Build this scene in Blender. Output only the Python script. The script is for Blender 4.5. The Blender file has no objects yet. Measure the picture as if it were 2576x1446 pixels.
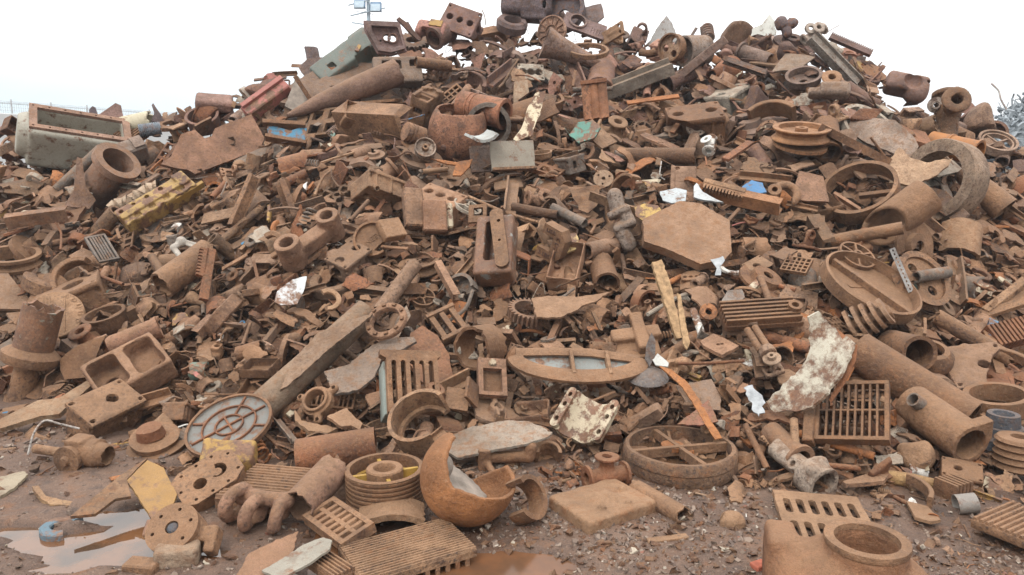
import bpy, math, random
import numpy as np
from mathutils import Vector, Matrix
from mathutils.geometry import delaunay_2d_cdt

sc = bpy.context.scene
C = sc.collection
R_ = math.radians

# ------------------------------------------------------------------ camera, sky, sun, exposure
FW, FH, FOC, PITCH, EYE = 2576.0, 1446.0, 1874.0, 10.0, 1.7
cam_d = bpy.data.cameras.new('camera'); cam = bpy.data.objects.new('camera', cam_d); C.objects.link(cam)
cam.location = (0, 0, EYE); cam.rotation_euler = (R_(90 - PITCH), 0, 0)
cam_d.sensor_width = 36; cam_d.lens = 36 * FOC / FW; cam_d.clip_start = 0.05; cam_d.clip_end = 900
sc.camera = cam

world = bpy.data.worlds.new('World'); sc.world = world; world.use_nodes = True
wt = world.node_tree; wt.nodes.clear()
def wn(t, **k):
    n = wt.nodes.new(t)
    for a, b in k.items(): setattr(n, a, b)
    return n
SUN_EL, SUN_AZ = 52, 205            # sun elevation, compass rotation
sky = wn('ShaderNodeTexSky', sky_type='NISHITA', sun_disc=False, sun_elevation=R_(SUN_EL), sun_rotation=R_(SUN_AZ))
bg1 = wn('ShaderNodeBackground'); bg1.inputs[1].default_value = 0.15
wt.links.new(sky.outputs[0], bg1.inputs[0])
tc = wn('ShaderNodeTexCoord'); mp = wn('ShaderNodeMapping'); mp.inputs['Scale'].default_value = (1, 1, 2.6)
wt.links.new(tc.outputs['Generated'], mp.inputs[0])
nz = wn('ShaderNodeTexNoise'); nz.inputs['Scale'].default_value = 1.7; nz.inputs['Detail'].default_value = 5
wt.links.new(mp.outputs[0], nz.inputs['Vector'])
rp = wn('ShaderNodeValToRGB'); rp.color_ramp.elements[0].position = .36; rp.color_ramp.elements[1].position = .52
rp.color_ramp.elements[0].color = (.72, .72, .72, 1)
wt.links.new(nz.outputs[0], rp.inputs[0])
bg2 = wn('ShaderNodeBackground')
# overcast: three times as bright overhead as at the horizon, a little blue low down
sx = wn('ShaderNodeSeparateXYZ'); wt.links.new(tc.outputs['Generated'], sx.inputs[0])
g1 = wn('ShaderNodeMapRange'); wt.links.new(sx.outputs[2], g1.inputs[0]); g1.inputs[3].default_value = 1.0; g1.inputs[4].default_value = 3.25
g2 = wn('ShaderNodeValToRGB'); g2.color_ramp.elements[0].color = (.70, .87, .95, 1); g2.color_ramp.elements[1].color = (1, 1, 1, 1); g2.color_ramp.elements[1].position = .30
sm = wn('ShaderNodeMath', operation='MULTIPLY_ADD'); wt.links.new(sx.outputs[0], sm.inputs[0]); sm.inputs[1].default_value = .30; sm.inputs[2].default_value = .10       # thinner cloud towards the left
s2 = wn('ShaderNodeMath', operation='ADD'); wt.links.new(sm.outputs[0], s2.inputs[0]); wt.links.new(sx.outputs[2], s2.inputs[1]); s3 = wn('ShaderNodeMath', operation='MULTIPLY_ADD'); wt.links.new(nz.outputs[0], s3.inputs[0]); s3.inputs[1].default_value = .22; wt.links.new(s2.outputs[0], s3.inputs[2]); wt.links.new(s3.outputs[0], g2.inputs[0])
wt.links.new(g1.outputs[0], bg2.inputs[1]); wt.links.new(g2.outputs[0], bg2.inputs[0])
mx = wn('ShaderNodeMixShader'); wo = wn('ShaderNodeOutputWorld')
wt.links.new(rp.outputs[0], mx.inputs[0]); wt.links.new(bg1.outputs[0], mx.inputs[1]); wt.links.new(bg2.outputs[0], mx.inputs[2])
wt.links.new(mx.outputs[0], wo.inputs[0])
sl = bpy.data.lights.new('sun', 'SUN'); sl.energy = 1.5; sl.angle = R_(14); sl.color = (1, .965, .92)
so = bpy.data.objects.new('sun', sl); C.objects.link(so)
so.rotation_euler = (R_(90 - SUN_EL), 0, R_(180 - SUN_AZ)); so.location = (0, 0, 20)
vs = sc.view_settings
vs.view_transform = 'Standard'; vs.look = 'None'; vs.exposure = 0.06; vs.gamma = 1; vs.use_curve_mapping = False
sc.cycles.max_bounces = 6; sc.cycles.diffuse_bounces = 2; sc.cycles.use_denoising = True

# ------------------------------------------------------------------ pixel <-> place helpers (u, v in a 2576 x 1446 frame)
_p = R_(PITCH)
CP = np.array([0, 0, EYE]); RT = np.array([1., 0, 0]); FD = np.array([0, math.cos(_p), -math.sin(_p)]); UP = np.array([0, math.sin(_p), math.cos(_p)])
def ray(u, v): return FD + RT * ((u - FW / 2) / FOC) + UP * ((FH / 2 - v) / FOC)
def proj(P):
    d = np.asarray(P, float) - CP; z = d @ FD
    return np.stack([FW / 2 + FOC * (d @ RT) / z, FH / 2 - FOC * (d @ UP) / z, z], -1)
def unit(a): a = np.asarray(a, float); return a / np.linalg.norm(a)
def hit_z(u, v, z=0.0):
    r = ray(u, v); return CP + r * ((z - EYE) / r[2])
FOOT = np.array([(-700, 1040), (0, 1045), (250, 1105), (420, 1150), (700, 1180), (1000, 1185), (1300, 1165), (1600, 1150), (1900, 1212), (2200, 1232), (2576, 1232), (3300, 1232)], float)
CREST = np.array([(-700, 350), (0, 345), (120, 338), (300, 330), (480, 290), (600, 252), (680, 208), (760, 184), (850, 138), (950, 118), (1050, 110), (1150, 100), (1260, 75), (1350, 55), (1480, 68), (1560, 95), (1650, 100), (1750, 103), (1900, 110), (2000, 115), (2100, 135), (2200, 180), (2330, 235), (2400, 280), (2450, 315), (2530, 352), (2576, 375), (2800, 420), (3300, 520)], float)
CDEP = np.array([(-700, 8.6), (0, 8.4), (600, 9.0), (1300, 10.0), (1900, 9.6), (2300, 9.0), (2576, 8.4), (3300, 7.6)], float)
def snoise(P, f, seed, oct=4):
    P = np.asarray(P, float); g = np.random.default_rng(seed); o = np.zeros(P.shape[:-1]); a = 1.0
    for i in range(oct):
        for j in range(3):
            k = g.normal(size=3); k = k / np.linalg.norm(k) * f * (2 ** i) * g.uniform(.7, 1.3)
            o = o + a * np.sin(P @ k + g.uniform(0, 6.28))
        a *= .55
    return o / 3.2
def slope_pt(u, t, sink=0.0):
    vf = np.interp(u, FOOT[:, 0], FOOT[:, 1]); vc = np.interp(u, CREST[:, 0], CREST[:, 1]); dc = np.interp(u, CDEP[:, 0], CDEP[:, 1])
    A = hit_z(u, vf); B = CP + ray(u, vc) * dc
    d = B - A; n = np.cross(np.cross(d, ray(u, vc)), d); n = n / np.linalg.norm(n)
    if n[2] < 0: n = -n
    tt = min(t, 1.0)
    P = A + d * tt
    sag = -0.28 * math.sin(math.pi * tt) ** 1.0 * (1 - .55 * tt)
    w = math.sin(math.pi * min(max(tt, 0), 1)) ** .5
    P = P + n * (sag + w * (0.16 * float(snoise(P, 1.3, 5, 2))) - sink)
    if t > 1:
        e = (t - 1) * np.linalg.norm(d[:2]); P = P + np.array([d[0], d[1], 0]) / np.linalg.norm(d[:2]) * e + np.array([0, 0, -e * .75])
    return P
def slope_nrm(u, t):
    e = .02; a = slope_pt(u, min(t + e, 1)) - slope_pt(u, max(t - e, 0)); b = slope_pt(u + 25, t) - slope_pt(u - 25, t)
    n = unit(np.cross(b, a)); return n if n[2] > 0 else -n
_TT = np.linspace(0, 1, 41); _cache = {}
def hit(u, v):
    """where the line of sight through (u, v) meets the heap or the yard: point, normal, t (t < 0: yard)"""
    vf = np.interp(u, FOOT[:, 0], FOOT[:, 1])
    if v >= vf: return hit_z(u, v), np.array([0, 0, 1.]), -1.0
    key = int(round(u / 8))
    if key not in _cache:
        _cache[key] = proj(np.array([slope_pt(key * 8, t) for t in _TT]))[:, 1]
    vv = _cache[key]
    idx = np.nonzero((vv[:-1] >= v) & (vv[1:] < v))[0]
    if len(idx) == 0: t = 1.0 if v < vv.min() else 0.0
    else:
        i = idx[0]; t = _TT[i] + (_TT[1] - _TT[0]) * (vv[i] - v) / (vv[i] - vv[i + 1] + 1e-9)
    P = slope_pt(u, t)
    if t >= 1.0:                                  # above the crest: stand it over the crest at the same depth
        P = CP + ray(u, v) * proj(P)[2]
    return P, slope_nrm(u, t), t
def vframe(u, v):
    w = -unit(ray(u, v)); r = unit(np.cross(np.array([0, 0, 1.]), w)); up = np.cross(w, r); return r, up, w
def facing(u, v, m, psi, phi=0):
    """columns = local axes: Z is a normal that shows the ratio m of a circle, leaning to screen angle psi; X runs along screen angle phi"""
    r, up, w = vframe(u, v); a = R_(psi); s = math.sqrt(max(0, 1 - m * m))
    n = s * (math.cos(a) * r + math.sin(a) * up) + m * w
    b = R_(phi); k = -(math.cos(b) * (n @ r) + math.sin(b) * (n @ up)) / max(m, .12)
    x = math.cos(b) * r + math.sin(b) * up + k * w; x = unit(x - n * (x @ n))
    return np.stack([x, np.cross(n, x), n], 1)
def along(u, v, phi, tilt, roll=0):
    """columns = local axes: X runs along screen angle phi and comes tilt degrees towards the viewer"""
    r, up, w = vframe(u, v); b, t = R_(phi), R_(tilt)
    x = math.cos(t) * (math.cos(b) * r + math.sin(b) * up) + math.sin(t) * w
    z = unit(w - x * (w @ x)); y = np.cross(z, x); c, s = math.cos(R_(roll)), math.sin(R_(roll))
    return np.stack([x, y * c + z * s, z * c - y * s], 1)
def flat(phi=0):
    c, s = math.cos(R_(phi)), math.sin(R_(phi)); return np.array([[c, -s, 0], [s, c, 0], [0, 0, 1.]])

# ------------------------------------------------------------------ shape helpers: everything is (V, F)
def G(V, F): return (np.asarray(V, float), F)
def join(*gs):
    V, F, o = [], [], 0
    for v, f in gs: V.append(v); F += [tuple(i + o for i in q) for q in f]; o += len(v)
    return G(np.concatenate(V), F)
def rot3(x, y, z): return np.array(Matrix.Rotation(R_(z), 3, 'Z') @ Matrix.Rotation(R_(y), 3, 'Y') @ Matrix.Rotation(R_(x), 3, 'X'))
def tr(g, loc=(0, 0, 0), rot=None, s=1.0):
    V = g[0] * np.asarray(s, float)
    if rot: V = V @ rot3(*rot).T
    return (V + np.asarray(loc, float), g[1])
def warp(g, amp, f, seed=0):
    V = g[0].copy()
    for i in range(3): V[:, i] += amp * snoise(g[0], f, seed * 7 + i, 3)
    return (V, g[1])
def bend(g, rad, ax=0):
    """roll the X axis round a cylinder of radius rad (centre below, -Z)"""
    V = g[0].copy(); x, z = V[:, 0].copy(), V[:, 2].copy(); V[:, 0] = (rad + z) * np.sin(x / rad); V[:, 2] = (rad + z) * np.cos(x / rad) - rad
    return (V, g[1])
def fold(g, ang, w):
    V = g[0].copy(); x, z = V[:, 0].copy(), V[:, 2].copy(); a = R_(ang); rad = 2 * w / a
    th = np.clip((x + w) / rad, 0, a); rest = np.maximum(x - w, 0) ; pre = np.minimum(x + w, 0)
    V[:, 0] = (rad + z) * np.sin(th) + pre + rest * math.cos(a) - w; V[:, 2] = (rad + z) * np.cos(th) - rad - rest * math.sin(a)
    return (V, g[1])
def circle(r, n=28, cx=0, cy=0, a0=0): return [(cx + r * math.cos(a0 + 6.28318 * i / n), cy + r * math.sin(a0 + 6.28318 * i / n)) for i in range(n)]
def slot(cx, cy, w, h, n=4):
    r = min(w, h) / 2 * .98; o = []
    for sx, sy, a in ((1, 1, 0), (-1, 1, 90), (-1, -1, 180), (1, -1, 270)):
        for i in range(n + 1):
            b = R_(a + 90 * i / n); o.append((cx + sx * (w / 2 - r) + r * math.cos(b), cy + sy * (h / 2 - r) + r * math.sin(b)))
    return o
def rect(w, h, cx=0, cy=0): return [(cx - w / 2, cy - h / 2), (cx + w / 2, cy - h / 2), (cx + w / 2, cy + h / 2), (cx - w / 2, cy + h / 2)]
def gear_poly(r, nt, dep, duty=.5):
    o = []
    for i in range(nt):
        for f, q in ((0, r - dep), (.22, r), (.22 + duty * .55, r), (.44 + duty * .55, r - dep)):
            a = 6.28318 * (i + f) / nt; o.append((q * math.cos(a), q * math.sin(a)))
    return o
def jagpoly(poly, amp, seg, seed=0):
    g = np.random.default_rng(seed); P = np.array(poly, float); o = []
    for i in range(len(P)):
        a, b = P[i], P[(i + 1) % len(P)]; L = np.linalg.norm(b - a); k = max(1, int(L / seg)); nrm = np.array([-(b - a)[1], (b - a)[0]]) / max(L, 1e-9)
        for j in range(k):
            q = a + (b - a) * j / k; o.append(tuple(q + nrm * (g.normal() * amp if j else g.normal() * amp * .3)))
    return o
def inside(pts, loops):
    r = np.zeros(len(pts), bool)
    for L in loops:
        L = np.asarray(L, float); a, b = L, np.roll(L, -1, 0)
        for (x0, y0), (x1, y1) in zip(a, b):
            if y0 == y1: continue
            c = ((y0 > pts[:, 1]) != (y1 > pts[:, 1])); r ^= c & (pts[:, 0] < (x1 - x0) * (pts[:, 1] - y0) / (y1 - y0) + x0)
    return r
def plate(poly, t, holes=(), cell=None, taper=1.0):
    loops = [list(poly)] + [list(h) for h in holes]; P = np.array(loops[0]); lo, hi = P.min(0), P.max(0); ext = max(hi - lo)
    pts, edges = [], []
    for L in loops:
        o = len(pts); pts += L; edges += [(o + i, o + (i + 1) % len(L)) for i in range(len(L))]
    if cell is None: cell = ext / 7
    if cell:
        gx = np.arange(lo[0] + cell / 2, hi[0], cell); gy = np.arange(lo[1] + cell / 2, hi[1], cell)
        Q = np.array([(x, y) for x in gx for y in gy]).reshape(-1, 2)
        if len(Q):
            Q = Q[inside(Q, loops)]
            B = np.array([p for p in pts])
            if len(Q): Q = Q[np.min(np.hypot(Q[:, None, 0] - B[None, :, 0], Q[:, None, 1] - B[None, :, 1]), 1) > cell * .4]
            pts = pts + [tuple(q) for q in Q]
    r = delaunay_2d_cdt([Vector(p) for p in pts], edges, [], 1, 1e-6, False)
    v2 = np.array([tuple(v) for v in r[0]]); tri = [tuple(f) for f in r[2]]
    cen = np.array([v2[list(f)].mean(0) for f in tri]); ok = inside(cen, loops)
    tri = [f for f, k in zip(tri, ok) if k]
    n = len(v2); V = np.concatenate([np.c_[v2, np.full(n, t / 2)], np.c_[v2, np.full(n, -t / 2)]])
    e = {}
    for f in tri:
        for a, b in zip(f, f[1:] + f[:1]): e[(a, b)] = 1
    sides = [(a, a + n, b + n, b) for (a, b) in e if (b, a) not in e]
    F = tri + [tuple(i + n for i in f[::-1]) for f in tri] + sides
    used = sorted({i for f in F for i in f}); mp = {j: i for i, j in enumerate(used)}
    return G(V[used], [tuple(mp[i] for i in f) for f in F])
def lathe(prof, n=32, a0=0, a1=360):
    full = abs(a1 - a0) >= 359.9; m = n if full else n + 1; k = len(prof); pr = np.array(prof, float)
    V = np.concatenate([np.c_[pr[:, 0] * math.cos(a), pr[:, 0] * math.sin(a), pr[:, 1]] for a in [R_(a0 + (a1 - a0) * i / n) for i in range(m)]])
    F = []
    for i in range(n):
        j = (i + 1) % m
        for q in range(k):
            w = (q + 1) % k; F.append((i * k + q, j * k + q, j * k + w, i * k + w))
    if not full: F += [tuple(range(k))[::-1], tuple((m - 1) * k + q for q in range(k))]
    return clean(G(V, F))
def clean(g):
    key = np.round(g[0] / 1e-5).astype(np.int64); _, first, inv = np.unique(key, axis=0, return_index=True, return_inverse=True); inv = inv.ravel(); F = []
    for f in g[1]:
        q = []
        for i in f:
            i = int(inv[i])
            if not q or q[-1] != i: q.append(i)
        if len(q) > 1 and q[0] == q[-1]: q.pop()
        if len(set(q)) >= 3: F.append(tuple(q))
    return G(g[0][first], F)
def sweep(path, ro, ri=None, n=14, jag=0.0, seed=0, closed=False, sq=1.0):
    P = np.asarray(path, float); m = len(P); ro = np.broadcast_to(ro, m); T = np.gradient(P, axis=0); T /= np.linalg.norm(T, axis=1)[:, None]
    a = np.array([0, 0, 1.]) if abs(T[0][2]) < .9 else np.array([1., 0, 0]); N = unit(a - T[0] * (a @ T[0])); fr = []
    for i in range(m):
        N = unit(N - T[i] * (N @ T[i])); fr.append((N, np.cross(T[i], N)))
    g = np.random.default_rng(seed); ang = np.arange(n) * 6.28318 / n; V = []; jo = g.normal(size=(2, n)) * jag
    def rings(rad):
        for i in range(m):
            N, B = fr[i]; d = 0
            if jag and i in (0, m - 1): d = (jo[0] if i == 0 else jo[1])[:, None] * T[i]
            V.append(P[i] + rad[i] * (np.cos(ang)[:, None] * N + sq * np.sin(ang)[:, None] * B) + d)
    rings(ro)
    F = [(i * n + j, i * n + (j + 1) % n, (i + 1) * n + (j + 1) % n, (i + 1) * n + j) for i in range(m - 1) for j in range(n)]
    if ri is None:
        F += [tuple(range(n))[::-1], tuple((m - 1) * n + j for j in range(n))]
    else:
        rings(np.broadcast_to(ri, m)); o = m * n
        F += [(o + (i + 1) * n + j, o + (i + 1) * n + (j + 1) % n, o + i * n + (j + 1) % n, o + i * n + j) for i in range(m - 1) for j in range(n)]
        F += [(j, o + j, o + (j + 1) % n, (j + 1) % n) for j in range(n)]
        e = (m - 1) * n; F += [(e + j, e + (j + 1) % n, o + e + (j + 1) % n, o + e + j) for j in range(n)]
    return G(np.concatenate(V), F)
def pipe(L, ro, ri, n=20, k=5, jag=0.0, seed=0, flange=0, fw=0):
    """hollow pipe along X, centred; flange adds a collar of that radius at the +X end"""
    x = list(np.linspace(-L / 2, L / 2, k)); r = [ro] * k
    if flange: x = x[:-1] + [L / 2 - fw, L / 2 - fw + 1e-4, L / 2]; r = r[:-1] + [ro, flange, flange]
    return sweep([(a, 0, 0) for a in x], r, [ri] * len(x), n, jag, seed)
def rod(pts, r, n=8): return sweep(smooth(pts), r, None, n)
def smooth(pts, k=4):
    P = np.array(pts, float); 
    if len(P) < 3: return P
    Q = np.concatenate([[2 * P[0] - P[1]], P, [2 * P[-1] - P[-2]]]); o = []
    for i in range(1, len(Q) - 2):
        for t in np.arange(k) / k:
            o.append(.5 * (2 * Q[i] + (Q[i + 1] - Q[i - 1]) * t + (2 * Q[i - 1] - 5 * Q[i] + 4 * Q[i + 1] - Q[i + 2]) * t * t + (3 * Q[i] - Q[i - 1] - 3 * Q[i + 1] + Q[i + 2]) * t ** 3))
    o.append(P[-1]); return np.array(o)
def prism(profile, L, k=3, jag=0.0, seed=0):
    g = np.random.default_rng(seed); n = len(profile); V = []; F = []
    for i, x in enumerate(np.linspace(-L / 2, L / 2, k)):
        d = g.normal(size=n) * jag if i in (0, k - 1) else np.zeros(n); V += [(x + e, p[0], p[1]) for p, e in zip(profile, d)]
    for i in range(k - 1):
        for j in range(n):
            w = (j + 1) % n; F.append((i * n + j, (i + 1) * n + j, (i + 1) * n + w, i * n + w))
    F += [tuple(range(n)), tuple((k - 1) * n + j for j in range(n))[::-1]]
    return G(V, F)
def cbox(x, y, z, c=None, k=2):
    c = min(x, y, z) * .08 if c is None else c; a, b = y / 2, z / 2
    pr = [(-a + c, -b), (a - c, -b), (a, -b + c), (a, b - c), (a - c, b), (-a + c, b), (-a, b - c), (-a, -b + c)]
    g = prism(pr, x - 2 * c, k); e = [(p[0] * (1 - c / a), p[1] * (1 - c / b)) for p in pr]; n = len(pr)
    V = np.concatenate([g[0], [(-x / 2, *p) for p in e], [(x / 2, *p) for p in e]]); F = g[1][:-2]; o = len(g[0]); q = (k - 1) * n
    for j in range(n):
        w = (j + 1) % n; F += [(o + j, j, w, o + w), (q + j, o + n + j, o + n + w, q + w)]
    F += [tuple(o + j for j in range(n)), tuple(o + n + j for j in range(n))[::-1]]
    return G(V, F)
def Ibeam(h, w, t): a, b = w / 2, h / 2; return [(-a, -b), (a, -b), (a, -b + t), (t / 2, -b + t), (t / 2, b - t), (a, b - t), (a, b), (-a, b), (-a, b - t), (-t / 2, b - t), (-t / 2, -b + t), (-a, -b + t)]
def Cbeam(h, w, t): a, b = w / 2, h / 2; return [(-a, -b), (a, -b), (a, -b + t), (-a + t, -b + t), (-a + t, b - t), (a, b - t), (a, b), (-a, b)]
def Lbeam(h, w, t): return [(0, 0), (w, 0), (w, t), (t, t), (t, h), (0, h)]
def Tbeam(h, w, t): return [(-w / 2, 0), (w / 2, 0), (w / 2, t), (t / 2, t), (t / 2, h), (-t / 2, h), (-t / 2, t), (-w / 2, t)]
# ---- cast shapes: signed distances on a grid, turned into one welded skin
def bx(p, c, h, r=0.0):
    q = np.abs(p - np.array(c)) - np.array(h) + r; return np.linalg.norm(np.maximum(q, 0), axis=-1) + np.minimum(q.max(-1), 0) - r
def cy(p, c, ax, r, h):
    q = p - np.array(c); o = [i for i in (0, 1, 2) if i != ax]; return np.maximum(np.hypot(q[..., o[0]], q[..., o[1]]) - r, np.abs(q[..., ax]) - h)
def sp(p, c, r): return np.linalg.norm(p - np.array(c), axis=-1) - r
def cap(p, a, b, r):
    a, b = np.array(a, float), np.array(b, float); h = np.clip(((p - a) @ (b - a)) / ((b - a) @ (b - a)), 0, 1); return np.linalg.norm(p - a - h[..., None] * (b - a), axis=-1) - r
def tor(p, c, ax, R, r):
    q = p - np.array(c); o = [i for i in (0, 1, 2) if i != ax]; return np.hypot(np.hypot(q[..., o[0]], q[..., o[1]]) - R, q[..., ax]) - r
def U(*d):
    r = d[0]
    for e in d[1:]: r = np.minimum(r, e)
    return r
def SU(k, *d):
    r = d[0]
    for e in d[1:]:
        h = np.clip(.5 + .5 * (e - r) / k, 0, 1); r = e + (r - e) * h - k * h * (1 - h)
    return r
def cut(a, *b):
    for e in b: a = np.maximum(a, -e)
    return a
def crack(p, n, o, amp, f, seed): return p @ unit(n) - o + amp * snoise(p, f, seed, 2)
def sdf(fn, lo, hi, n=40):
    lo, hi = np.array(lo, float), np.array(hi, float); h = (hi - lo).max() / n; lo = lo - 1.6 * h; dim = np.ceil((hi + 1.6 * h - lo) / h).astype(int) + 1
    ax = [lo[i] + h * np.arange(dim[i]) for i in range(3)]; p = np.stack(np.meshgrid(*ax, indexing='ij'), -1); f = fn(p)
    ins = f < 0; nx, ny, nz = dim - 1; S = np.zeros((nx, ny, nz, 3)); cnt = np.zeros((nx, ny, nz))
    for a in range(3):
        sl0 = [slice(None)] * 3; sl1 = [slice(None)] * 3; sl0[a] = slice(0, -1); sl1[a] = slice(1, None)
        f0, f1 = f[tuple(sl0)], f[tuple(sl1)]; cr = (f0 < 0) != (f1 < 0); t = np.where(cr, f0 / np.where(cr, f0 - f1, 1), 0)
        pos = p[tuple(sl0)].copy(); pos[..., a] += t * h; b, c = [i for i in range(3) if i != a]
        for db in (0, 1):
            for dc in (0, 1):
                s = [slice(None)] * 3; s[b] = slice(db, dim[b] - 1 + db); s[c] = slice(dc, dim[c] - 1 + dc)
                k = cr[tuple(s)]; S += np.where(k[..., None], pos[tuple(s)], 0); cnt += k
    act = cnt > 0; ids = -np.ones(act.shape, int); ids[act] = np.arange(act.sum()); V = S[act] / cnt[act][:, None]; F = []
    for a in range(3):
        b, c = [(1, 2), (2, 0), (0, 1)][a]
        s0 = [slice(1, -1)] * 3; s1 = [slice(1, -1)] * 3; s0[a] = slice(0, -1); s1[a] = slice(1, None)
        A, B = ins[tuple(s0)], ins[tuple(s1)]; i = np.argwhere(A != B)
        if not len(i): continue
        fl = A[tuple(i.T)]; o = i.copy(); o[:, b] += 1; o[:, c] += 1
        def idx(db, dc):
            q = o.copy(); q[:, b] += db - 1; q[:, c] += dc - 1; return ids[tuple(q.T)]
        Q = np.stack([idx(0, 0), idx(1, 0), idx(1, 1), idx(0, 1)], 1); Q[~fl] = Q[~fl][:, ::-1]; F.append(Q)
    F = np.concatenate(F); F = F[(F >= 0).all(1)]
    lab = np.arange(len(V))                       # keep the largest connected piece only
    while True:
        m = lab[F].min(1); new = lab.copy()
        for j in range(4): np.minimum.at(new, F[:, j], m)
        new = new[new]
        if (new == lab).all(): break
        lab = new
    u, k = np.unique(lab, return_counts=True); keep = lab == u[k.argmax()]; mp = np.cumsum(keep) - 1; F = F[keep[F[:, 0]]]
    return G(V[keep], [tuple(q) for q in mp[F].tolist()])
def text(s, size, depth):
    cu = bpy.data.curves.new('t', 'FONT'); cu.body = s; cu.size = size; cu.extrude = depth; cu.align_x = 'CENTER'; cu.align_y = 'CENTER'; cu.resolution_u = 2
    o = bpy.data.objects.new('t', cu); C.objects.link(o); bpy.context.view_layer.update()
    me = bpy.data.meshes.new_from_object(o.evaluated_get(bpy.context.evaluated_depsgraph_get())); V = np.array([v.co[:] for v in me.vertices]); F = [tuple(f.vertices) for f in me.polygons]
    bpy.data.objects.remove(o); bpy.data.meshes.remove(me); return clean(G(V, F))
# ------------------------------------------------------------------ materials
def new_mat(name):
    m = bpy.data.materials.new(name); m.use_nodes = True; nt = m.node_tree; nt.nodes.clear()
    out = nt.nodes.new('ShaderNodeOutputMaterial'); bs = nt.nodes.new('ShaderNodeBsdfPrincipled'); nt.links.new(bs.outputs[0], out.inputs[0])
    return m, nt, bs
class N:
    """small helper to write node graphs"""
    def __init__(s, nt): s.nt = nt
    def put(s, sock, v):
        if isinstance(v, bpy.types.NodeSocket): s.nt.links.new(v, sock)
        elif v is not None: sock.default_value = v
    def noise(s, scale, detail=4, rough=.55, vec=None):
        n = s.nt.nodes.new('ShaderNodeTexNoise'); n.inputs['Scale'].default_value = scale; n.inputs['Detail'].default_value = detail; n.inputs['Roughness'].default_value = rough
        s.put(n.inputs['Vector'], vec if vec is not None else s.pos()); return n.outputs[0]
    def pos(s):
        if not hasattr(s, '_g'): s._g = s.nt.nodes.new('ShaderNodeNewGeometry')
        return s._g.outputs['Position']
    def nrm(s): s.pos(); return s._g.outputs['Normal']
    def ramp(s, v, a, b, lo=0., hi=1.):
        n = s.nt.nodes.new('ShaderNodeMapRange'); s.put(n.inputs[0], v)
        for i, x in zip((1, 2, 3, 4), (a, b, lo, hi)): s.put(n.inputs[i], x)
        return n.outputs[0]
    def mix(s, f, a, b, mode='MIX'):
        n = s.nt.nodes.new('ShaderNodeMix'); n.data_type = 'RGBA'; n.blend_type = mode; s.put(n.inputs[0], f); s.put(n.inputs[6], a); s.put(n.inputs[7], b); return n.outputs[2]
    def math(s, op, a, b=None):
        n = s.nt.nodes.new('ShaderNodeMath'); n.operation = op; s.put(n.inputs[0], a); s.put(n.inputs[1], b); return n.outputs[0]
    def bump(s, h, st, d, nrm=None):
        n = s.nt.nodes.new('ShaderNodeBump'); n.inputs['Strength'].default_value = st; n.inputs['Distance'].default_value = d; s.put(n.inputs['Height'], h); s.put(n.inputs['Normal'], nrm); return n.outputs[0]
    def sep(s, v, i):
        n = s.nt.nodes.new('ShaderNodeSeparateXYZ'); s.put(n.inputs[0], v); return n.outputs[i]
def c4(c): return (*c, 1)
MAT = {}
def rusty(q, col, rnd=None):
    """brown oxide over the given iron colour, with orange bloom, dark scale, settled dust and grain"""
    a = q.noise(4.2, 5, .6); b = q.noise(19, 6, .65); c = q.noise(55, 5, .6); d = q.noise(330, 3, .6)
    col = q.mix(q.ramp(a, .3, .7), q.mix(1., col, c4((.52, .48, .46)), 'MULTIPLY'), q.mix(1., col, c4((1.45, 1.42, 1.40)), 'MULTIPLY'))
    k1 = q.ramp(rnd, .2, 1., .12, .75) if rnd is not None else .5; k2 = q.ramp(q.math('FRACT', q.math('MULTIPLY', rnd, 7.31)), 0., 1., .15, .95) if rnd is not None else .6
    col = q.mix(q.math('MULTIPLY', q.ramp(b, .50, .66), k1), col, c4((.235, .092, .034)))
    col = q.mix(q.math('MULTIPLY', q.ramp(c, .52, .66), k2), col, c4((.052, .034, .027)))
    col = q.mix(q.ramp(c, .43, .30, 0, .36), col, c4((.33, .22, .135))); col = q.mix(q.math('MULTIPLY', q.ramp(q.noise(9.5, 5, .65), .52, .66), k2), col, c4((.068, .040, .029)))
    return col, a, b, c, d
def grit(q, bs, col, b, c, d, rough=.78):
    col = q.mix(1., col, q.mix(q.ramp(d, .3, .7), c4((.74, .74, .74)), c4((1.26, 1.26, 1.26))), 'MULTIPLY')
    q.put(bs.inputs['Base Color'], col); bs.inputs['Specular IOR Level'].default_value = .35
    q.put(bs.inputs['Roughness'], q.ramp(b, .3, .7, rough - .1, rough + .1))
    n = q.bump(b, .6, .03); n = q.bump(c, .6, .014, n); n = q.bump(d, .6, .004, n); q.put(bs.inputs['Normal'], n)
def make_rust():
    m, nt, bs = new_mat('rusty_iron'); q = N(nt); oi = nt.nodes.new('ShaderNodeObjectInfo')
    col, a, b, c, d = rusty(q, oi.outputs['Color'], oi.outputs['Random'])
    up = q.ramp(q.math('ADD', q.sep(q.nrm(), 2), q.ramp(b, .25, .75, -.45, .45)), .15, 1.0)
    col = q.mix(q.math('MULTIPLY', up, oi.outputs['Alpha']), col, c4((.236, .135, .073)))
    grit(q, bs, col, b, c, d); MAT['rust'] = m
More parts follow.
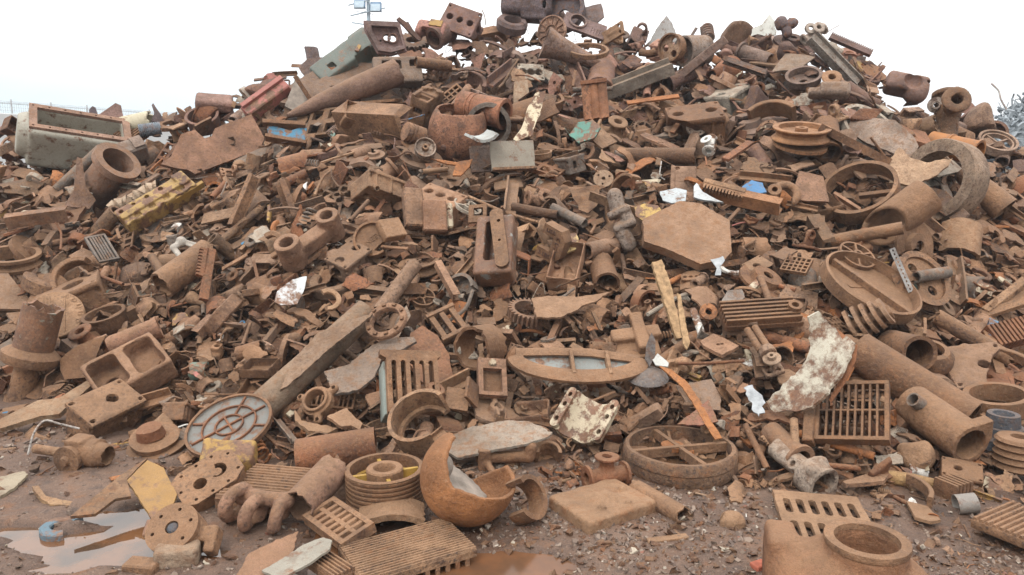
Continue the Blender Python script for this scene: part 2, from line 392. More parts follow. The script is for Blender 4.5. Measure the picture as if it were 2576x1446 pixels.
def make_paint(key, name, lo, hi, rough=.6):
    m, nt, bs = new_mat(name); q = N(nt); oi = nt.nodes.new('ShaderNodeObjectInfo')
    rc, a, b, c, d = rusty(q, c4((.15, .078, .045)))
    e = q.noise(9, 7, .68); f = q.math('ADD', q.math('MULTIPLY', e, .75), q.math('MULTIPLY', b, .25))
    msk = q.ramp(f, lo, hi)
    pc = q.mix(q.ramp(a, .3, .7), q.mix(1., oi.outputs['Color'], c4((.72, .70, .68)), 'MULTIPLY'), oi.outputs['Color'])
    pc = q.mix(q.ramp(c, .56, .75, 0, .55), pc, c4((.2, .12, .07)))
    col = q.mix(msk, rc, pc)
    col = q.mix(q.ramp(q.noise(14, 6, .7), .55, .66, 0, .45), col, c4((.13, .085, .055)))
    grit(q, bs, col, b, c, d, rough); q.put(bs.inputs['Normal'], q.bump(msk, .35, .004, q.bump(c, .3, .008))); MAT[key] = m
make_rust()
make_paint('paint', 'flaking_paint', .47, .53)
make_paint('stain', 'rust_stained_enamel', .45, .55, .5)
make_paint('worn', 'nearly_gone_paint', .56, .61)
make_paint('coat', 'worn_coating', .38, .46)
def plain(key, name, col, rough=.8, var=.3, scale=25, spec=.3, metal=0., bump=.3):
    m, nt, bs = new_mat(name); q = N(nt); a = q.noise(scale, 5, .6); k = q.noise(scale * 9, 3)
    cc = q.mix(q.ramp(a, .3, .7), c4([x * (1 - var) for x in col]), c4([min(1, x * (1 + var)) for x in col]))
    q.put(bs.inputs['Base Color'], cc); bs.inputs['Roughness'].default_value = rough; bs.inputs['Specular IOR Level'].default_value = spec; bs.inputs['Metallic'].default_value = metal
    q.put(bs.inputs['Normal'], q.bump(k, bump, .006)); MAT[key] = m
plain('rag', 'pale_cloth', (.33, .34, .345), .9, .3, 22, .3, 0, .9)
plain('wood', 'weathered_timber', (.30, .19, .10), .85, .45, 30)
plain('zinc', 'galvanised_steel', (.30, .37, .42), .55, .2, 3, .4)
plain('lamp', 'floodlight_body', (.12, .20, .30), .5, .2, 4, .4)
plain('wire', 'fence_wire', (.42, .43, .44), .6, .2, 5)
plain('wall', 'painted_block_wall', (.52, .53, .52), .85, .15, .5)
plain('mud', 'caked_mud', (.24, .20, .165), .9, .35, 14, .2, 0, .7)
plain('brick', 'red_brick', (.33, .10, .06), .9, .3, 30)
def make_ground():
    m, nt, bs = new_mat('wet_mud_and_grit'); q = N(nt)
    a = q.noise(.9, 6, .6); b = q.noise(7, 6, .62); c = q.noise(48, 5, .6); d = q.noise(190, 3, .6)
    col = q.mix(q.ramp(a, .35, .65), c4((.092, .056, .040)), c4((.165, .106, .076)))
    col = q.mix(q.ramp(b, .54, .68, 0, .7), col, c4((.17, .082, .042)))
    col = q.mix(q.ramp(b, .44, .34, 0, .6), col, c4((.07, .052, .045)))
    col = q.mix(q.ramp(c, .58, .68, 0, .35), col, c4((.25, .18, .13)))
    col = q.mix(q.ramp(c, .42, .34, 0, .5), col, c4((.055, .038, .03)))
    col = q.mix(1., col, q.mix(q.ramp(d, .3, .7), c4((.65, .65, .65)), c4((1.4, 1.38, 1.35))), 'MULTIPLY')
    wet = q.ramp(q.math('ADD', q.sep(q.pos(), 2), q.math('MULTIPLY', b, .03)), .03, .002)
    col = q.mix(q.math('MULTIPLY', wet, .6), col, q.mix(1., col, c4((.42, .36, .32)), 'MULTIPLY'))
    q.put(bs.inputs['Base Color'], col); q.put(bs.inputs['Roughness'], q.math('SUBTRACT', q.ramp(a, .35, .65, .6, .9), q.math('MULTIPLY', wet, .3))); bs.inputs['Specular IOR Level'].default_value = .3
    q.put(bs.inputs['Normal'], q.bump(d, .6, .004, q.bump(c, .7, .018, q.bump(b, .5, .04)))); MAT['ground'] = m
    m, nt, bs = new_mat('shaded_heap_core'); q = N(nt); b = q.noise(14, 6, .65); c = q.noise(60, 5, .65)
    col = q.mix(q.ramp(b, .35, .65), c4((.025, .014, .009)), c4((.07, .036, .02)))  # near-black core tones: the shade of deep gaps is put into the colour
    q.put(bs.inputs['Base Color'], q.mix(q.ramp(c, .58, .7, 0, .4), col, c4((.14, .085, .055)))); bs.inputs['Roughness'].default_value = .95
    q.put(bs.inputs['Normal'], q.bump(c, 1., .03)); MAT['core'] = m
    m, nt, bs = new_mat('puddle_water'); q = N(nt); b = q.noise(5, 4)
    q.put(bs.inputs['Base Color'], q.mix(q.ramp(b, .4, .6), c4((.06, .036, .022)), c4((.13, .06, .027)))); bs.inputs['Roughness'].default_value = .03
    bs.inputs['IOR'].default_value = 1.75; q.put(bs.inputs['Normal'], q.bump(q.noise(30, 2), .02, .004)); MAT['water'] = m
    m, nt, bs = new_mat('murky_rust_water'); q = N(nt); b = q.noise(5, 4)
    q.put(bs.inputs['Base Color'], q.mix(q.ramp(b, .4, .6), c4((.095, .048, .026)), c4((.15, .067, .031)))); bs.inputs['Roughness'].default_value = .12; bs.inputs['IOR'].default_value = 1.33; MAT['murk'] = m
    m, nt, bs = new_mat('mixed_fragments'); q = N(nt); v = nt.nodes.new('ShaderNodeTexVoronoi'); v.inputs['Scale'].default_value = 34; q.put(v.inputs['Vector'], q.pos())
    h = q.sep(v.outputs['Color'], 0); rc, a, b, c, d = rusty(q, c4((.115, .057, .030)))  # chip tones darkened: shade between the pieces is painted into the colour
    col = q.mix(q.ramp(h, .55, .56, 0, .6), rc, c4((.18, .105, .060))); col = q.mix(q.ramp(h, .975, .98), col, c4((.40, .34, .26)))
    grit(q, bs, col, b, c, d); MAT['frag'] = m
    m, nt, bs = new_mat('yard_gravel'); q = N(nt); v = nt.nodes.new('ShaderNodeTexVoronoi'); v.inputs['Scale'].default_value = 45; q.put(v.inputs['Vector'], q.pos())
    h = q.sep(v.outputs['Color'], 0); col = q.mix(q.ramp(h, .3, .7), c4((.10, .068, .052)), c4((.20, .145, .108)))
    col = q.mix(q.ramp(h, .965, .97), col, c4((.36, .31, .25))); col = q.mix(q.ramp(h, .03, .02), col, c4((.2, .085, .055)))
    q.put(bs.inputs['Base Color'], col); bs.inputs['Roughness'].default_value = .8; MAT['gravel'] = m
    m, nt, bs = new_mat('shredded_mixed_metal'); q = N(nt); v = nt.nodes.new('ShaderNodeTexVoronoi'); v.inputs['Scale'].default_value = 2.6; q.put(v.inputs['Vector'], q.pos())
    h = q.sep(v.outputs['Color'], 0); col = q.mix(q.ramp(h, .2, .8), c4((.035, .04, .045)), c4((.26, .29, .31))); col = q.mix(q.ramp(h, .975, .98), col, c4((.4, .12, .12))); col = q.mix(q.ramp(h, .12, .11), col, c4((.16, .10, .08)))
    q.put(bs.inputs['Base Color'], col); bs.inputs['Roughness'].default_value = .55; MAT['shred'] = m
make_ground()

# ------------------------------------------------------------------ objects
def mesh(name, g, mat, smooth_at=38):
    me = bpy.data.meshes.new(name); me.from_pydata(g[0].tolist(), [], g[1]); me.validate(); me.update()
    me.shade_smooth(); me.set_sharp_from_angle(angle=R_(smooth_at))
    if mat: me.materials.append(MAT[mat])
    return me
def tag(o, label=None, cat=None, group=None, kind=None):
    for k, v in (('label', label), ('category', cat), ('group', group), ('kind', kind)):
        if v: o[k] = v
    return o
def place(o, P, M):
    m = np.eye(4); m[:3, :3] = M; m[:3, 3] = P; o.matrix_world = Matrix(m.tolist())
def put(name, g, mat, parent=None, col=(.2, .12, .07), dust=.6, smooth_at=38):
    o = bpy.data.objects.new(name, mesh(name, g, mat, smooth_at)); C.objects.link(o); o.color = (*col, dust)
    if parent: o.parent = parent
    return o
def samples(g, n, seed=0):
    V, F = g; a = []; b = []; c = []
    for f in F:
        for i in range(1, len(f) - 1): a.append(f[0]); b.append(f[i]); c.append(f[i + 1])
    A, B, D = V[a], V[b], V[c]; ar = np.linalg.norm(np.cross(B - A, D - A), axis=1) + 1e-12; r = np.random.default_rng(seed)
    k = r.choice(len(a), n, p=ar / ar.sum()); s, t = r.random(n), r.random(n); w = s + t > 1; s[w], t[w] = 1 - s[w], 1 - t[w]
    return A[k] + (B - A)[k] * s[:, None] + (D - A)[k] * t[:, None]
HERO = []                                        # (ref, centre u, v, depth, points)
BUILT = []
def hero(name, label, cat, ref, P, M, parts, group=None):
    """parts: list of (part name, (V, F), material, colour, dust, label or None[, sub-parts]); one entry whose name is None makes a thing of one mesh"""
    P = np.asarray(P, float); pts = []
    if len(parts) == 1 and parts[0][0] is None:
        _, g, mt, col, dust, _l = parts[0][:6]; o = put(name, g, mt, None, col, dust); place(o, P, M); tag(o, label, cat, group)
        pts.append(g[0])
        pts.append(samples(g, 1500))
    else:
        o = bpy.data.objects.new(name, None); C.objects.link(o); o.empty_display_size = .05; place(o, P, M); tag(o, label, cat, group)
        for q in parts:
            pn, g, mt, col, dust, lb = q[:6]; ch = put(pn, g, mt, o, col, dust)
            if lb: ch['label'] = lb
            for s in (q[6] if len(q) > 6 else ()):
                put(s[0], s[1], s[2], ch, s[3], s[4])
            pts.append(samples(g, 700 if len(parts) < 6 else 260))
    W = np.concatenate(pts) @ np.asarray(M).T + P; c = proj(W); HERO.append((ref, float(np.median(c[:, 0])), float(np.median(c[:, 1])), float(np.median(c[:, 2])), W)); BUILT.append(o)
    return o
# ------------------------------------------------------------------ colours of the metals
TAN = (.196, .108, .058); BRN = (.142, .072, .036); RUS = (.165, .066, .030); PUR = (.10, .056, .045); ORG = (.30, .115, .034); GRY = (.14, .118, .098)
CRM = (.44, .37, .26); WHT = (.58, .58, .55); YEL = (.32, .19, .052); BLU = (.07, .20, .33); GRN = (.12, .19, .15); RED = (.34, .125, .10); DKB = (.055, .06, .07); SAND = (.236, .141, .080)

def anchor(u, v, lift):
    P, n, t = hit(u, v); w = -unit(ray(u, v)); P = P + w * (lift / max(.45, float(n @ w))); return P, proj(P)[2] / FOC
def orient(u, v, sp_):
    if sp_[0] == 'f': return facing(u, v, *sp_[1:])
    if sp_[0] == 'a': return along(u, v, *sp_[1:])
    return flat(*sp_[1:])
def on_plane(uv, P, M):
    o = []
    for u, v in uv:
        r = ray(u, v); X = CP + r * (((P - CP) @ M[:, 2]) / (r @ M[:, 2])); q = M.T @ (X - P); o.append((q[0], q[1]))
    return o
def OB(name, label, cat, ref, u, v, sp_, build, lift=.06, col=BRN, mat='rust', dust=.55, group=None, on=None):
    P, k = anchor(u, v, lift)
    if on: P = hit_z(*on); P[2] += lift; k = proj(P)[2] / FOC
    M = orient(u, v, sp_); b = build(k)
    if isinstance(b, tuple): b = [(None, b, mat, col, dust, None)]
    else: b = [(*q, *(mat, col, dust, None)[len(q) - 2:]) if len(q) < 6 else q for q in b]
    return hero(name, label, cat, ref, P, M, b, group)
_sd = [100]
def TR(name, label, cat, ref, uv, mp=(.7, 90), t=8, lift=.06, col=TAN, mat='rust', dust=.55, jag=1.2, holes=(), wr=.006, post=None, parts=None, group=None, ground=False):
    _sd[0] += 1; q = np.array(uv, float); u, v = q.mean(0); P, k = anchor(u, v, lift)
    if ground: P = hit_z(u, v); P[2] += lift; k = proj(P)[2] / FOC
    M = flat(0) if ground and mp == (.7, 90) else facing(u, v, *mp)
    lp = on_plane(uv, P, M); a = sum(lp[i][0] * lp[(i + 1) % len(lp)][1] - lp[(i + 1) % len(lp)][0] * lp[i][1] for i in range(len(lp)))
    if a < 0: lp = lp[::-1]
    if jag: lp = jagpoly(lp, jag * k, 9 * k, _sd[0])
    g = plate(lp, t * k, [on_plane(h, P, M) for h in holes])
    if wr: g = warp(g, wr, 9, _sd[0])
    if post: g = post(g, k)
    ps = [('body' if parts else None, g, mat, col, dust, None)]
    if parts: ps += [(*x, *(mat, col, dust, None)[len(x) - 2:]) if len(x) < 6 else x for x in parts(k, P, M)]
    return hero(name, label, cat, ref, P, M, ps, group)
def ell(cu, cv, ru, rv, rot=0, n=16):
    a = R_(rot); return [(cu + ru * math.cos(6.283 * i / n) * math.cos(a) - rv * math.sin(6.283 * i / n) * math.sin(a), cv + ru * math.cos(6.283 * i / n) * math.sin(a) + rv * math.sin(6.283 * i / n) * math.cos(a)) for i in range(n)]
def quad(uv4, lift, mp=None):
    """a box seen as four corners: origin, axes (X along the first side, Z up or given), length, width"""
    q = np.array(uv4, float); u, v = q.mean(0)
    if mp is None: P = hit_z(u, v); P[2] += lift; M0 = flat(0)
    else: P, _ = anchor(u, v, lift); M0 = facing(u, v, *mp)
    L = [np.array(x) for x in on_plane(uv4, P, M0)]; c = sum(L) / 4; x = (L[1] - L[0]) + (L[2] - L[3]); a = math.atan2(x[1], x[0])
    M = M0 @ np.array([[math.cos(a), -math.sin(a), 0], [math.sin(a), math.cos(a), 0], [0, 0, 1]]); P = P + M0 @ np.array([c[0], c[1], 0])
    A = [M.T @ (M0 @ np.array([*l, 0]) - M0 @ np.array([*c, 0])) for l in L]; A = np.array(A)
    lx = (np.linalg.norm(A[1] - A[0]) + np.linalg.norm(A[2] - A[3])) / 2; ly = (abs(A[2][1] + A[3][1] - A[0][1] - A[1][1])) / 2
    if (A[2] - A[1])[1] < 0: M = M @ np.diag([1., -1, -1]) if mp is None and False else M
    return P, M, lx, ly, proj(P)[2] / FOC
def grate(lx, ly, t, cols, rows, fw, bw, col=BRN, dust=.55, mat='rust'):
    """a cast frame with bars: every bar is its own piece"""
    out = []
    ring = plate(rect(lx, ly), t, [rect(lx - 2 * fw, ly - 2 * fw)], cell=0); out.append(('frame', ring, mat, col, dust, None))
    cw = (lx - 2 * fw) / cols; rh = (ly - 2 * fw) / rows
    for i in range(1, cols): out.append(('bar', tr(cbox(bw, ly - 2 * fw + .002, t * .92), (-lx / 2 + fw + i * cw, 0, -.001)), mat, col, dust, None))
    for j in range(1, rows): out.append(('cross_bar', tr(cbox(lx - 2 * fw + .002, bw, t * .84), (0, -ly / 2 + fw + j * rh, 0)), mat, col, dust, None))
    return out
def ribbed(lx, ly, t, n, rh, col, dust, axis=1, mat='rust'):
    """slab with n parallel ribs that run along X"""
    out = [('slab', warp(cbox(lx, ly, t), .002, 12), mat, col, dust, None)]; p = ly / n
    pr = [(-p * .36, 0), (-p * .2, rh), (p * .2, rh), (p * .36, 0)]
    for i in range(n): out.append(('rib', tr(prism(pr, lx * .985, 2), (0, -ly / 2 + (i + .5) * p, t / 2 - .0005)), mat, col, dust, None))
    return out

# ------------------------------------------------------------------ yard, heap core, puddles
PUD = [(170, 1362, .24, .10), (50, 1335, .15, .045), (290, 1395, .30, .11), (250, 1295, .2, .1), (330, 1290, .16, .10), (165, 1428, .15, .05), (530, 1385, .06, .05), (1230, 1420, .42, .12), (1000, 1440, .3, .1), (1390, 1200, .16, .05), (1380, 1428, .13, .05), (860, 1225, .1, .05), (380, 1330, .2, .16), (395, 1400, .14, .1), (450, 1165, .1, .03)]
PC = [(hit_z(u, v), a, b) for u, v, a, b in PUD]
def ground_z(X, Y):
    P = np.stack([X, Y, np.zeros_like(X)], -1); z = .022 * snoise(P, 2.2, 11, 3) + .010 * snoise(P, 11, 12, 3)
    d = np.full(X.shape, 9.)
    for c, a, b in PC: d = np.minimum(d, np.hypot((X - c[0]) / a, (Y - c[1]) / b))
    d = d + .38 * snoise(P, 11, 13, 3); w = np.clip((1.25 - d) / .5, 0, 1); w = w * w * (3 - 2 * w)
    far = np.clip((Y - 5.2) / 2, 0, 1)
    return (z + .012) * (1 - far) - .045 * w
def make_yard():
    xs = np.concatenate([np.linspace(-260, -9, 14), np.arange(-6, 6.001, .035), np.linspace(9, 260, 14)]); ys = np.concatenate([np.linspace(-60, 1.0, 8), np.arange(1.3, 5.6, .035), np.linspace(6.2, 420, 22)])
    X, Y = np.meshgrid(xs, ys, indexing='ij'); Z = ground_z(X, Y); ny = len(ys)
    F = [(i * ny + j, (i + 1) * ny + j, (i + 1) * ny + j + 1, i * ny + j + 1) for i in range(len(xs) - 1) for j in range(ny - 1)]
    tag(put('ground', G(np.stack([X, Y, Z], -1).reshape(-1, 3), F), 'ground', smooth_at=80), kind='structure')
    i = 0
    for nm, (x0, x1, y0, y1) in (('puddle', (-3.4, -1.0, 2.2, 3.6)), ('puddle', (-.9, .5, 2.0, 3.4)), ('puddle', (-1.6, -.9, 2.3, 4.2)), ('puddle', (0.05, .5, 3.45, 4.2))):
        o = put(nm, plate(rect(x1 - x0, y1 - y0, (x0 + x1) / 2, (y0 + y1) / 2), .002, cell=.3), 'water' if i != 1 and i != 3 else 'murk'); o.location.z = -.014 - .001 * i; tag(o, kind='structure'); i += 1
make_yard()
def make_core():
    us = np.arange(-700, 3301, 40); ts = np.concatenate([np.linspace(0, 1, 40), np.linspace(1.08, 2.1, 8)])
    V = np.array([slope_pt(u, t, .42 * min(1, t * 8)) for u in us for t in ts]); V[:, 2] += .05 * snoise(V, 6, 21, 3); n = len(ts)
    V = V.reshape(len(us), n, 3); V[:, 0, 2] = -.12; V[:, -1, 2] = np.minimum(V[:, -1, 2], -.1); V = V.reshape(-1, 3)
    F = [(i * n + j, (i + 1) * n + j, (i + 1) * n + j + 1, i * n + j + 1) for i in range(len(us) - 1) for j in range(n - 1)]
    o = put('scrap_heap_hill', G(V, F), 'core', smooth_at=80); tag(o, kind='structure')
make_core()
# ------------------------------------------------------------------ kinds of scrap (sizes given by the caller, or about 1 across)
def fins(L, W, H, n):
    """comb of n upright fins on a base, one piece"""
    p = L / n; pr = [(-L / 2, -H / 2), (L / 2, -H / 2)]
    for i in range(n - 1, -1, -1):
        x = -L / 2 + i * p; pr += [(x + p * .78, H / 2), (x + p * .22, H / 2)]
        if i: pr += [(x + p * .1, -H * .25), (x - p * .1, -H * .25)]
    return tr(prism(pr, W, 2), (0, 0, 0), (0, 0, 90))
def comb(L, H, t, n, depth, jag=0):
    p = L / n; pl = [(-L / 2, -H / 2), (L / 2, -H / 2)]
    for i in range(n - 1, -1, -1):
        x = -L / 2 + i * p; pl += [(x + p * .96, H / 2 - depth), (x + p * .8, H / 2), (x + p * .35, H / 2), (x + p * .2, H / 2 - depth)]
    return plate(pl, t, cell=0)
def arc_ring(ri, ro, h, a0, a1, n=30, w=.0, seed=0):
    c = min(ro - ri, h) * .15
    g = lathe([(ri, -h / 2 + c), (ri + c, -h / 2), (ro - c, -h / 2), (ro, -h / 2 + c), (ro, h / 2 - c), (ro - c, h / 2), (ri + c, h / 2), (ri, h / 2 - c)], n, a0, a1)
    return warp(g, w, 8 / ro * .5, seed) if w else g
def wheel(r, t, n_sp, rim, hub, hole, tooth=0, nt=0):
    """spoked wheel as one casting"""
    ri = r - rim - tooth; out = gear_poly(r, nt, tooth) if nt else circle(r, 44); holes = [circle(hole, 14)]
    for i in range(n_sp):
        a = 6.28318 * i / n_sp; b = 6.28318 * (i + 1) / n_sp; w = rim * .5; hh = []
        for q, lo in ((hub, w / hub), (ri, w / ri)):
            an = np.linspace(a + lo, b - lo, 7); hh.append([(q * math.cos(x), q * math.sin(x)) for x in an])
        holes.append(hh[0] + hh[1][::-1])
    return plate(out, t, holes, cell=0)
def sheave(r, h, deep=.12, hub=.22, hole=.1, web=.25):
    return lathe([(hole * r, -h * .5), (hub * r, -h * .5), (hub * r, -h * web * .5), (r * .78, -h * web * .5), (r * .8, -h * .5), (r, -h * .5), (r, -h * .4), (r * (1 - deep), -h * .1), (r * (1 - deep), h * .1), (r, h * .4), (r, h * .5), (r * .8, h * .5), (r * .78, h * web * .5), (hub * r, h * web * .5), (hub * r, h * .5), (hole * r, h * .5)], 40)
def coil(r, wire, L, turns, n=7):
    a = np.linspace(0, turns * 6.283, int(turns * 14)); return sweep(np.stack([np.linspace(-L / 2, L / 2, len(a)), r * np.cos(a), r * np.sin(a)], 1), wire, None, n)
def shard(g, k=None, ratio=None, jag=.03):
    k = k or g.integers(4, 8); ratio = ratio or g.uniform(.45, .95); a = np.sort(g.uniform(0, 6.283, k) * .35 + np.arange(k) * 6.283 / k * 1.0); r = g.uniform(.38, .56, k)
    return jagpoly([(r[i] * math.cos(a[i]), ratio * r[i] * math.sin(a[i])) for i in range(k)], jag, .12, int(g.integers(1e6)))
def v_plate(g):
    q = plate(shard(g), g.uniform(.028, .07), cell=.2); q = warp(q, g.uniform(.01, .05), 4, int(g.integers(1e6)))
    return bend(q, g.uniform(.6, 2.5)) if g.random() < .4 else q
def v_rectplate(g):
    r = g.uniform(.5, .95); hs = [circle(.04 + .03 * g.random(), 9, g.uniform(-.35, .35), g.uniform(-.3, .3) * r) for _ in range(g.integers(0, 3))]
    p = [(-.5, -r / 2), (.5, -r / 2), (.5, r / 2 - .15 * g.random()), (.5 - .3 * g.random(), r / 2), (-.5, r / 2)]
    return warp(plate(jagpoly(p, .008, .2, int(g.integers(1e6))), g.uniform(.04, .14), hs if g.random() < .8 else []), .012, 4, int(g.integers(1e6)))
def v_bent(g): return warp(fold(plate(shard(g, 5, g.uniform(.5, .9)), g.uniform(.03, .06), cell=.13), g.uniform(35, 95), .07), .02, 4, int(g.integers(1e6)))
def v_shell(g):
    q = plate(jagpoly(rect(1.0, g.uniform(.6, 1.2)) if g.random() < .6 else shard(g, 6, .9), .03, .14, int(g.integers(1e6))), g.uniform(.05, .1), cell=.12); return warp(bend(q, g.uniform(.3, .6)), .015, 4, int(g.integers(1e6)))
def v_pipe(g):
    r = g.uniform(.16, .36); f = g.random()
    return pipe(1.0, r, r * g.uniform(.72, .86), 22, 5, .02 * (f < .5), int(g.integers(1e6)), r * 1.3 if f > .6 else 0, .07)
def v_longpipe(g): r = g.uniform(.05, .12); return warp(pipe(1.0, r, r * .75, 16, 7, .008, int(g.integers(1e6))), .006, 3, int(g.integers(1e6)))
def v_elbow(g):
    R = g.uniform(.3, .45); r = g.uniform(.11, .2); a = np.radians(np.linspace(0, g.uniform(70, 110), 9)); P = np.stack([R * np.sin(a), R * np.cos(a) - R, 0 * a], 1)
    ro = np.full(9, r); ro[0] = ro[-1] = r * 1.18; return tr(sweep(P, ro, np.full(9, r * .74), 18), (-R * .5, R * .4, 0))
def v_flange(g):
    if g.random() < .4:
        ri = g.uniform(.22, .36); a = np.radians(np.linspace(0, g.uniform(110, 290), 22)); pl = [(.5 * math.cos(x), .5 * math.sin(x)) for x in a] + [(ri * math.cos(x), ri * math.sin(x)) for x in a[::-1]]
        return plate(jagpoly(pl, .012, .09, int(g.integers(1e6))), g.uniform(.06, .16), [circle(.04, 7, (ri + .5) / 2 * math.cos(x), (ri + .5) / 2 * math.sin(x)) for x in a[3:-3:5]], cell=0)
    n = g.integers(4, 9); ro, ri = .5, g.uniform(.2, .36); m = (ro + ri) / 2; t = g.uniform(.07, .16)
    return plate(circle(ro, 32), t, [circle(ri, 24)] + ([circle(min(.055, (ro - ri) * .22), 7, m * math.cos(6.283 * i / n), m * math.sin(6.283 * i / n)) for i in range(n)] if g.random() < .75 else []), cell=0)
def v_gear(g):
    if g.random() < .55: return wheel(.5, g.uniform(.1, .22), 4 + int(g.integers(0, 3)), .07, .16, .08, .06, int(g.integers(18, 36)))
    return plate(gear_poly(.5, int(g.integers(14, 30)), .07), g.uniform(.12, .3), [circle(g.uniform(.1, .25), 18)], cell=0)
def v_wheel(g): return wheel(.5, g.uniform(.08, .16), int(g.integers(3, 7)), .06, .14, .07)
def v_disc(g):
    h = g.uniform(.1, .25); r = g.uniform(.2, .3)
    return warp(lathe([(.1, h), (r, h), (r + .02, .03), (.5, .03), (.5, -.03), (r - .04, -.03), (r - .06, h - .05), (.1, h - .05)], 36, 0, 360 if g.random() < .6 else g.uniform(150, 300)), .012, 4, int(g.integers(1e6)))
def v_drum(g):
    h = g.uniform(.25, .5); a = 360 if g.random() < .5 else g.uniform(120, 300)
    return warp(lathe([(.12, -h / 2), (.46, -h / 2), (.5, -h / 2 + .06), (.5, h / 2 - .05), (.53, h / 2 - .04), (.53, h / 2), (.44, h / 2), (.44, -h / 2 + .06), (.12, -h / 2 + .05)], 36, 0, a), .008, 5, int(g.integers(1e6)))
def v_sheave(g):
    q = sheave(.5, g.uniform(.14, .3), g.uniform(.1, .2)); return warp(q, .012, 4, int(g.integers(1e6)))
def v_sheet(g): return warp(warp(plate(shard(g, 6, g.uniform(.5, .95), .055), g.uniform(.02, .035), cell=.13), .06, 3.5, int(g.integers(1e6))), .02, 9, int(g.integers(1e6)))
def v_fragment(g):
    sd = int(g.integers(1e6)); t = g.uniform(.04, .08); a = g.uniform(0, 3.1); ns = [np.array([math.cos(a + i * 1.4 + g.uniform(-.4, .4)), math.sin(a + i * 1.4), g.uniform(-.3, .3)]) for i in range(5)]; os_ = g.uniform(.2, .42, 5); rb = g.uniform(-.12, .12, 2); hb = g.uniform(.12, .3)
    def f(p):
        b = SU(.03, np.abs(p[..., 2] + .1) - t, np.maximum(np.abs(p[..., 0] * .3 + p[..., 1] - rb[0]) - .035, np.abs(p[..., 2] + .1 - hb / 2) - hb / 2), cy(p, (rb[1], rb[0], -.05), 2, .13, .14)); b = cut(b, cy(p, (rb[1], rb[0], 0), 2, .06, 1))
        for n, o in zip(ns, os_): b = np.maximum(b, crack(p, n, o, .05, 8, sd))
        return b + .007 * snoise(p, 15, sd, 2)
    return sdf(f, (-.5, -.5, -.3), (.5, .5, .3), 30)
def v_wedge(g):
    q = plate(shard(g, 5, g.uniform(.5, .9), .035), g.uniform(.09, .19), cell=.25); V = q[0].copy(); V[:, 2] *= .55 + V[:, 0] * g.uniform(.4, .9); return warp((V, q[1]), .018, 6, int(g.integers(1e6)))
def v_strip(g): 
    q = plate(jagpoly([(-.5, -.09), (-.1, -.12), (.5, -.07), (.48, .08), (0, .12), (-.48, .1)], .02, .09, int(g.integers(1e6))), g.uniform(.025, .06), cell=.1); q = bend(q, g.uniform(.35, 1.6)); return warp(q, .03, 3, int(g.integers(1e6)))
def v_corner(g): return warp(fold(plate(jagpoly(rect(1.0, g.uniform(.4, .9)), .025, .12, int(g.integers(1e6))), g.uniform(.04, .08), cell=.16), g.uniform(70, 100), .035), .012, 4, int(g.integers(1e6)))
def v_chan(g): h = g.uniform(.3, .5); q = prism(Cbeam(h, h * g.uniform(.6, 1), .05), 1.0, 6, .05, int(g.integers(1e6))); return warp(tr(q, -q[0].mean(0)), .014, 4, int(g.integers(1e6)))
def v_hub(g):
    a = g.uniform(.08, .16); return lathe([(a, -.25), (.3, -.25), (.32, -.1), (.5, -.08), (.5, .04), (.27, .06), (.24, .28), (a, .28)], 32)
def v_beam(g):
    h = g.uniform(.12, .22); w = g.uniform(.1, .18); t = g.uniform(.018, .03); pr = [Ibeam, Cbeam, Lbeam, Tbeam, Cbeam, Lbeam][g.integers(0, 6)](h, w, t)
    q = prism(pr, 1.0, 8, .012, int(g.integers(1e6))); q = warp(q, g.uniform(.004, .02), 3, int(g.integers(1e6))); return tr(q, -q[0].mean(0))
def v_bar(g): q = warp(cbox(1.0, g.uniform(.05, .16), g.uniform(.03, .08), k=9), g.uniform(.004, .02), 3, int(g.integers(1e6))); return bend(q, g.uniform(.8, 2)) if g.random() < .4 else q
def v_rod(g):
    n = g.integers(2, 5); P = [(-.5 + i / n, *(g.normal(size=2) * (.06 if 0 < i < n else .02))) for i in range(n + 1)]; return rod(P, g.uniform(.012, .035), 7)
def v_spring(g): return coil(.17, .035, .8, g.integers(5, 9))
def v_casting(g):
    sd = int(g.integers(1e6)); w, d = g.uniform(.25, .42), g.uniform(.2, .38); nb = int(g.integers(1, 4)); fr = g.random() < .55; nn = g.normal(size=3); br = g.uniform(.08, .17); pk = g.uniform(.08, .2, 4); bs = g.uniform(-.35, .35, (5, 2))
    def f(p):
        b = bx(p, (0, 0, 0), (.5, w, d), .03); xs = np.linspace(-.3, .3, nb) if nb > 1 else [0.1]
        b = SU(.02, b, bx(p, (0, 0, d * .85), (.5, w + .06, .05), .02), *[cy(p, (x, w, y * .6), 1, .08, .09) for x, y in bs[:3]], *[bx(p, (x, 0, -.02), (.025, w + .05, d * .9), .01) for x in bs[:2, 1]])
        b = cut(b, *[cy(p, (x, 0, .1), 2, br, 1) for x in xs], bx(p, (bs[3, 0], w + .02, -.02), (pk[0], .12, pk[1]), .03), bx(p, (.45, bs[4, 1] * .4, 0), (.14, pk[2] * .8, pk[3]), .03), *[cy(p, (sx * .43, sy * (w - .03), d), 2, .035, .2) for sx in (-1, 1) for sy in (-1, 1)])
        if fr: b = np.maximum(b, crack(p, nn, .12, .06, 7, sd))
        return b + .006 * snoise(p, 18, sd, 2)
    return sdf(f, (-.53, -.56, -.46), (.53, .56, .5), 38)
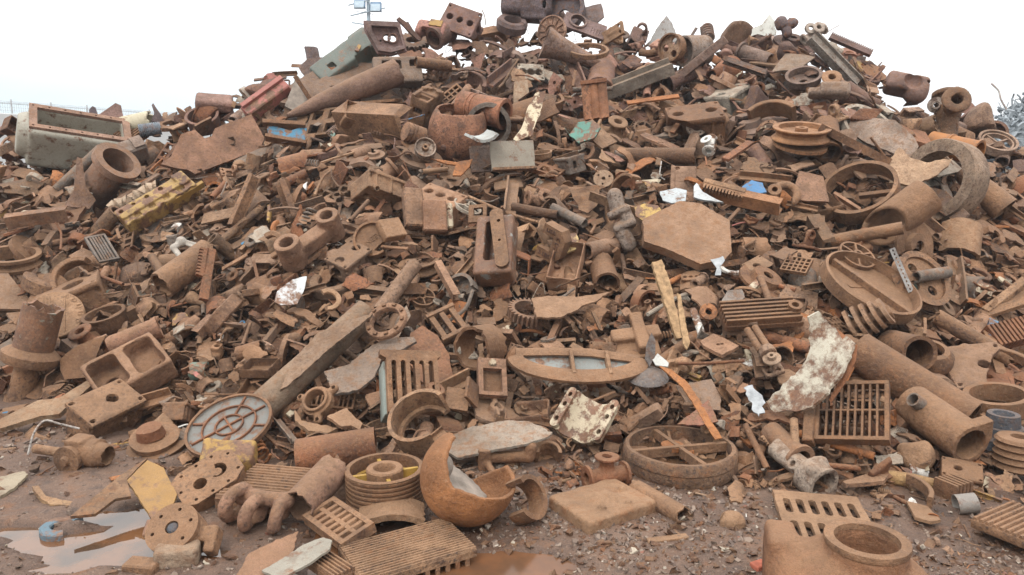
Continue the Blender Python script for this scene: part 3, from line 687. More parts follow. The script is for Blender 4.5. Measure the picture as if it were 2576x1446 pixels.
def v_bracket(g):
    sd = int(g.integers(1e6)); h = g.uniform(.25, .5); x0 = g.uniform(-.3, .1); hr = g.uniform(.07, .14); fr = g.random() < .4; nn = g.normal(size=3)
    def f(p):
        b = SU(.03, bx(p, (0, 0, -.2), (.5, .22, .05), .02), bx(p, (x0, 0, h / 2 - .2), (.05, .2, h / 2), .02), cy(p, (x0, 0, h - .2), 0, .18, .09), np.maximum(bx(p, (x0 + .15, 0, -.05), (.2, .03, .22), .01), (p[..., 0] - x0) * .7 + p[..., 2] - .16))
        b = cut(b, cy(p, (x0, 0, h - .2), 0, hr, .3), cy(p, (.38, .1, 0), 2, .05, .4), cy(p, (.38, -.1, 0), 2, .05, .4), cy(p, (-.4, 0, 0), 2, .06, .4))
        if fr: b = np.maximum(b, crack(p, nn, .15, .06, 7, sd))
        return b + .006 * snoise(p, 16, sd, 2)
    return sdf(f, (-.53, -.26, -.28), (.53, .26, .52), 38)
def v_valve(g):
    sd = int(g.integers(1e6)); r = g.uniform(.13, .2); b0 = g.uniform(-.15, .15)
    def f(p):
        b = SU(.05, cy(p, (0, 0, 0), 0, r, .48), cy(p, (b0, 0, .2), 2, r * .85, .25), sp(p, (b0, 0, 0), r * 1.35), cy(p, (-.45, 0, 0), 0, r * 1.6, .04), cy(p, (.45, 0, 0), 0, r * 1.5, .04), cy(p, (b0, 0, .44), 2, r * 1.45, .035))
        return cut(b, cy(p, (0, 0, 0), 0, r * .7, 1), cy(p, (b0, 0, .4), 2, r * .55, .4)) + .006 * snoise(p, 16, sd, 2)
    return sdf(f, (-.52, -.34, -.34), (.52, .34, .5), 36)
def v_lump(g):
    sd = int(g.integers(1e6)); ns = [unit(g.normal(size=3)) for _ in range(7)]; os_ = g.uniform(.16, .42, 7); rr = g.uniform(.6, 1.6, 3)
    def f(p):
        b = sp(p * rr, (0, 0, 0), .55)
        for i, n in enumerate(ns): b = np.maximum(b, p @ n - os_[i])
        return b + .022 * snoise(p, 9, sd, 3)
    q = sdf(f, (-.6, -.6, -.6), (.6, .6, .6), 22); e = (q[0].max(0) - q[0].min(0)).max(); return tr(q, -q[0].mean(0) / 1.0, None, 1) if e <= 0 else (( q[0] - q[0].mean(0)) / e, q[1])
def v_grate(g):
    c, r = int(g.integers(3, 6)), int(g.integers(2, 4)); w, h = 1.0, g.uniform(.55, .9)
    return plate(rect(w, h), g.uniform(.05, .1), [rect(w / c * .62, h / r * .68, -w / 2 + w * (i + .5) / c, -h / 2 + h * (j + .5) / r) for i in range(c) for j in range(r)], cell=0)
def v_rack(g): return warp(comb(1.0, g.uniform(.12, .25), g.uniform(.06, .14), int(g.integers(9, 18)), .06), .01, 3, int(g.integers(1e6)))
def v_fins(g): return fins(1.0, g.uniform(.4, .8), g.uniform(.25, .45), int(g.integers(4, 9)))
def v_shoe(g):
    a = g.uniform(80, 150); return warp(lathe([(.40, -.14), (.5, -.16), (.5, .16), (.40, .14), (.42, .03), (.3, .03), (.3, -.03), (.42, -.03)], 20, 0, a), .01, 5, int(g.integers(1e6)))
def v_arc(g): return tr(arc_ring(g.uniform(.3, .42), .5, g.uniform(.06, .3), 0, g.uniform(90, 270), 26, .008, int(g.integers(1e6))), (0, 0, 0))
def v_crumple(g): return warp(warp(plate(shard(g, 6, .8), .02, cell=.075), .09, 5, int(g.integers(1e6))), .03, 14, int(g.integers(1e6)))
def v_tray(g):
    w, d, t = g.uniform(.25, .4), g.uniform(.1, .22), .035; sd = int(g.integers(1e6)); nn = g.normal(size=3)
    return sdf(lambda p: np.maximum(cut(bx(p, (0, 0, 0), (.5, w, d), .03), bx(p, (0, 0, .1), (.5 - t, w - t, d + .1 - t), .02)), crack(p, nn, .33, .05, 8, sd)) + .005 * snoise(p, 14, sd, 2), (-.52, -.45, -.26), (.52, .45, .26), 34)
def v_clip(g): return arc_ring(.26, .5, g.uniform(.08, .2), 20, g.uniform(190, 300), 22, .006, int(g.integers(1e6)))
def v_wire(g):
    n = int(g.integers(4, 8)); P = np.cumsum(g.normal(size=(n, 3)) * np.array([.22, .22, .12]), 0); P = P - P.mean(0); P /= max(np.ptp(P, 0).max(), .01); return rod(P, .008, 5)
def v_cone(g): r = g.uniform(.25, .45); return sweep([(-.5, 0, 0), (-.2, 0, 0), (.2, 0, 0), (.5, 0, 0)], [r * .45, r * .5, r * .8, r], [r * .36, r * .4, r * .7, r * .9], 22, .02, int(g.integers(1e6)))
def v_block(g): return warp(cbox(1.0, g.uniform(.4, .8), g.uniform(.25, .5), .05, 4), .02, 4, int(g.integers(1e6)))
# ------------------------------------------------------------------ the things one can point at: the yard in front
def bowl(k):
    r = 122 * k
    def f(p):
        sh = np.maximum(sp(p, (0, 0, 0), r), -sp(p, (0, 0, 0), r * .915)); x, y = p[..., 0] / r, p[..., 1] / r
        s = np.clip((-x - .18) / .34, 0, 1); s = s * s * (3 - 2 * s); e = np.clip((x - .55) / .4, 0, 1)
        b = np.clip(y / .8, 0, 1)
        rim = .02 + .80 * s * np.clip((y + .55) / .7, 0, 1) + .22 * e * e - .55 * b * np.clip((x + .25) / .4, 0, 1) + .035 * snoise(p / r, 9, 3, 2)
        return np.maximum(sh, p[..., 2] - rim * r)
    g = sdf(f, (-r, -r, -r), (r, r, r * .95), 72)
    mud = sdf(lambda p: np.maximum(sp(p, (-.1 * r, .06 * r, 0), r * .9), np.maximum(crack(p, (.25, -.25, 1), -.28 * r, .05 * r, 16 / (r * 4), 8), sp(p, (0, 0, 0), r * .93))), (-r, -r, -r), (r, r, 0), 34)
    lump = sdf(lambda p: sp(p * np.array([1, 1.4, .8]), (-.62 * r, .25 * r, .08 * r), .26 * r) + .05 * r * snoise(p, 20, 5, 3), (-r, -.1 * r, -.5 * r), (-.2 * r, .6 * r, .6 * r), 26)
    return [('shell', g, 'rust', (.26, .112, .042), .3, None), ('mud_filling', mud, 'mud', TAN, 0, None), ('mud_lump', lump, 'mud', TAN, 0, None)]
OB('broken_sphere_shell', 'broken orange hollow iron sphere open like a bowl with grey mud inside', 'iron sphere', 'the broken orange iron bowl', 1180, 1240, ('f', .36, 72, 0), bowl, on=(1180, 1305), lift=.215)

def vpulley(k):
    r, h = 98 * k, 92 * k; n = 8; out = [(r * .86, 0), (r * .97, 0)]
    for i in range(n): z = h * (i + .15) / n; s = h / n; out += [(r, z), (r, z + s * .42), (r * .955, z + s * .6), (r * .955, z + s * .72)]
    out += [(r, h * .99), (r * .98, h), (r * .87, h)]
    rim = lathe(out, 56); hub = lathe([(r * .27, h * .1), (r * .47, h * .1), (r * .47, h * .96), (r * .44, h), (r * .29, h), (r * .27, h * .96)], 40)
    web = plate(circle(r * .875, 48), h * .13, [circle(r * .44, 32)] + [[(q * math.cos(a), q * math.sin(a)) for q, a in ((r * .56, c - .33), (r * .74, c - .42), (r * .78, c), (r * .74, c + .42), (r * .56, c + .33))] for c in (.8, 2.37, 3.94, 5.5)])
    ps = [('rim', rim, 'rust', BRN, .5, None), ('hub', hub, 'rust', TAN, .4, None), ('web', tr(web, (0, 0, h * .58)), 'coat', (.32, .19, .04), 0, None)]
    for a in (0, 90, 180, 270): ps.append(('spoke', tr(cbox(r * .41, r * .1, h * .32), (r * .665 * math.cos(R_(a)), r * .665 * math.sin(R_(a)), h * .72), (0, 0, a)), 'coat', (.36, .22, .045), .1, None))
    return ps
OB('grooved_pulley', 'large multi groove belt pulley with yellow painted spokes lying flat in the mud', 'pulley', 'the yellow grooved pulley', 970, 1235, ('g', 20), vpulley, on=(970, 1262), lift=0)

P, M, lx, ly, k = quad([(838, 1392), (1118, 1312), (1206, 1392), (925, 1470)], .035)
ps = ribbed(lx, ly, .035, 17, .012, SAND, .45)
for i in range(5): ps.append(('foot', tr(cbox(.02, .015, .05), (-lx / 2 + lx * (.55 + .09 * i), -ly / 2 + .01, -.03)), 'rust', TAN, .4, None))
hero('ribbed_floor_slab', 'flat ribbed cast iron slab in front of the broken orange sphere', 'ribbed slab', 'the ribbed slab in the mud', P, M, ps)
P, M, lx, ly, k = quad([(768, 1308), (868, 1370), (938, 1336), (838, 1258)], .07)
M = M @ rot3(14, 0, 0)
hero('drain_grate', 'rusty rectangular drain grate with two rows of slots beside the yellow pulley', 'drain grate', 'the two row drain grate', P, M, grate(lx, ly, .05, 7, 2, .025, .022, TAN, .4))
OB('curved_shell_plate', 'smooth curved dusty plate lying against the foot of the yellow pulley', 'curved plate', 'the smooth curved plate', 985, 1315, ('g', 8), lambda k: tr(bend(plate(jagpoly(rect(165 * k, 100 * k), 1.5 * k, 12 * k, 4), 16 * k), 150 * k), (0, 0, .05)), on=(985, 1318), lift=.03, col=SAND, dust=.5)
def cover(kx, ky):
    w, d = 232 * kx, 235 * ky
    def f(p):
        b = bx(p, (0, 0, .03), (w / 2, d / 2, .045), .016); r = np.maximum(np.abs(p[..., 0]) / w, np.abs(p[..., 1]) / d)
        py = np.maximum(p[..., 2] - .075 - np.clip(.045 - .2 * np.abs(r - .0) , -.02, .03), r * 1 - .30)
        lugs = U(sp(p, (-w * .05, d * .33, .08), .022), sp(p, (w * .27, -d * .18, .08), .02), sp(p, (w * .34, d * .16, .08), .016))
        return np.maximum(SU(.008, b, py, lugs), -bx(p, (0, 0, -.03), (w * .42, d * .42, .05))) + .002 * snoise(p, 40, 4, 2)
    return sdf(f, (-w / 2, -d / 2, -.02), (w / 2, d / 2, .13), 60)
P, M, lx, ly, k = quad([(1385, 1285), (1475, 1352), (1662, 1298), (1535, 1228)], -.005)
hero('square_hatch_cover', 'thick square dust coated hatch cover with a low raised centre lying on bare mud', 'hatch cover', 'the square hatch cover', P, M, [(None, cover(lx / 232, ly / 235), 'rust', SAND, .5, None)])
A_, B_ = hit_z(1596, 1250), hit_z(1716, 1322)
OB('pipe', 'thin plain pipe lying beside the square hatch cover', 'pipe', 'the thin pipe by the hatch cover', 1660, 1285, ('g', math.degrees(math.atan2(*(B_ - A_)[[1, 0]]))), lambda k: pipe(float(np.linalg.norm(B_ - A_)), 24 * k, 20 * k, 20, 5, .006, 3), on=(1656, 1284), lift=.045, col=TAN)
OB('flat_bar', 'short flat bar on the mud at the end of the thin pipe', 'flat bar', 'the short bar on the mud', 1680, 1362, ('g', 14), lambda k: warp(cbox(110 * k, 22 * k, 18 * k), .002, 20), on=(1680, 1366), lift=.012, col=SAND)
def ringcover(k):
    r, h = 142 * k, 58 * k
    rim = lathe([(r * .88, 0), (r * .97, 0), (r, h * .25), (r * .985, h * .52), (r * 1.0, h * .56), (r * .985, h * .9), (r * .95, h), (r * .885, h)], 64)
    ps = [('rim', warp(rim, .004, 14, 5), 'rust', (.15, .088, .052), .3, None), ('floor_disc', tr(plate(circle(r * .9, 40), h * .08), (0, 0, h * .30)), 'water', BRN, 0, None),
          ('brace', tr(cbox(r * 1.80, r * .085, h * .42), (0, 0, h * .72), (0, 0, 12)), 'rust', TAN, .4, None), ('brace', tr(cbox(r * 1.80, r * .085, h * .40), (0, 0, h * .71), (0, 0, 108)), 'rust', TAN, .4, None)]
    return ps
OB('manhole_ring', 'round manhole ring with crossed braces and rusty rainwater standing inside', 'manhole ring', 'the cross braced manhole ring', 1708, 1165, ('g', 0), ringcover, on=(1708, 1172), lift=0)
OB('rust_disc', 'orange rusty disc in the water of the cross braced ring', 'disc', 'the orange disc in the ring', 1686, 1160, ('g', 0), lambda k: plate(jagpoly(circle(29 * k, 18), 1.5 * k, 9 * k, 3), 10 * k), on=(1690, 1165), lift=.10, col=ORG, dust=.1)
OB('broken_ring', 'broken thick iron ring standing on edge behind the orange sphere', 'broken ring', 'the broken ring on edge', 1328, 1268, ('f', .62, 20, 0), lambda k: warp(lathe([(44 * k, -26 * k), (58 * k, -26 * k), (58 * k, 26 * k), (44 * k, 26 * k)], 36, -140, 130), .004, 14), on=(1322, 1312), lift=.11, col=BRN)
P, M, lx, ly, k = quad([(1935, 1235), (2158, 1258), (2232, 1400), (1995, 1382)], .05)
g = plate(jagpoly(rect(lx, ly), .002, .05, 3), .028, [slot(-lx / 2 + lx * (.13 + .148 * i), s * ly * .21, lx * .085, ly * .27) for i in range(6) for s in (-1, 1)])
hero('slotted_drain_cover', 'pale slotted drain cover with two rows of rounded slots behind the round port casting', 'drain cover', 'the pale slotted drain cover', P, M, [(None, g, 'rust', SAND, .5, None)])
def housing(k):
    r = 88 * k; h = .30
    def f(p):
        body = SU(.05, sp(p * np.array([.80, 1.0, 1.1]), (0, 0, .0), .235), bx(p, (-.25, .12, .03), (.06, .10, .14), .03), bx(p, (.28, -.10, -.03), (.12, .12, .09), .05))
        b = SU(.02, body, cy(p, (.03, -.02, .17), 2, r * 1.10, .05)); b = cut(b, cy(p, (.03, -.02, .25), 2, r * .84, .22), bx(p, (0, 0, -.5), (1, 1, .3)))
        return b + .002 * snoise(p, 50, 7, 2)
    g = sdf(f, (-.45, -.32, -.2), (.48, .36, .28), 76)
    ps = [('casing', g, 'rust', (.20, .098, .05), .55, None)]
    ps.append(('flange_ring', tr(lathe([(r * .84, 0), (r * 1.12, 0), (r * 1.14, .012), (r * 1.12, .024), (r * .86, .024)], 44), (.03, -.02, .216)), 'rust', TAN, .35, None))
    return ps
OB('pump_housing', 'big rusty cast housing with a wide round port nearest the camera', 'pump housing', 'the big housing with a round port', 2130, 1400, ('g', -14), housing, on=(2140, 1535), lift=.07)
P, M, lx, ly, k = quad([(2462, 1302), (2560, 1268), (2690, 1340), (2590, 1400)], .05)
hero('ribbed_step_plate', 'ribbed step plate at the gravel edge below the pile of ring castings', 'ribbed plate', 'the ribbed plate at the gravel edge', P, M, ribbed(lx, ly, .04, 10, .014, TAN, .4))
def axle_tube(k):
    L = 165 * k
    def f(p):
        a = U(cap(p, (-L * .55, 0, 0), (L * .2, 0, 0), 27 * k)); a = np.maximum(a, -L * .5 - p[..., 0])
        b = SU(.02, a, cy(p, (L * .36, 0, 0), 0, 46 * k, L * .17), cy(p, (L * .1, -5 * k, 20 * k), 2, 15 * k, 28 * k), sp(p, (L * .3, 40 * k, 10 * k), 16 * k), sp(p, (L * .4, -38 * k, -14 * k), 18 * k), sp(p, (L * .45, 5 * k, -46 * k), 14 * k), sp(p, (L * .42, 10 * k, 46 * k), 14 * k))
        return cut(b, cy(p, (L * .5, 0, 0), 0, 34 * k, L * .3), cy(p, (0, 0, 0), 0, 20 * k, L), cy(p, (L * .1, -5 * k, 44 * k), 2, 7 * k, 10 * k)) + .0012 * snoise(p, 60, 3, 2)
    return sdf(f, (-L * .52, -55 * k, -62 * k), (L * .55, 58 * k, 62 * k), 70)
OB('bearing_tube', 'light grey cast tube with a threaded open mouth and small lugs', 'cast tube', 'the light grey open tube', 2002, 1165, ('a', -33, 34), axle_tube, on=(2005, 1215), lift=.10, col=(.27, .22, .175), dust=.4)
OB('lipped_pipe', 'thick dusty pipe with a pointed lip and a short side stub', 'pipe', 'the thick lipped pipe', 2365, 1065, ('a', -30, 38), lambda k: [('body', sdf(lambda p: cut(U(cy(p, (0, 0, 0), 0, 52 * k, 100 * k), np.maximum(bx(p, (86 * k, 40 * k, -5 * k), (14 * k, 40 * k, 40 * k), 6 * k), 0.8 * (np.abs(p[..., 2] + 5 * k) + (p[..., 1] - 78 * k)))), cy(p, (0, 0, 0), 0, 39 * k, 200 * k)), (-100 * k, -54 * k, -54 * k), (102 * k, 84 * k, 54 * k), 60), 'rust', TAN, .5, None), ('stub', tr(pipe(34 * k, 18 * k, 14 * k, 14), (-40 * k, 10 * k, 62 * k), (0, -90, 0)), 'rust', GRY, .4, None)], lift=.13)
OB('pipe', 'long wide dark brown pipe sloping down behind the thick lipped pipe', 'pipe', 'the long wide pipe', 2290, 965, ('a', -28, 10), lambda k: pipe(300 * k, 52 * k, 44 * k, 28, 6), lift=.12, col=BRN, dust=.4)
OB('pipe', 'open pipe mouth with a black inside pointing at the viewer', 'pipe', 'the black pipe mouth', 2277, 880, ('a', -10, 60), lambda k: pipe(130 * k, 42 * k, 34 * k, 28, 4, 0, 0, 44 * k, 9 * k), lift=.14, col=BRN, dust=.2)
P, M, lx, ly, k = quad([(2060, 1112), (2245, 1112), (2232, 965), (2048, 965)], .2, (.82, 110))
ps = [q if q[0] != 'bar' else q for q in grate(lx, ly, .055, 9, 2, .022, .012, BRN, .45)]
ps.append(('side_rail', tr(cbox(.06, ly * 1.12, .075), (-lx / 2 - .028, 0, .01)), 'rust', BRN, .45, None))
hero('firebox_grate', 'upright brown firebox grate with two rows of thin upright bars', 'firebox grate', 'the upright firebox grate', P, M, ps)
OB('flange_collar', 'wide ring collar lying flat on top of a flat ring', 'ring collar', 'the wide ring collar', 2508, 1010, ('f', .40, 96, 0), lambda k: [('collar', lathe([(58 * k, -22 * k), (70 * k, -22 * k), (74 * k, 8 * k), (74 * k, 22 * k), (60 * k, 22 * k), (58 * k, 4 * k)], 44), 'rust', TAN, .4, None), ('base_ring', tr(lathe([(64 * k, -8 * k), (92 * k, -8 * k), (92 * k, 2 * k), (64 * k, 2 * k)], 44), (-12 * k, 0, -30 * k)), 'rust', TAN, .4, None)], lift=.12)
OB('stepped_hub', 'blue black stepped hub casting below the wide ring collar', 'hub casting', 'the blue black stepped hub', 2520, 1082, ('f', .3, 90, 0), lambda k: lathe([(0, 30 * k), (20 * k, 30 * k), (24 * k, 44 * k), (36 * k, 44 * k), (40 * k, 14 * k), (48 * k, 12 * k), (50 * k, -8 * k), (78 * k, -10 * k), (78 * k, -34 * k), (0, -34 * k)], 36), lift=.12, col=DKB, dust=.25)
OB('ring_stack_spool', 'ribbed spool of stacked rings under the blue black hub', 'ribbed spool', 'the ribbed spool', 2560, 1138, ('f', .3, 90, 0), lambda k: lathe([(20 * k, -42 * k)] + [(q * k, z * k) for i in range(5) for q, z in ((48, -42 + i * 17), (54, -36 + i * 17), (48, -28 + i * 17))] + [(20 * k, 42 * k)], 36), lift=.1, col=TAN, dust=.4)
TR('curved_sheet', 'large curved white enamel sheet bleeding orange rust', 'enamel sheet', 'the rust stained white sheet', [(2035, 800), (2062, 786), (2095, 822), (2135, 850), (2154, 868), (2150, 905), (2122, 962), (2085, 1010), (2050, 1030), (1995, 1036), (1950, 1038), (1928, 1012), (1965, 972), (2005, 935), (2036, 885), (2042, 842)], (.95, 150, -29), 7, .36, (.48, .44, .35), 'stain', .1, 2.0, wr=.008, post=lambda g, k: bend(g, -105 * k), parts=lambda k, P, M: [('rust_edge', plate(on_plane([(2100, 822), (2135, 850), (2156, 868), (2152, 905), (2124, 964), (2090, 1012), (2084, 1005), (2112, 955), (2136, 900), (2132, 875)], P + M[:, 2] * .012, M), 5 * k), 'rust', (.24, .1, .045), .1)])
TR('cloth_rag', 'crumpled white cloth rag beside the rust stained white sheet', 'rag', 'the white rag', [(1868, 978), (1892, 972), (1900, 990), (1912, 1000), (1920, 1035), (1906, 1056), (1890, 1035), (1880, 1010)], (.8, 90), 3, .14, WHT, 'rag', 0, 3, wr=.02)
TR('steel_strap', 'long bent orange rust strap running down to the manhole ring', 'strap', 'the long orange strap', [(1660, 922), (1690, 930), (1730, 962), (1762, 1008), (1818, 1100), (1800, 1104), (1745, 1015), (1718, 975), (1690, 948)], (.75, 80), 4, .16, ORG, 'rust', .2, .6)
OB('finned_block', 'small finned block lying on the gravel by a yellow shaft', 'finned block', 'the finned block on gravel', 2395, 1232, ('g', 25), lambda k: fins(70 * k, 60 * k, 45 * k, 5), on=(2395, 1248), lift=.045, col=BRN)
OB('stub_shaft', 'tapered yellow brown shaft pointing at the finned block', 'shaft', 'the yellow brown shaft', 2315, 1220, ('g', -24), lambda k: sweep([(-85 * k, 0, 0), (-60 * k, 0, 0), (-20 * k, 0, 0), (40 * k, 0, 0), (44 * k, 0, 0), (80 * k, 0, 0)], [14 * k, 18 * k, 18 * k, 12 * k, 16 * k, 12 * k], None, 12), on=(2315, 1230), lift=.04, col=(.36, .23, .10), dust=.3)
TR('plate', 'dark red triangular plate leaning beside the long orange strap', 'triangular plate', 'the red triangular plate', [(1702, 1068), (1784, 1008), (1806, 1062), (1760, 1072)], (.8, 80), 5, .12, (.2, .075, .05), jag=.8)
TR('plate', 'grey brown square plate behind the red triangular plate', 'square plate', 'the grey brown square plate', [(1700, 970), (1790, 955), (1812, 1000), (1812, 1035), (1735, 1030)], (.8, 85), 5, .09, (.19, .14, .11), jag=.8)
def halfshell(k):
    L = 120 * k; pr = [(r * k * math.cos(R_(a)), r * k * math.sin(R_(a)) - 30 * k) for r, rng in ((52, range(20, 161, 14)), (62, range(160, 19, -14))) for a in rng]
    g = [('shell', prism(pr, L, 6, 2 * k), 'paint', CRM, .35, None)]
    for s in (-1, 1):
        g.append(('lug_rail', tr(plate(slot(0, 0, L, 24 * k), 16 * k, [slot(-L * .3, 0, 14 * k, 11 * k), slot(0.02, 0, 14 * k, 11 * k), slot(L * .32, 0, 14 * k, 11 * k)]), (0, s * 62 * k, -14 * k)), 'paint', CRM, .4, None))
    return g
OB('bearing_half_shell', 'cream half round bearing shell with square bolt holes on both rails', 'bearing shell', 'the cream half round shell', 1475, 1050, ('f', .8, 120, 62), lambda k: [(n, tr(g, (0, 0, 0), (180, 0, 0)), m, c, d, l) for n, g, m, c, d, l in halfshell(k)], lift=.15)
def boat(k):
    L = 158 * k; H = 52 * k
    poly = [(-L, H * .55), (-L * .4, H * .62), (L * .2, H * .62), (L * .98, H * .28)] + [(L * math.cos(R_(a)), -H * 1.1 * math.sin(R_(a)) + .2 * H) for a in range(12, 180, 12)]
    ps = [('base_plate', plate(poly, 8 * k), 'coat', (.215, .225, .21), .3, None)]
    arc = [(L * 1.02 * math.cos(R_(a)), -H * 1.14 * math.sin(R_(a)) + .2 * H, 14 * k) for a in range(0, 181, 9)]
    ps.append(('rim', sweep(arc, 9 * k, None, 6, sq=2.6), 'rust', TAN, .4, None)); ps.append(('top_edge', sweep([(-L, H * .56, 12 * k), (-L * .4, H * .63, 14 * k), (L * .2, H * .63, 14 * k), (L, H * .3, 12 * k)], 5 * k, None, 6, sq=3), 'rust', TAN, .4, None))
    for x in (-.12, .46): ps.append(('divider', tr(cbox(9 * k, H * 1.5, 26 * k), (L * x, -H * .12, 12 * k)), 'rust', SAND, .35, None))
    return ps
OB('half_moon_lid', 'half moon shaped lid with three grey bays and a thick curved rim', 'half moon lid', 'the half moon lid', 1455, 920, ('f', .72, 78, 0), boat, lift=.2)
def slotrad(k):
    w, h = 132 * k, 165 * k; pl = [(-w * .5, h * .5), (-w * .62, h * .5), (-w * .62, h * .42), (-w * .5, h * .36), (-w * .5, -h * .5), (w * .5, -h * .5), (w * .5, h * .36), (w * .58, h * .42), (w * .58, h * .5)][::-1]
    g = plate(pl, 22 * k, [slot(-w * .36 + w * .18 * i, -.03 * h, w * .095, h * .72) for i in range(5)])
    ps = [('face', g, 'rust', TAN, .35, None), ('side_plate', tr(cbox(20 * k, h * .86, 60 * k), (-w * .46, -h * .06, -44 * k)), 'coat', (.24, .27, .24), .2, None), ('side_plate', tr(cbox(14 * k, h * .86, 50 * k), (w * .46, -h * .06, -38 * k)), 'rust', BRN, .3, None)]
    ps.append(('lettering', tr(text('UC YED', 13 * k, 1.2 * k), (-w * .45, -h * .05, 11.5 * k), (0, 0, -90)), 'rust', TAN, .4, None)); return ps
OB('furnace_casting', 'upright casting with five tall rounded slots and worn lettering on its leg', 'slotted casting', 'the tall slotted casting', 1038, 960, ('f', .9, 60, -3), slotrad, lift=.27)
OB('half_ring_channel', 'broken half ring channel of pale crusted iron open to one side', 'half ring', 'the pale half ring channel', 1062, 1062, ('f', .72, 120, 0), lambda k: warp(lathe([(60 * k, -34 * k), (80 * k, -34 * k), (80 * k, 34 * k), (70 * k, 34 * k), (72 * k, -22 * k), (60 * k, -22 * k)], 40, 50, 310), .004, 16), lift=.26, col=SAND, dust=.3)
TR('shell_plate', 'long grey curved shell plate with a ragged lower edge', 'shell plate', 'the long grey shell plate', [(1112, 1108), (1180, 1078), (1270, 1062), (1330, 1064), (1392, 1090), (1380, 1102), (1330, 1118), (1240, 1135), (1150, 1152), (1120, 1135)], (.62, 96), 7, .14, (.23, .205, .17), 'rust', .35, 1.6, post=lambda g, k: g)
OB('pipe', 'short fat red brown cylinder lying across in front of the torn plates', 'cylinder', 'the red brown cylinder', 848, 1135, ('a', 4, 6), lambda k: pipe(195 * k, 46 * k, 38 * k, 28, 4), lift=.10, col=RUS, dust=.4)
def webcover(k):
    r = 108 * k
    ps = [('disc', lathe([(0, -7 * k), (r * .95, -7 * k), (r, -3 * k), (r, 8 * k), (r * .95, 10 * k), (r * .93, 2 * k), (0, 2 * k)], 56), 'coat', (.165, .16, .145), .55, None), ('rim', lathe([(r * .94, 2 * k), (r * 1.005, -2 * k), (r * 1.005, 11 * k), (r * .94, 11 * k)], 56), 'rust', BRN, .3, None)]
    for q in (.32, .62): ps.append(('ring_rib', lathe([(r * (q - .022), 1 * k), (r * (q + .022), 1 * k), (r * (q + .018), 8 * k), (r * (q - .018), 8 * k)], 40), 'rust', RUS, .1, None))
    for a, L, o in ((35, 1.85, 0), (125, .64, 0), (80, .6, .63), (170, .3, .77), (260, .3, .77), (350, .3, .77)):
        ps.append(('straight_rib', tr(cbox(r * L * .97, r * .045, 7 * k), (r * o * math.cos(R_(a)), r * o * math.sin(R_(a)), 4.5 * k), (0, 0, a)), 'rust', RUS, .1, None))
    return ps
OB('ribbed_disc_cover', 'large round grey brown cover with a web of rusty ribs', 'round cover', 'the round grey cover', 578, 1072, ('f', .62, 110, 0), webcover, lift=.17)
OB('crushed_casing', 'crumpled yellow painted casing scraped down to rust in front of the round grey cover', 'casing', 'the crumpled yellow casing', 578, 1148, ('f', .75, 90, -8), lambda k: sdf(lambda p: bx(p, (0, 0, 0), (62 * k, 36 * k, 28 * k), 10 * k) + .018 * snoise(p, 16, 9, 3), (-85 * k, -60 * k, -50 * k), (85 * k, 60 * k, 50 * k), 44), lift=.10, col=YEL, mat='paint', dust=.3)
def gearplate(k):
    w, h = 120 * k, 165 * k
    pl = slot(0, 0, w, h, 6)
    r = 22 * k; crescent = [(r * math.cos(R_(a)) - 0, h * .17 + r * math.sin(R_(a))) for a in range(-60, 181, 20)] + [(r * .55 * math.cos(R_(a)) + 4 * k, h * .17 + r * .55 * math.sin(R_(a)) - 4 * k) for a in range(180, -61, -30)]
    pl = [(max(-w / 2, min(w / 2, x)), max(-h / 2, min(h / 2, y))) for x, y in [(-w * .5, -h * .32), (-w * .36, -h * .48), (w * .36, -h * .48), (w * .5, -h * .32), (w * .5, h * .3), (w * .3, h * .5), (-w * .3, h * .5), (-w * .5, h * .3)]]
    holes = [crescent, circle(17 * k, 18, 8 * k, -h * .14)] + [circle(4.5 * k, 8, x * w, y * h) for x, y in ((-.38, -.3), (.38, -.3), (-.42, .2), (.42, .2), (-.25, .42), (.25, .42), (0, -.42), (-.42, -.05), (.42, -.05))]
    return [('face_plate', plate(pl, 10 * k, holes), 'rust', TAN, .45, None), ('block', tr(plate([(x * .96, y * .96) for x, y in pl], 30 * k, [circle(19 * k, 18, 8 * k, -h * .14), circle(24 * k, 18, 0, h * .17)]), (0, 0, -20.5 * k)), 'rust', TAN, .3, None)]
OB('pump_end_plate', 'tilted pump end plate with a crescent port and a round port', 'pump plate', 'the tilted pump end plate', 528, 1205, ('f', .74, 112, -62), gearplate, on=(528, 1262), lift=.13)
def discpump(k):
    r = 66 * k
    disc = plate(circle(r, 40), 16 * k, [circle(5 * k, 8, r * .72 * math.cos(R_(a)), r * .72 * math.sin(R_(a))) for a in range(20, 380, 60)] + [circle(17 * k, 20)])
    body = sdf(lambda p: cut(SU(.012, cy(p, (8 * k, 0, -26 * k), 2, r * .92, 26 * k), bx(p, (r * .95, -8 * k, -30 * k), (r * .62, 20 * k, 22 * k), 6 * k), bx(p, (r * 1.42, -r * .35, -30 * k), (14 * k, r * .5, 20 * k), 5 * k)), cy(p, (0, 0, 0), 2, 14 * k, 40 * k)), (-r, -r, -56 * k), (r * 1.7, r, 4 * k), 56)
    return [('disc', disc, 'rust', TAN, .5, None), ('body', tr(body, (0, 0, -9 * k)), 'rust', TAN, .4, None), ('shaft_end', tr(lathe([(0, -20 * k), (14 * k, -20 * k), (14 * k, 4 * k), (10 * k, 8 * k), (0, 8 * k)], 20), (0, 0, 0)), 'rust', DKB, .1, None), ('inlet', tr(cbox(36 * k, 44 * k, 40 * k), (-r * .98, 12 * k, -28 * k)), 'paint', CRM, .2, None)]
OB('disc_pump', 'pump with a flat drilled disc face standing at the puddle edge', 'pump', 'the disc faced pump', 435, 1330, ('f', .80, 125, -8), discpump, on=(440, 1388), lift=.11)
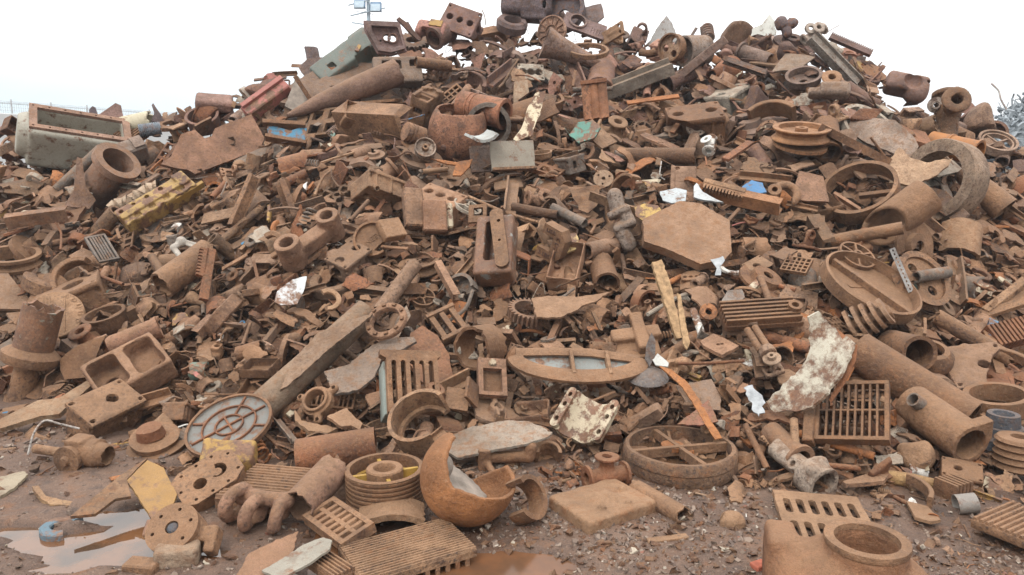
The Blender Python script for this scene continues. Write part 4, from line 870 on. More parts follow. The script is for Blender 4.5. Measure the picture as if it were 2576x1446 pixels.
# ------------------------------------------------------------------ more of the yard
TR('bent_strip', 'bent strip of rusty edging lying alone on the mud above the puddle', 'bent strip', 'the bent strip on the mud', [(80, 1228), (98, 1226), (118, 1252), (160, 1262), (198, 1268), (185, 1276), (130, 1275), (105, 1258)], ground=True, mp=(.5, 90), t=14, lift=.03, col=(.27, .17, .09), jag=.8)
TR('plate', 'peeling pale plate with orange edges at the border of the mud', 'peeling plate', 'the peeling plate on the mud', [(-10, 1205), (60, 1190), (74, 1196), (45, 1222), (0, 1252), (-15, 1250)], ground=True, t=7, lift=.02, col=(.27, .22, .15), mat='coat')
TR('angle_bracket', 'bent yellow steel bracket leaning over the puddle', 'bracket', 'the bent yellow bracket', [(320, 1212), (372, 1158), (412, 1180), (448, 1248), (440, 1268), (385, 1310)], (.64, 90), 8, .17, (.27, .15, .048), 'coat', .35, .6, ground=True,
   parts=lambda k, P, M: [('web_plate', plate(on_plane([(178, 1306), (300, 1205), (372, 1158), (320, 1212), (330, 1255), (290, 1262), (240, 1300)], P + M[:, 2] * -.01, M), 8 * k), 'rust', (.19, .11, .06), .3)])
OB('stone_block', 'worn pale block propped under the disc faced pump', 'block', 'the pale block under the pump', 448, 1395, ('g', 12), lambda k: sdf(lambda p: bx(p, (0, 0, 0), (52 * k, 30 * k, 26 * k), 10 * k) + .006 * snoise(p, 18, 3, 3), (-56 * k, -36 * k, -32 * k), (56 * k, 36 * k, 32 * k), 34), on=(448, 1412), lift=.03, col=(.27, .20, .14), dust=.4)
OB('stone_block', 'small worn brown brick at the bottom edge of the puddle', 'block', 'the small brown brick', 365, 1428, ('g', -6), lambda k: warp(cbox(84 * k, 50 * k, 30 * k, .006), .004, 14), on=(360, 1432), lift=.01, col=TAN, dust=.4)
OB('c_clamp', 'blue and cream C shaped clamp lying half sunk in the puddle', 'clamp', 'the blue clamp in the puddle', 155, 1328, ('g', 0), lambda k: warp(arc_ring(26 * k, 52 * k, 22 * k, 60, 300, 26, .003, 3), .003, 14), on=(160, 1330), lift=.0, col=(.10, .155, .19), mat='paint', dust=.4)
def manifold(k):
    def f(p):
        d = [cap(p, (-66 * k, 30 * k, 20 * k), (70 * k, 26 * k, 26 * k), 20 * k)]
        for x in (-66, -6, 56): d += [tor(p @ rot3(0, 12, x * .25), ((x + 2) * k, -8 * k, -2 * k), 0, 36 * k, 17 * k)]
        return cut(SU(9 * k, *d), bx(p, (0, 0, -70 * k), (1, 1, 40 * k))) + .0035 * snoise(p, 34, 3, 3)
    return sdf(f, (-115 * k, -75 * k, -60 * k), (115 * k, 60 * k, 60 * k), 58)
OB('exhaust_manifold', 'lumpy exhaust manifold with three thick arched pipes', 'manifold', 'the arched manifold', 650, 1300, ('g', -14), manifold, on=(648, 1325), lift=.075, col=(.25, .14, .09), dust=.5)
OB('pipe', 'dark mouthed short pipe sticking out behind the arched manifold', 'pipe', 'the dark pipe by the manifold', 782, 1262, ('a', 222, 34), lambda k: pipe(150 * k, 44 * k, 40 * k, 26, 5, .006, 4), on=(800, 1290), lift=.13, col=(.21, .12, .08))
TR('shell_plate', 'pointed upright shell plate beside the yellow pulley', 'shell plate', 'the pointed upright shell', [(786, 1205), (800, 1195), (822, 1190), (848, 1142), (870, 1180), (880, 1210), (878, 1262), (868, 1282), (812, 1278), (792, 1240)], (.88, 150), 10, .22, (.19, .115, .08), jag=.8, ground=True, post=lambda g, k: bend(g, 95 * k))
P, M, lx, ly, k = quad([(548, 1268), (720, 1282), (792, 1196), (640, 1180)], .06)
hero('ribbed_floor_slab', 'big ribbed slab half buried behind the arched manifold', 'ribbed slab', 'the half buried ribbed slab', P, M, ribbed(lx, ly, .06, 13, .012, TAN, .5))
OB('gear_pump', 'muddy gear pump with a side spout lying alone on the mud', 'gear pump', 'the muddy gear pump', 215, 1150, ('g', -12), lambda k: [('body', sdf(lambda p: cut(SU(.02, cy(p, (0, 6 * k, 0), 0, 36 * k, 40 * k), cap(p, (0, 0, 0), (52 * k, 0, 0), 30 * k), bx(p, (-10 * k, 0, 28 * k), (26 * k, 26 * k, 14 * k), 6 * k)), cy(p, (80 * k, 0, 0), 0, 22 * k, 40 * k)) + .004 * snoise(p, 30, 3, 3), (-50 * k, -44 * k, -44 * k), (86 * k, 50 * k, 48 * k), 48), 'rust', TAN, .5, None), ('face_cap', tr(lathe([(0, -12 * k), (34 * k, -12 * k), (36 * k, 4 * k), (14 * k, 6 * k), (10 * k, 14 * k), (0, 14 * k)], 26), (-14 * k, -40 * k, -4 * k), (90, 0, 0)), 'rust', TAN, .4, None), ('spout', tr(pipe(110 * k, 12 * k, 8 * k, 12, 5), (-92 * k, 6 * k, -6 * k), (0, 6, 6)), 'rust', SAND, .4, None)], on=(215, 1172), lift=.075)
OB('disc_stack', 'squashed stack of iron discs and springs beside a white scrap', 'disc stack', 'the squashed disc stack', 395, 1110, ('f', .5, 100, 0), lambda k: [('disc', warp(lathe([(0, -14 * k), (70 * k, -14 * k), (72 * k, -4 * k), (0, 0)], 30), .006, 12, 1), 'rust', BRN, .45, None), ('disc', tr(warp(lathe([(20 * k, 0), (58 * k, 0), (60 * k, 14 * k), (20 * k, 16 * k)], 30), .006, 12, 2), (-4 * k, 2 * k, 4 * k), (6, 8, 0)), 'rust', TAN, .45, None), ('hub_lump', tr(warp(lathe([(0, 0), (34 * k, 0), (30 * k, 26 * k), (0, 34 * k)], 22), .012, 16, 3), (-8 * k, 2 * k, 16 * k)), 'rust', RUS, .3, None)], lift=.06)
OB('ring_casting', 'broken wide ring casting lying flat at the muddy edge of the heap', 'ring casting', 'the broken ring at the mud edge', 138, 1078, ('f', .42, 80, 0), lambda k: warp(lathe([(42 * k, 0), (52 * k, 0), (70 * k, -24 * k), (70 * k, -32 * k), (46 * k, -20 * k), (40 * k, -8 * k)], 36, -60, 240), .006, 12, 2), lift=.05, col=TAN)
TR('blade', 'long cranked flat blade pointing down to the mud edge', 'blade', 'the long cranked blade', [(0, 1060), (95, 1012), (150, 1006), (235, 952), (238, 968), (150, 1046), (100, 1052), (0, 1084)], (.6, 100), 14, .14, (.27, .19, .12), jag=.4, wr=.002)
OB('engine_casting', 'knobbly broken casting cluster full of stubs and holes near the cranked blade', 'casting', 'the knobbly casting cluster', 265, 1045, ('f', .7, 80, 20), lambda k: tr(v_casting(np.random.default_rng(3)), s=150 * k), lift=.08, col=TAN)
OB('curled_casting', 'lumpy casting with a curled port on the mud left of the manhole ring', 'casting', 'the lumpy curled casting', 1525, 1205, ('g', 20), lambda k: tr(v_valve(np.random.default_rng(5)), s=115 * k), on=(1525, 1225), lift=.06, col=RUS, dust=.4)
OB('pipe_tee', 'pipe tee with a bent elbow end lying in the dark wet gap', 'pipe tee', 'the bent pipe tee', 1270, 1160, ('g', 4), lambda k: sdf(lambda p: SU(.01, cap(p, (-60 * k, 0, 0), (60 * k, 0, 0), 15 * k), cap(p, (60 * k, 0, 0), (66 * k, 0, 24 * k), 16 * k), bx(p, (-52 * k, 0, 0), (16 * k, 26 * k, 28 * k), 4 * k), cap(p, (-52 * k, 0, 0), (-30 * k, -60 * k, -20 * k), 9 * k)), (-80 * k, -76 * k, -40 * k), (86 * k, 30 * k, 44 * k), 46), on=(1270, 1180), lift=.07, col=BRN)
OB('half_sleeve', 'small half sleeve standing on the wet mud like an arch', 'half sleeve', 'the small arch sleeve', 1378, 1150, ('f', .8, 80, 0), lambda k: arc_ring(24 * k, 33 * k, 50 * k, -10, 190, 22), lift=.05, col=TAN)
TR('plate', 'folded brown bracket plate on the gravel beside the manhole ring', 'bracket plate', 'the folded brown bracket', [(1828, 1228), (1850, 1208), (1890, 1214), (1898, 1262), (1838, 1264)], ground=True, mp=(.6, 90), t=7, lift=.05, post=lambda g, k: fold(g, 60, .02))
OB('iron_lump', 'rounded grey brown lump alone on the gravel right of the thin pipe', 'iron lump', 'the lone rounded lump', 1840, 1318, ('g', 0), lambda k: sdf(lambda p: cut(sp(p * np.array([1, 1.2, 1.1]), (0, 0, 0), 34 * k), cy(p, (-32 * k, 8 * k, 0), 2, 14 * k, 1)) + .003 * snoise(p, 30, 3, 3), (-36 * k, -36 * k, -36 * k), (36 * k, 36 * k, 36 * k), 26), on=(1840, 1330), lift=.03, col=SAND)
TR('plate', 'large brown sheet slumping off the lower edge of the picture beside a grey torn sheet', 'sheet', 'the large brown slumped sheet', [(590, 1450), (625, 1395), (690, 1362), (748, 1338), (738, 1395), (700, 1420), (640, 1470)], ground=True, mp=(.5, 80), t=7, lift=.08, col=(.22, .115, .07))
TR('plate', 'torn grey white sheet curling up with orange edges in front of the drain grate', 'sheet', 'the torn grey white sheet', [(655, 1440), (700, 1412), (760, 1372), (812, 1352), (835, 1362), (826, 1385), (775, 1420), (720, 1450), (690, 1458)], ground=True, mp=(.5, 95), t=6, lift=.10, col=(.26, .235, .19), mat='coat', dust=.2)
P, M, lx, ly, k = quad([(772, 1425), (845, 1470), (890, 1440), (822, 1390)], .04)
hero('corrugated_plate', 'small corrugated plate tucked under the ribbed floor slab', 'corrugated plate', 'the small corrugated plate', P, M, ribbed(lx, ly, .03, 6, .016, TAN, .4))
TR('plate', 'thin brown kite shaped plate on the gravel in front of the pale slotted cover', 'plate', 'the kite shaped plate', [(2278, 1262), (2330, 1275), (2365, 1308), (2340, 1312), (2300, 1300)], ground=True, t=8, lift=.03, col=SAND, jag=.4)
TR('plate', 'flat thick brown plate resting at the foot of the light grey tube', 'plate', 'the thick plate by the grey tube', [(2118, 1215), (2180, 1198), (2232, 1200), (2220, 1215), (2125, 1222)], ground=True, t=10, lift=.06, col=(.24, .14, .085), jag=.4)
OB('curved_strip', 'curved heavy strip arching over the gravel by the kite plate', 'curved strip', 'the curved heavy strip', 2230, 1245, ('f', .45, 90, -25), lambda k: arc_ring(90 * k, 102 * k, 30 * k, 30, 110, 18), lift=.06, col=TAN, on=(2230, 1260))
OB('red_brick', 'broken red brick lying on the gravel at the bottom of the scene', 'brick', 'the broken red brick', 1912, 1432, ('g', 30), lambda k: warp(cbox(40 * k, 30 * k, 26 * k), .004, 20), on=(1912, 1436), lift=.015, mat='brick', col=RED, dust=0)
OB('can', 'small battered grey tin cup on the gravel near the ribbed plate', 'tin', 'the battered grey tin', 2425, 1275, ('a', 200, 20), lambda k: warp(pipe(46 * k, 26 * k, 24 * k, 18, 5), .004, 14), on=(2425, 1285), lift=.04, col=(.24, .215, .19), mat='coat', dust=.3)

# ------------------------------------------------------------------ the lower slope
def letter_disc(k):
    r = 66 * k; ps = [('disc', lathe([(0, -9 * k), (r, -9 * k), (r, 7 * k), (r * .97, 9 * k), (0, 9 * k)], 52), 'rust', SAND, .45, None)]
    for x in (-26, -19, -12, 22): ps.append(('ridge', tr(cbox(2.5 * k, r * 1.6, 2.4 * k), (x * k, 0, 9.6 * k)), 'rust', SAND, .45, None))
    for i, ch in enumerate('ADUUO'):
        a = 62 - i * 22; ps.append(('letter', tr(text(ch, 17 * k, 1.4 * k), (r * .84 * math.cos(R_(a)), r * .84 * math.sin(R_(a)), 9.4 * k), (0, 0, a - 90)), 'rust', SAND, .45, None))
    return ps
OB('lettered_disc_cover', 'round dusty cover with raised ridges and worn letters round its edge', 'round cover', 'the round lettered cover', 140, 795, ('f', .86, 110, 0), letter_disc, lift=.18)
def flangevalve(k):
    return [('barrel', tr(pipe(120 * k, 46 * k, 38 * k, 26, 4, .01, 2), (70 * k, 0, 0)), 'worn', (.20, .19, .15), .5, None), ('flange', tr(lathe([(20 * k, -18 * k), (62 * k, -18 * k), (66 * k, -8 * k), (66 * k, 6 * k), (54 * k, 16 * k), (40 * k, 26 * k), (20 * k, 26 * k)], 32), (0, 0, 0), (0, 90, 0)), 'rust', TAN, .4, None), ('neck', tr(pipe(110 * k, 30 * k, 22 * k, 20, 4, .006, 3, 34 * k, 16 * k), (-70 * k, 0, 0), (0, 0, 180)), 'rust', TAN, .4, None)]
OB('flanged_valve', 'big flanged valve pipe standing on end with a torn grey barrel', 'valve', 'the big flanged valve', 78, 895, ('a', 72, 16), flangevalve, lift=.2)
TR('plate', 'large smooth triangular plate leaning at the edge of the heap above the lettered cover', 'triangular plate', 'the smooth triangular plate', [(-60, 690), (20, 690), (88, 772), (86, 780), (-60, 778)], (.75, 80), 9, .12, (.21, .135, .09), jag=.3, wr=.002)
OB('broken_ring', 'broken wide ring open at one side beside a yellow chipped plate', 'broken ring', 'the broken wide ring', 195, 702, ('f', .8, 130, 0), lambda k: arc_ring(46 * k, 60 * k, 30 * k, 70, 290, 30, .004, 3), lift=.12, col=TAN)
OB('grooved_ring', 'flat double grooved ring at the edge of the heap', 'grooved ring', 'the flat double grooved ring', 30, 650, ('f', .34, 92, 0), lambda k: lathe([(52 * k, -20 * k), (64 * k, -20 * k), (66 * k, -12 * k), (58 * k, -6 * k), (58 * k, 2 * k), (66 * k, 6 * k), (66 * k, 14 * k), (54 * k, 14 * k)], 44), lift=.13, col=TAN)
P, M, lx, ly, k = quad([(205, 608), (262, 664), (288, 648), (270, 582)], .1, (.72, 80))
hero('louvre_grate', 'dark grey louvre grate wedged above the red brown block', 'louvre grate', 'the dark grey louvre grate', P, M, grate(max(lx, .2), max(ly, .16), .03, 1, 6, .018, .016, (.13, .12, .11), .3))
OB('bottle_pipe', 'fat short brown cylinder like a bottle behind the double well casting', 'cylinder', 'the bottle shaped cylinder', 338, 848, ('a', 18, 6), lambda k: sweep([(-62 * k, 0, 0), (-50 * k, 0, 0), (-30 * k, 0, 0), (50 * k, 0, 0), (62 * k, 0, 0)], [22 * k, 27 * k, 26 * k, 27 * k, 30 * k], [14 * k, 20 * k, 20 * k, 20 * k, 22 * k], 22), lift=.14, col=(.24, .125, .075))
def doublewell(k):
    w, h = 90 * k, 66 * k
    return sdf(lambda p: cut(bx(p, (0, 0, 0), (w, h, 36 * k), 8 * k), bx(p, (-w * .5, 0, 22 * k), (w * .4, h * .82, 40 * k), 14 * k), bx(p, (w * .5, 0, 20 * k), (w * .38, h * .82, 34 * k), 14 * k), cy(p, (-w * .5, h * .1, 0), 2, 20 * k, 1)) + .004 * snoise(p, 24, 5, 3), (-w * 1.05, -h * 1.05, -40 * k), (w * 1.05, h * 1.05, 40 * k), 54)
OB('twin_well_casting', 'square casting with two deep wells side by side', 'well casting', 'the double well casting', 328, 935, ('f', .72, 110, 24), doublewell, lift=.13, col=(.22, .125, .075))
TR('shell_plate', 'curved upright plate with a strap loop left of the double well casting', 'curved plate', 'the curved plate with a strap', [(145, 905), (200, 868), (262, 842), (242, 890), (228, 950), (165, 955), (150, 930)], (.85, 150), 8, .1, BRN, post=lambda g, k: bend(g, 150 * k))
OB('comb_bar', 'upright notched comb bar like a rough saw on a long stem', 'comb bar', 'the upright comb bar', 522, 690, ('f', .85, 60, 78), lambda k: [('stem', cbox(150 * k, 22 * k, 12 * k), 'rust', RUS, .45, None), ('tooth_strip', tr(comb(84 * k, 22 * k, 12 * k, 9, 9 * k), (30 * k, 17 * k, 0)), 'rust', RUS, .4, None)], lift=.2)
OB('pipe', 'fat cut pipe sloping down below the silvery hook', 'pipe', 'the fat cut pipe', 468, 675, ('a', 214, 22), lambda k: pipe(150 * k, 36 * k, 30 * k, 24, 5, .008, 3), lift=.14, col=TAN)
OB('hook', 'pale silvery hook shaped casting with two prongs', 'hook', 'the silvery hook', 478, 615, ('f', .9, 90, -20), lambda k: sdf(lambda p: SU(.008, cap(p, (-20 * k, 0, 0), (-34 * k, -20 * k, 0), 8 * k), cap(p, (-34 * k, -20 * k, 0), (-6 * k, -42 * k, 0), 7 * k), cap(p, (-20 * k, 0, 0), (30 * k, -6 * k, 0), 4 * k), cap(p, (-20 * k, 6 * k, 0), (34 * k, 6 * k, 0), 4 * k), sp(p, (-22 * k, 2 * k, 0), 13 * k)), (-48 * k, -54 * k, -15 * k), (44 * k, 18 * k, 15 * k), 38), lift=.18, col=(.36, .34, .30), dust=.2)
def linkarm(k):
    L = 62 * k
    return sdf(lambda p: cut(SU(.012, bx(p, (0, 0, -8 * k), (L, 22 * k, 20 * k), 6 * k), cy(p, (-L, 0, 0), 2, 32 * k, 38 * k), cy(p, (L, 0, 0), 2, 30 * k, 36 * k)), cy(p, (-L, 0, 0), 2, 18 * k, 1), cy(p, (L, 0, 0), 2, 17 * k, 1)) + .002 * snoise(p, 30, 4, 2), (-100 * k, -36 * k, -42 * k), (100 * k, 36 * k, 42 * k), 60)
OB('link_arm', 'thick link arm with a round open boss at each end', 'link arm', 'the two boss link arm', 782, 600, ('f', .62, 110, 34), linkarm, lift=.2, col=(.21, .12, .075))
OB('c_clip', 'flat C shaped clip standing on edge left of the two boss link arm', 'clip', 'the C clip by the link arm', 682, 618, ('f', .75, 150, 0), lambda k: arc_ring(24 * k, 38 * k, 14 * k, -70, 130, 22, .002, 2), lift=.13, col=TAN)
def veen(k):
    r = 48 * k; pl = [(r * math.cos(R_(a)), r * math.sin(R_(a))) for a in range(60, 315, 12)]; pl = pl + [(.1 * r, -.62 * r), (.5 * r, -.2 * r), (.78 * r, .1 * r)]
    return [('disc', plate(jagpoly(pl, .8 * k, 8 * k, 3), 12 * k), 'rust', TAN, .5, None), ('rim', tr(arc_ring(r * .86, r, 10 * k, 62, 312, 34), (0, 0, 10 * k)), 'rust', TAN, .5, None), ('lettering', tr(text('NEEV', 19 * k, 1.3 * k), (2 * k, 2 * k, 7 * k), (0, 0, 40)), 'rust', TAN, .5, None)]
OB('lettered_pan', 'broken shallow pan with raised letters and a rim', 'pan', 'the broken lettered pan', 938, 605, ('f', .9, 110, 0), veen, lift=.14)
OB('iron_block', 'flat tan block plate lying over the broken lettered pan', 'block', 'the tan block over the pan', 985, 578, ('f', .72, 60, 8), lambda k: warp(cbox(62 * k, 56 * k, 24 * k), .003, 14), lift=.21, col=(.27, .155, .085))
OB('iron_block', 'tall smooth brown block standing between the rounded yellow plate and the frame block', 'block', 'the tall smooth block', 1040, 525, ('f', .85, 60, 94), lambda k: cbox(108 * k, 50 * k, 30 * k, 4 * k), lift=.17, col=(.22, .13, .08))
OB('iron_block', 'flaked square block with cream paint remains', 'block', 'the flaked square block', 1093, 545, ('f', .9, 60, 92), lambda k: [('body', cbox(86 * k, 60 * k, 26 * k, 4 * k), 'rust', (.23, .125, .075), .3, None), ('side_flap', tr(cbox(70 * k, 16 * k, 20 * k, 4 * k), (6 * k, -40 * k, -6 * k)), 'paint', CRM, .3, None)], lift=.15)
OB('window_casting', 'small square window frame casting standing on edge', 'frame', 'the small square frame', 1202, 538, ('f', .88, 120, 4), lambda k: plate(rect(46 * k, 48 * k), 9 * k, [rect(24 * k, 22 * k, 2 * k, 4 * k)]), lift=.2, col=TAN)
def gearcase(k):
    return [('case', sdf(lambda p: cut(bx(p, (0, 0, 0), (48 * k, 88 * k, 34 * k), 8 * k), bx(p, (-6 * k, 10 * k, 20 * k), (16 * k, 58 * k, 44 * k), 6 * k)) + .003 * snoise(p, 24, 4, 2), (-52 * k, -92 * k, -38 * k), (52 * k, 92 * k, 38 * k), 50), 'worn', (.26, .27, .25), .45, None), ('cover_bar', tr(plate(slot(0, 0, 34 * k, 180 * k), 9 * k, [circle(5 * k, 8, 4 * k, 50 * k), circle(4 * k, 8, 0, -10 * k)]), (16 * k, 10 * k, 40 * k), (0, 0, 9)), 'rust', TAN, .45, None)]
OB('gear_case', 'gear case with traces of blue grey paint and a long bar across its open slot', 'gear case', 'the slotted gear case', 1248, 630, ('f', .8, 110, 4), gearcase, lift=.24)
OB('test_weight', 'C shaped five pound iron weight marked USA', 'weight', 'the C shaped USA weight', 1388, 608, ('f', .82, 200, -30), lambda k: [('block', tr(plate([(-26 * k, 44 * k), (26 * k, 44 * k), (44 * k, 22 * k), (44 * k, -24 * k), (26 * k, -46 * k), (-26 * k, -46 * k), (-26 * k, -20 * k), (10 * k, -20 * k), (10 * k, 18 * k), (-26 * k, 18 * k)][::-1], 34 * k), (0, 0, 0)), 'rust', TAN, .45, None)] + [('lettering', tr(text(t, 15 * k, 1.1 * k), (x * k, y * k, 17.5 * k), (0, 0, r)), 'rust', PUR, 0, None) for t, x, y, r in (('USA', -2, 31, 0), ('5 LBS', -1, -33, 0), ('C LIGHT', 24, -1, -90))], lift=.16)
TR('plate', 'yellow speckled plate beside the C shaped weight', 'speckled plate', 'the yellow speckled plate', [(1412, 592), (1450, 588), (1456, 602), (1448, 628), (1412, 642), (1410, 618)], (.85, 90), 8, .13, (.50, .36, .16), 'paint', .1, .4)
TR('plate', 'rounded yellow sheet resting on the top corner of the octagonal slab', 'yellow sheet', 'the rounded yellow sheet', [(1596, 522), (1620, 512), (1655, 516), (1665, 532), (1632, 564), (1600, 545)], (.85, 95), 5, .28, (.46, .30, .09), 'paint', .25, .4)
TR('octagonal_slab', 'large flat eight sided slab in the middle of the heap', 'slab', 'the large octagonal slab', [(1615, 560), (1640, 548), (1708, 514), (1760, 520), (1832, 562), (1835, 605), (1838, 640), (1818, 662), (1760, 672), (1690, 640), (1618, 615)], (.74, 75), 26, .24, (.235, .14, .085), jag=.7, wr=.003)
TR('cloth_rag', 'small torn white rag caught at the lower corner of the octagonal slab', 'rag', 'the small torn rag', [(1790, 652), (1822, 642), (1826, 652), (1812, 668), (1816, 688), (1800, 690), (1806, 672)], (.8, 90), 3, .30, (.4, .4, .38), 'rag', 0, 2, wr=.012)
def crank(k):
    def f(p):
        return SU(.008, cap(p, (-66 * k, 6 * k, 0), (-30 * k, 0, 0), 20 * k), bx(p, (-22 * k, 0, 0), (8 * k, 30 * k, 24 * k), 5 * k), cap(p, (-20 * k, 12 * k, 0), (12 * k, 14 * k, 0), 17 * k), bx(p, (16 * k, 0, 0), (8 * k, 28 * k, 24 * k), 5 * k), cap(p, (16 * k, -12 * k, 0), (62 * k, -8 * k, 0), 19 * k))
    return sdf(f, (-90 * k, -34 * k, -28 * k), (86 * k, 40 * k, 28 * k), 52)
OB('crankshaft', 'stub of a crankshaft hanging down beside the octagonal slab', 'crankshaft', 'the crankshaft stub', 1566, 555, ('a', -66, 10), crank, lift=.24, col=(.20, .16, .13))
OB('hoop', 'tall thin broken hoop standing behind the crankshaft stub', 'hoop', 'the tall thin hoop', 1572, 510, ('f', .55, 170, 0), lambda k: arc_ring(66 * k, 74 * k, 26 * k, 60, 250, 34), lift=.12, col=TAN)
TR('timber_plank', 'split grey timber plank standing in the gap below the octagonal slab', 'plank', 'the split timber plank', [(1638, 662), (1662, 655), (1690, 730), (1716, 850), (1700, 852), (1668, 760)], (.85, 60), 12, .22, (.3, .2, .1), 'wood', 0, 1.0)
TR('timber_splinter', 'thin cream splinter of wood beside the split plank', 'splinter', 'the cream wood splinter', [(1703, 738), (1712, 742), (1735, 860), (1728, 880), (1718, 866)], (.85, 60), 6, .24, CRM, 'wood', 0, .8)
def ribrad(k):
    ps = [('back_plate', cbox(195 * k, 78 * k, 16 * k), 'rust', BRN, .4, None)]
    for i in range(6): ps.append(('rib', tr(cbox(188 * k, 6.5 * k, 26 * k), (-4 * k, (-34 + 13.6 * i) * k, 14 * k)), 'rust', BRN, .5, None))
    ps.append(('end_boss', tr(lathe([(9 * k, -10 * k), (17 * k, -10 * k), (17 * k, 24 * k), (9 * k, 24 * k)], 20), (80 * k, -6 * k, 14 * k)), 'rust', BRN, .4, None)); return ps
OB('radiator_section', 'long cast radiator section with six parallel ribs and an end boss', 'radiator', 'the six rib radiator', 1912, 795, ('f', .66, 80, 8), ribrad, lift=.17)
TR('plate', 'smooth grey six sided plate lying at the end of the six rib radiator', 'plate', 'the grey six sided plate', [(1816, 758), (1830, 732), (1866, 728), (1873, 748), (1852, 772), (1824, 778)], (.8, 90), 6, .26, (.22, .21, .195), jag=.3, dust=.3)
OB('washer', 'orange rusted thick washer below the grey six sided plate', 'washer', 'the orange thick washer', 1782, 785, ('f', .9, 60, 0), lambda k: plate(circle(22 * k, 24), 10 * k, [circle(9 * k, 14)]), lift=.17, col=(.30, .13, .055), dust=.2)
OB('finned_heat_sink', 'stepped stack of tall fins with a round boss right of the stained sheet', 'fin stack', 'the stepped fin stack', 2185, 800, ('f', .7, 120, 30), lambda k: [('fin', tr(plate(slot(0, 0, 60 * k, (100 - 8 * abs(i - 1)) * k), 9 * k), ((i - 2) * 21 * k, 0, 0), (0, 80, 0)), 'rust', (.27, .165, .10), .4, None) for i in range(5)] + [('spine', tr(cbox(110 * k, 30 * k, 26 * k), (0, 0, -10 * k)), 'rust', TAN, .4, None)], lift=.2)
def dish(k):
    r = 124 * k
    return [('pan', lathe([(0, -18 * k), (r * .95, -18 * k), (r, -14 * k), (r, 18 * k), (r * .95, 20 * k), (r * .93, -8 * k), (0, -10 * k)], 56), 'rust', TAN, .5, None), ('cross_bar', tr(cbox(r * 1.8, 14 * k, 20 * k), (0, 0, -2 * k), (0, 0, -62)), 'rust', TAN, .5, None)]
OB('round_tray', 'wide shallow round tray filled with small fragments', 'round tray', 'the wide round tray', 2188, 722, ('f', .44, 62, 0), dish, lift=.22)
OB('spoked_handwheel', 'six spoked handwheel lying against the slope above the wide round tray', 'handwheel', 'the six spoked handwheel', 2155, 642, ('f', .52, 60, 10), lambda k: [('wheel_casting', wheel(47 * k, 11 * k, 6, 5 * k, 12 * k, 6 * k), 'rust', TAN, .4, None), ('hub', lathe([(6 * k, -11 * k), (13 * k, -11 * k), (12 * k, 11 * k), (6 * k, 11 * k)], 18), 'rust', TAN, .4, None)], lift=.27)
P, M, lx, ly, k = quad([(1958, 680), (2030, 690), (2044, 655), (1984, 645)], .18, (.66, 100))
hero('small_grate', 'small square grate with a lattice of thin bars', 'small grate', 'the small lattice grate', P, M, grate(max(lx, .18), max(ly, .15), .03, 5, 4, .01, .012, TAN, .4))
OB('rope_sheave', 'big grooved rope sheave with openings and a pipe through it', 'sheave', 'the big rope sheave', 2318, 705, ('f', .58, 40, 0), lambda k: [('sheave_rim', lathe([(62 * k, -11 * k), (78 * k, -13 * k), (72 * k, -2 * k), (72 * k, 2 * k), (78 * k, 13 * k), (62 * k, 11 * k)], 48), 'rust', TAN, .4, None), ('web_disc', plate(circle(64 * k, 40), 7 * k, [circle(14 * k, 12, 36 * k * math.cos(R_(a)), 36 * k * math.sin(R_(a))) for a in (30, 120, 210, 300)] + [circle(10 * k, 12)]), 'rust', TAN, .4, None)], lift=.22)
OB('pipe', 'short pipe end poking through the big rope sheave', 'pipe', 'the pipe through the sheave', 2345, 690, ('a', 195, 45), lambda k: pipe(100 * k, 15 * k, 11 * k, 16, 4), lift=.27, col=GRY, dust=.2)
OB('perforated_angle', 'thin grey perforated angle strip leaning between tray and sheave', 'perforated strip', 'the grey perforated strip', 2268, 680, ('a', 116, -5), lambda k: plate(rect(118 * k, 14 * k), 3.5 * k, [slot(-52 * k + 10.5 * k * i, 0, 6 * k, 3.4 * k, 2) for i in range(11)], cell=0), lift=.33, col=(.33, .33, .32), dust=.1)
OB('pipe', 'large pipe with a slanted open cut hanging over a thinner pipe', 'pipe', 'the slant cut pipe', 2258, 545, ('a', 222, 18), lambda k: sdf(lambda p: cut(np.maximum(cy(p, (0, 0, 0), 0, 48 * k, 90 * k), p @ unit((1, 0, .9)) - 30 * k), cy(p, (0, 0, 0), 0, 40 * k, 1)), (-92 * k, -50 * k, -50 * k), (92 * k, 50 * k, 50 * k), 56), lift=.22, col=TAN)
OB('pipe', 'thin straight pipe lying below the slant cut pipe', 'pipe', 'the thin straight pipe', 2180, 588, ('a', 14, 4), lambda k: pipe(165 * k, 16 * k, 11 * k, 16, 4), lift=.19, col=TAN)
OB('half_pipe', 'curved half pipe piece with a pale inner face near the edge of the heap', 'half pipe', 'the pale curved half pipe', 2430, 590, ('f', .8, 60, -10), lambda k: bend(plate(jagpoly(rect(120 * k, 90 * k), 1.5 * k, 12 * k, 3), 9 * k), 46 * k), lift=.16, col=SAND)
P, M, lx, ly, k = quad([(2430, 818), (2590, 775), (2620, 700), (2520, 745)], .16, (.7, 110))
hero('steel_angle', 'heavy steel angle frame jutting in from the edge like an arrowhead', 'angle frame', 'the arrowhead angle frame', P, M, [('top_rail', tr(cbox(lx * 1.1, .07, .05), (0, ly * .2, .03), (0, 0, 26)), 'rust', (.27, .16, .09), .4, None), ('bottom_rail', tr(warp(cbox(lx * 1.1, .08, .035, k=6), .01, 5), (0, -ly * .34, .02), (0, 0, 0)), 'rust', TAN, .4, None), ('gusset_plate', plate([(-lx * .45, -ly * .3), (lx * .5, -ly * .3), (lx * .5, ly * .5)], .02), 'rust', TAN, .5, None)])
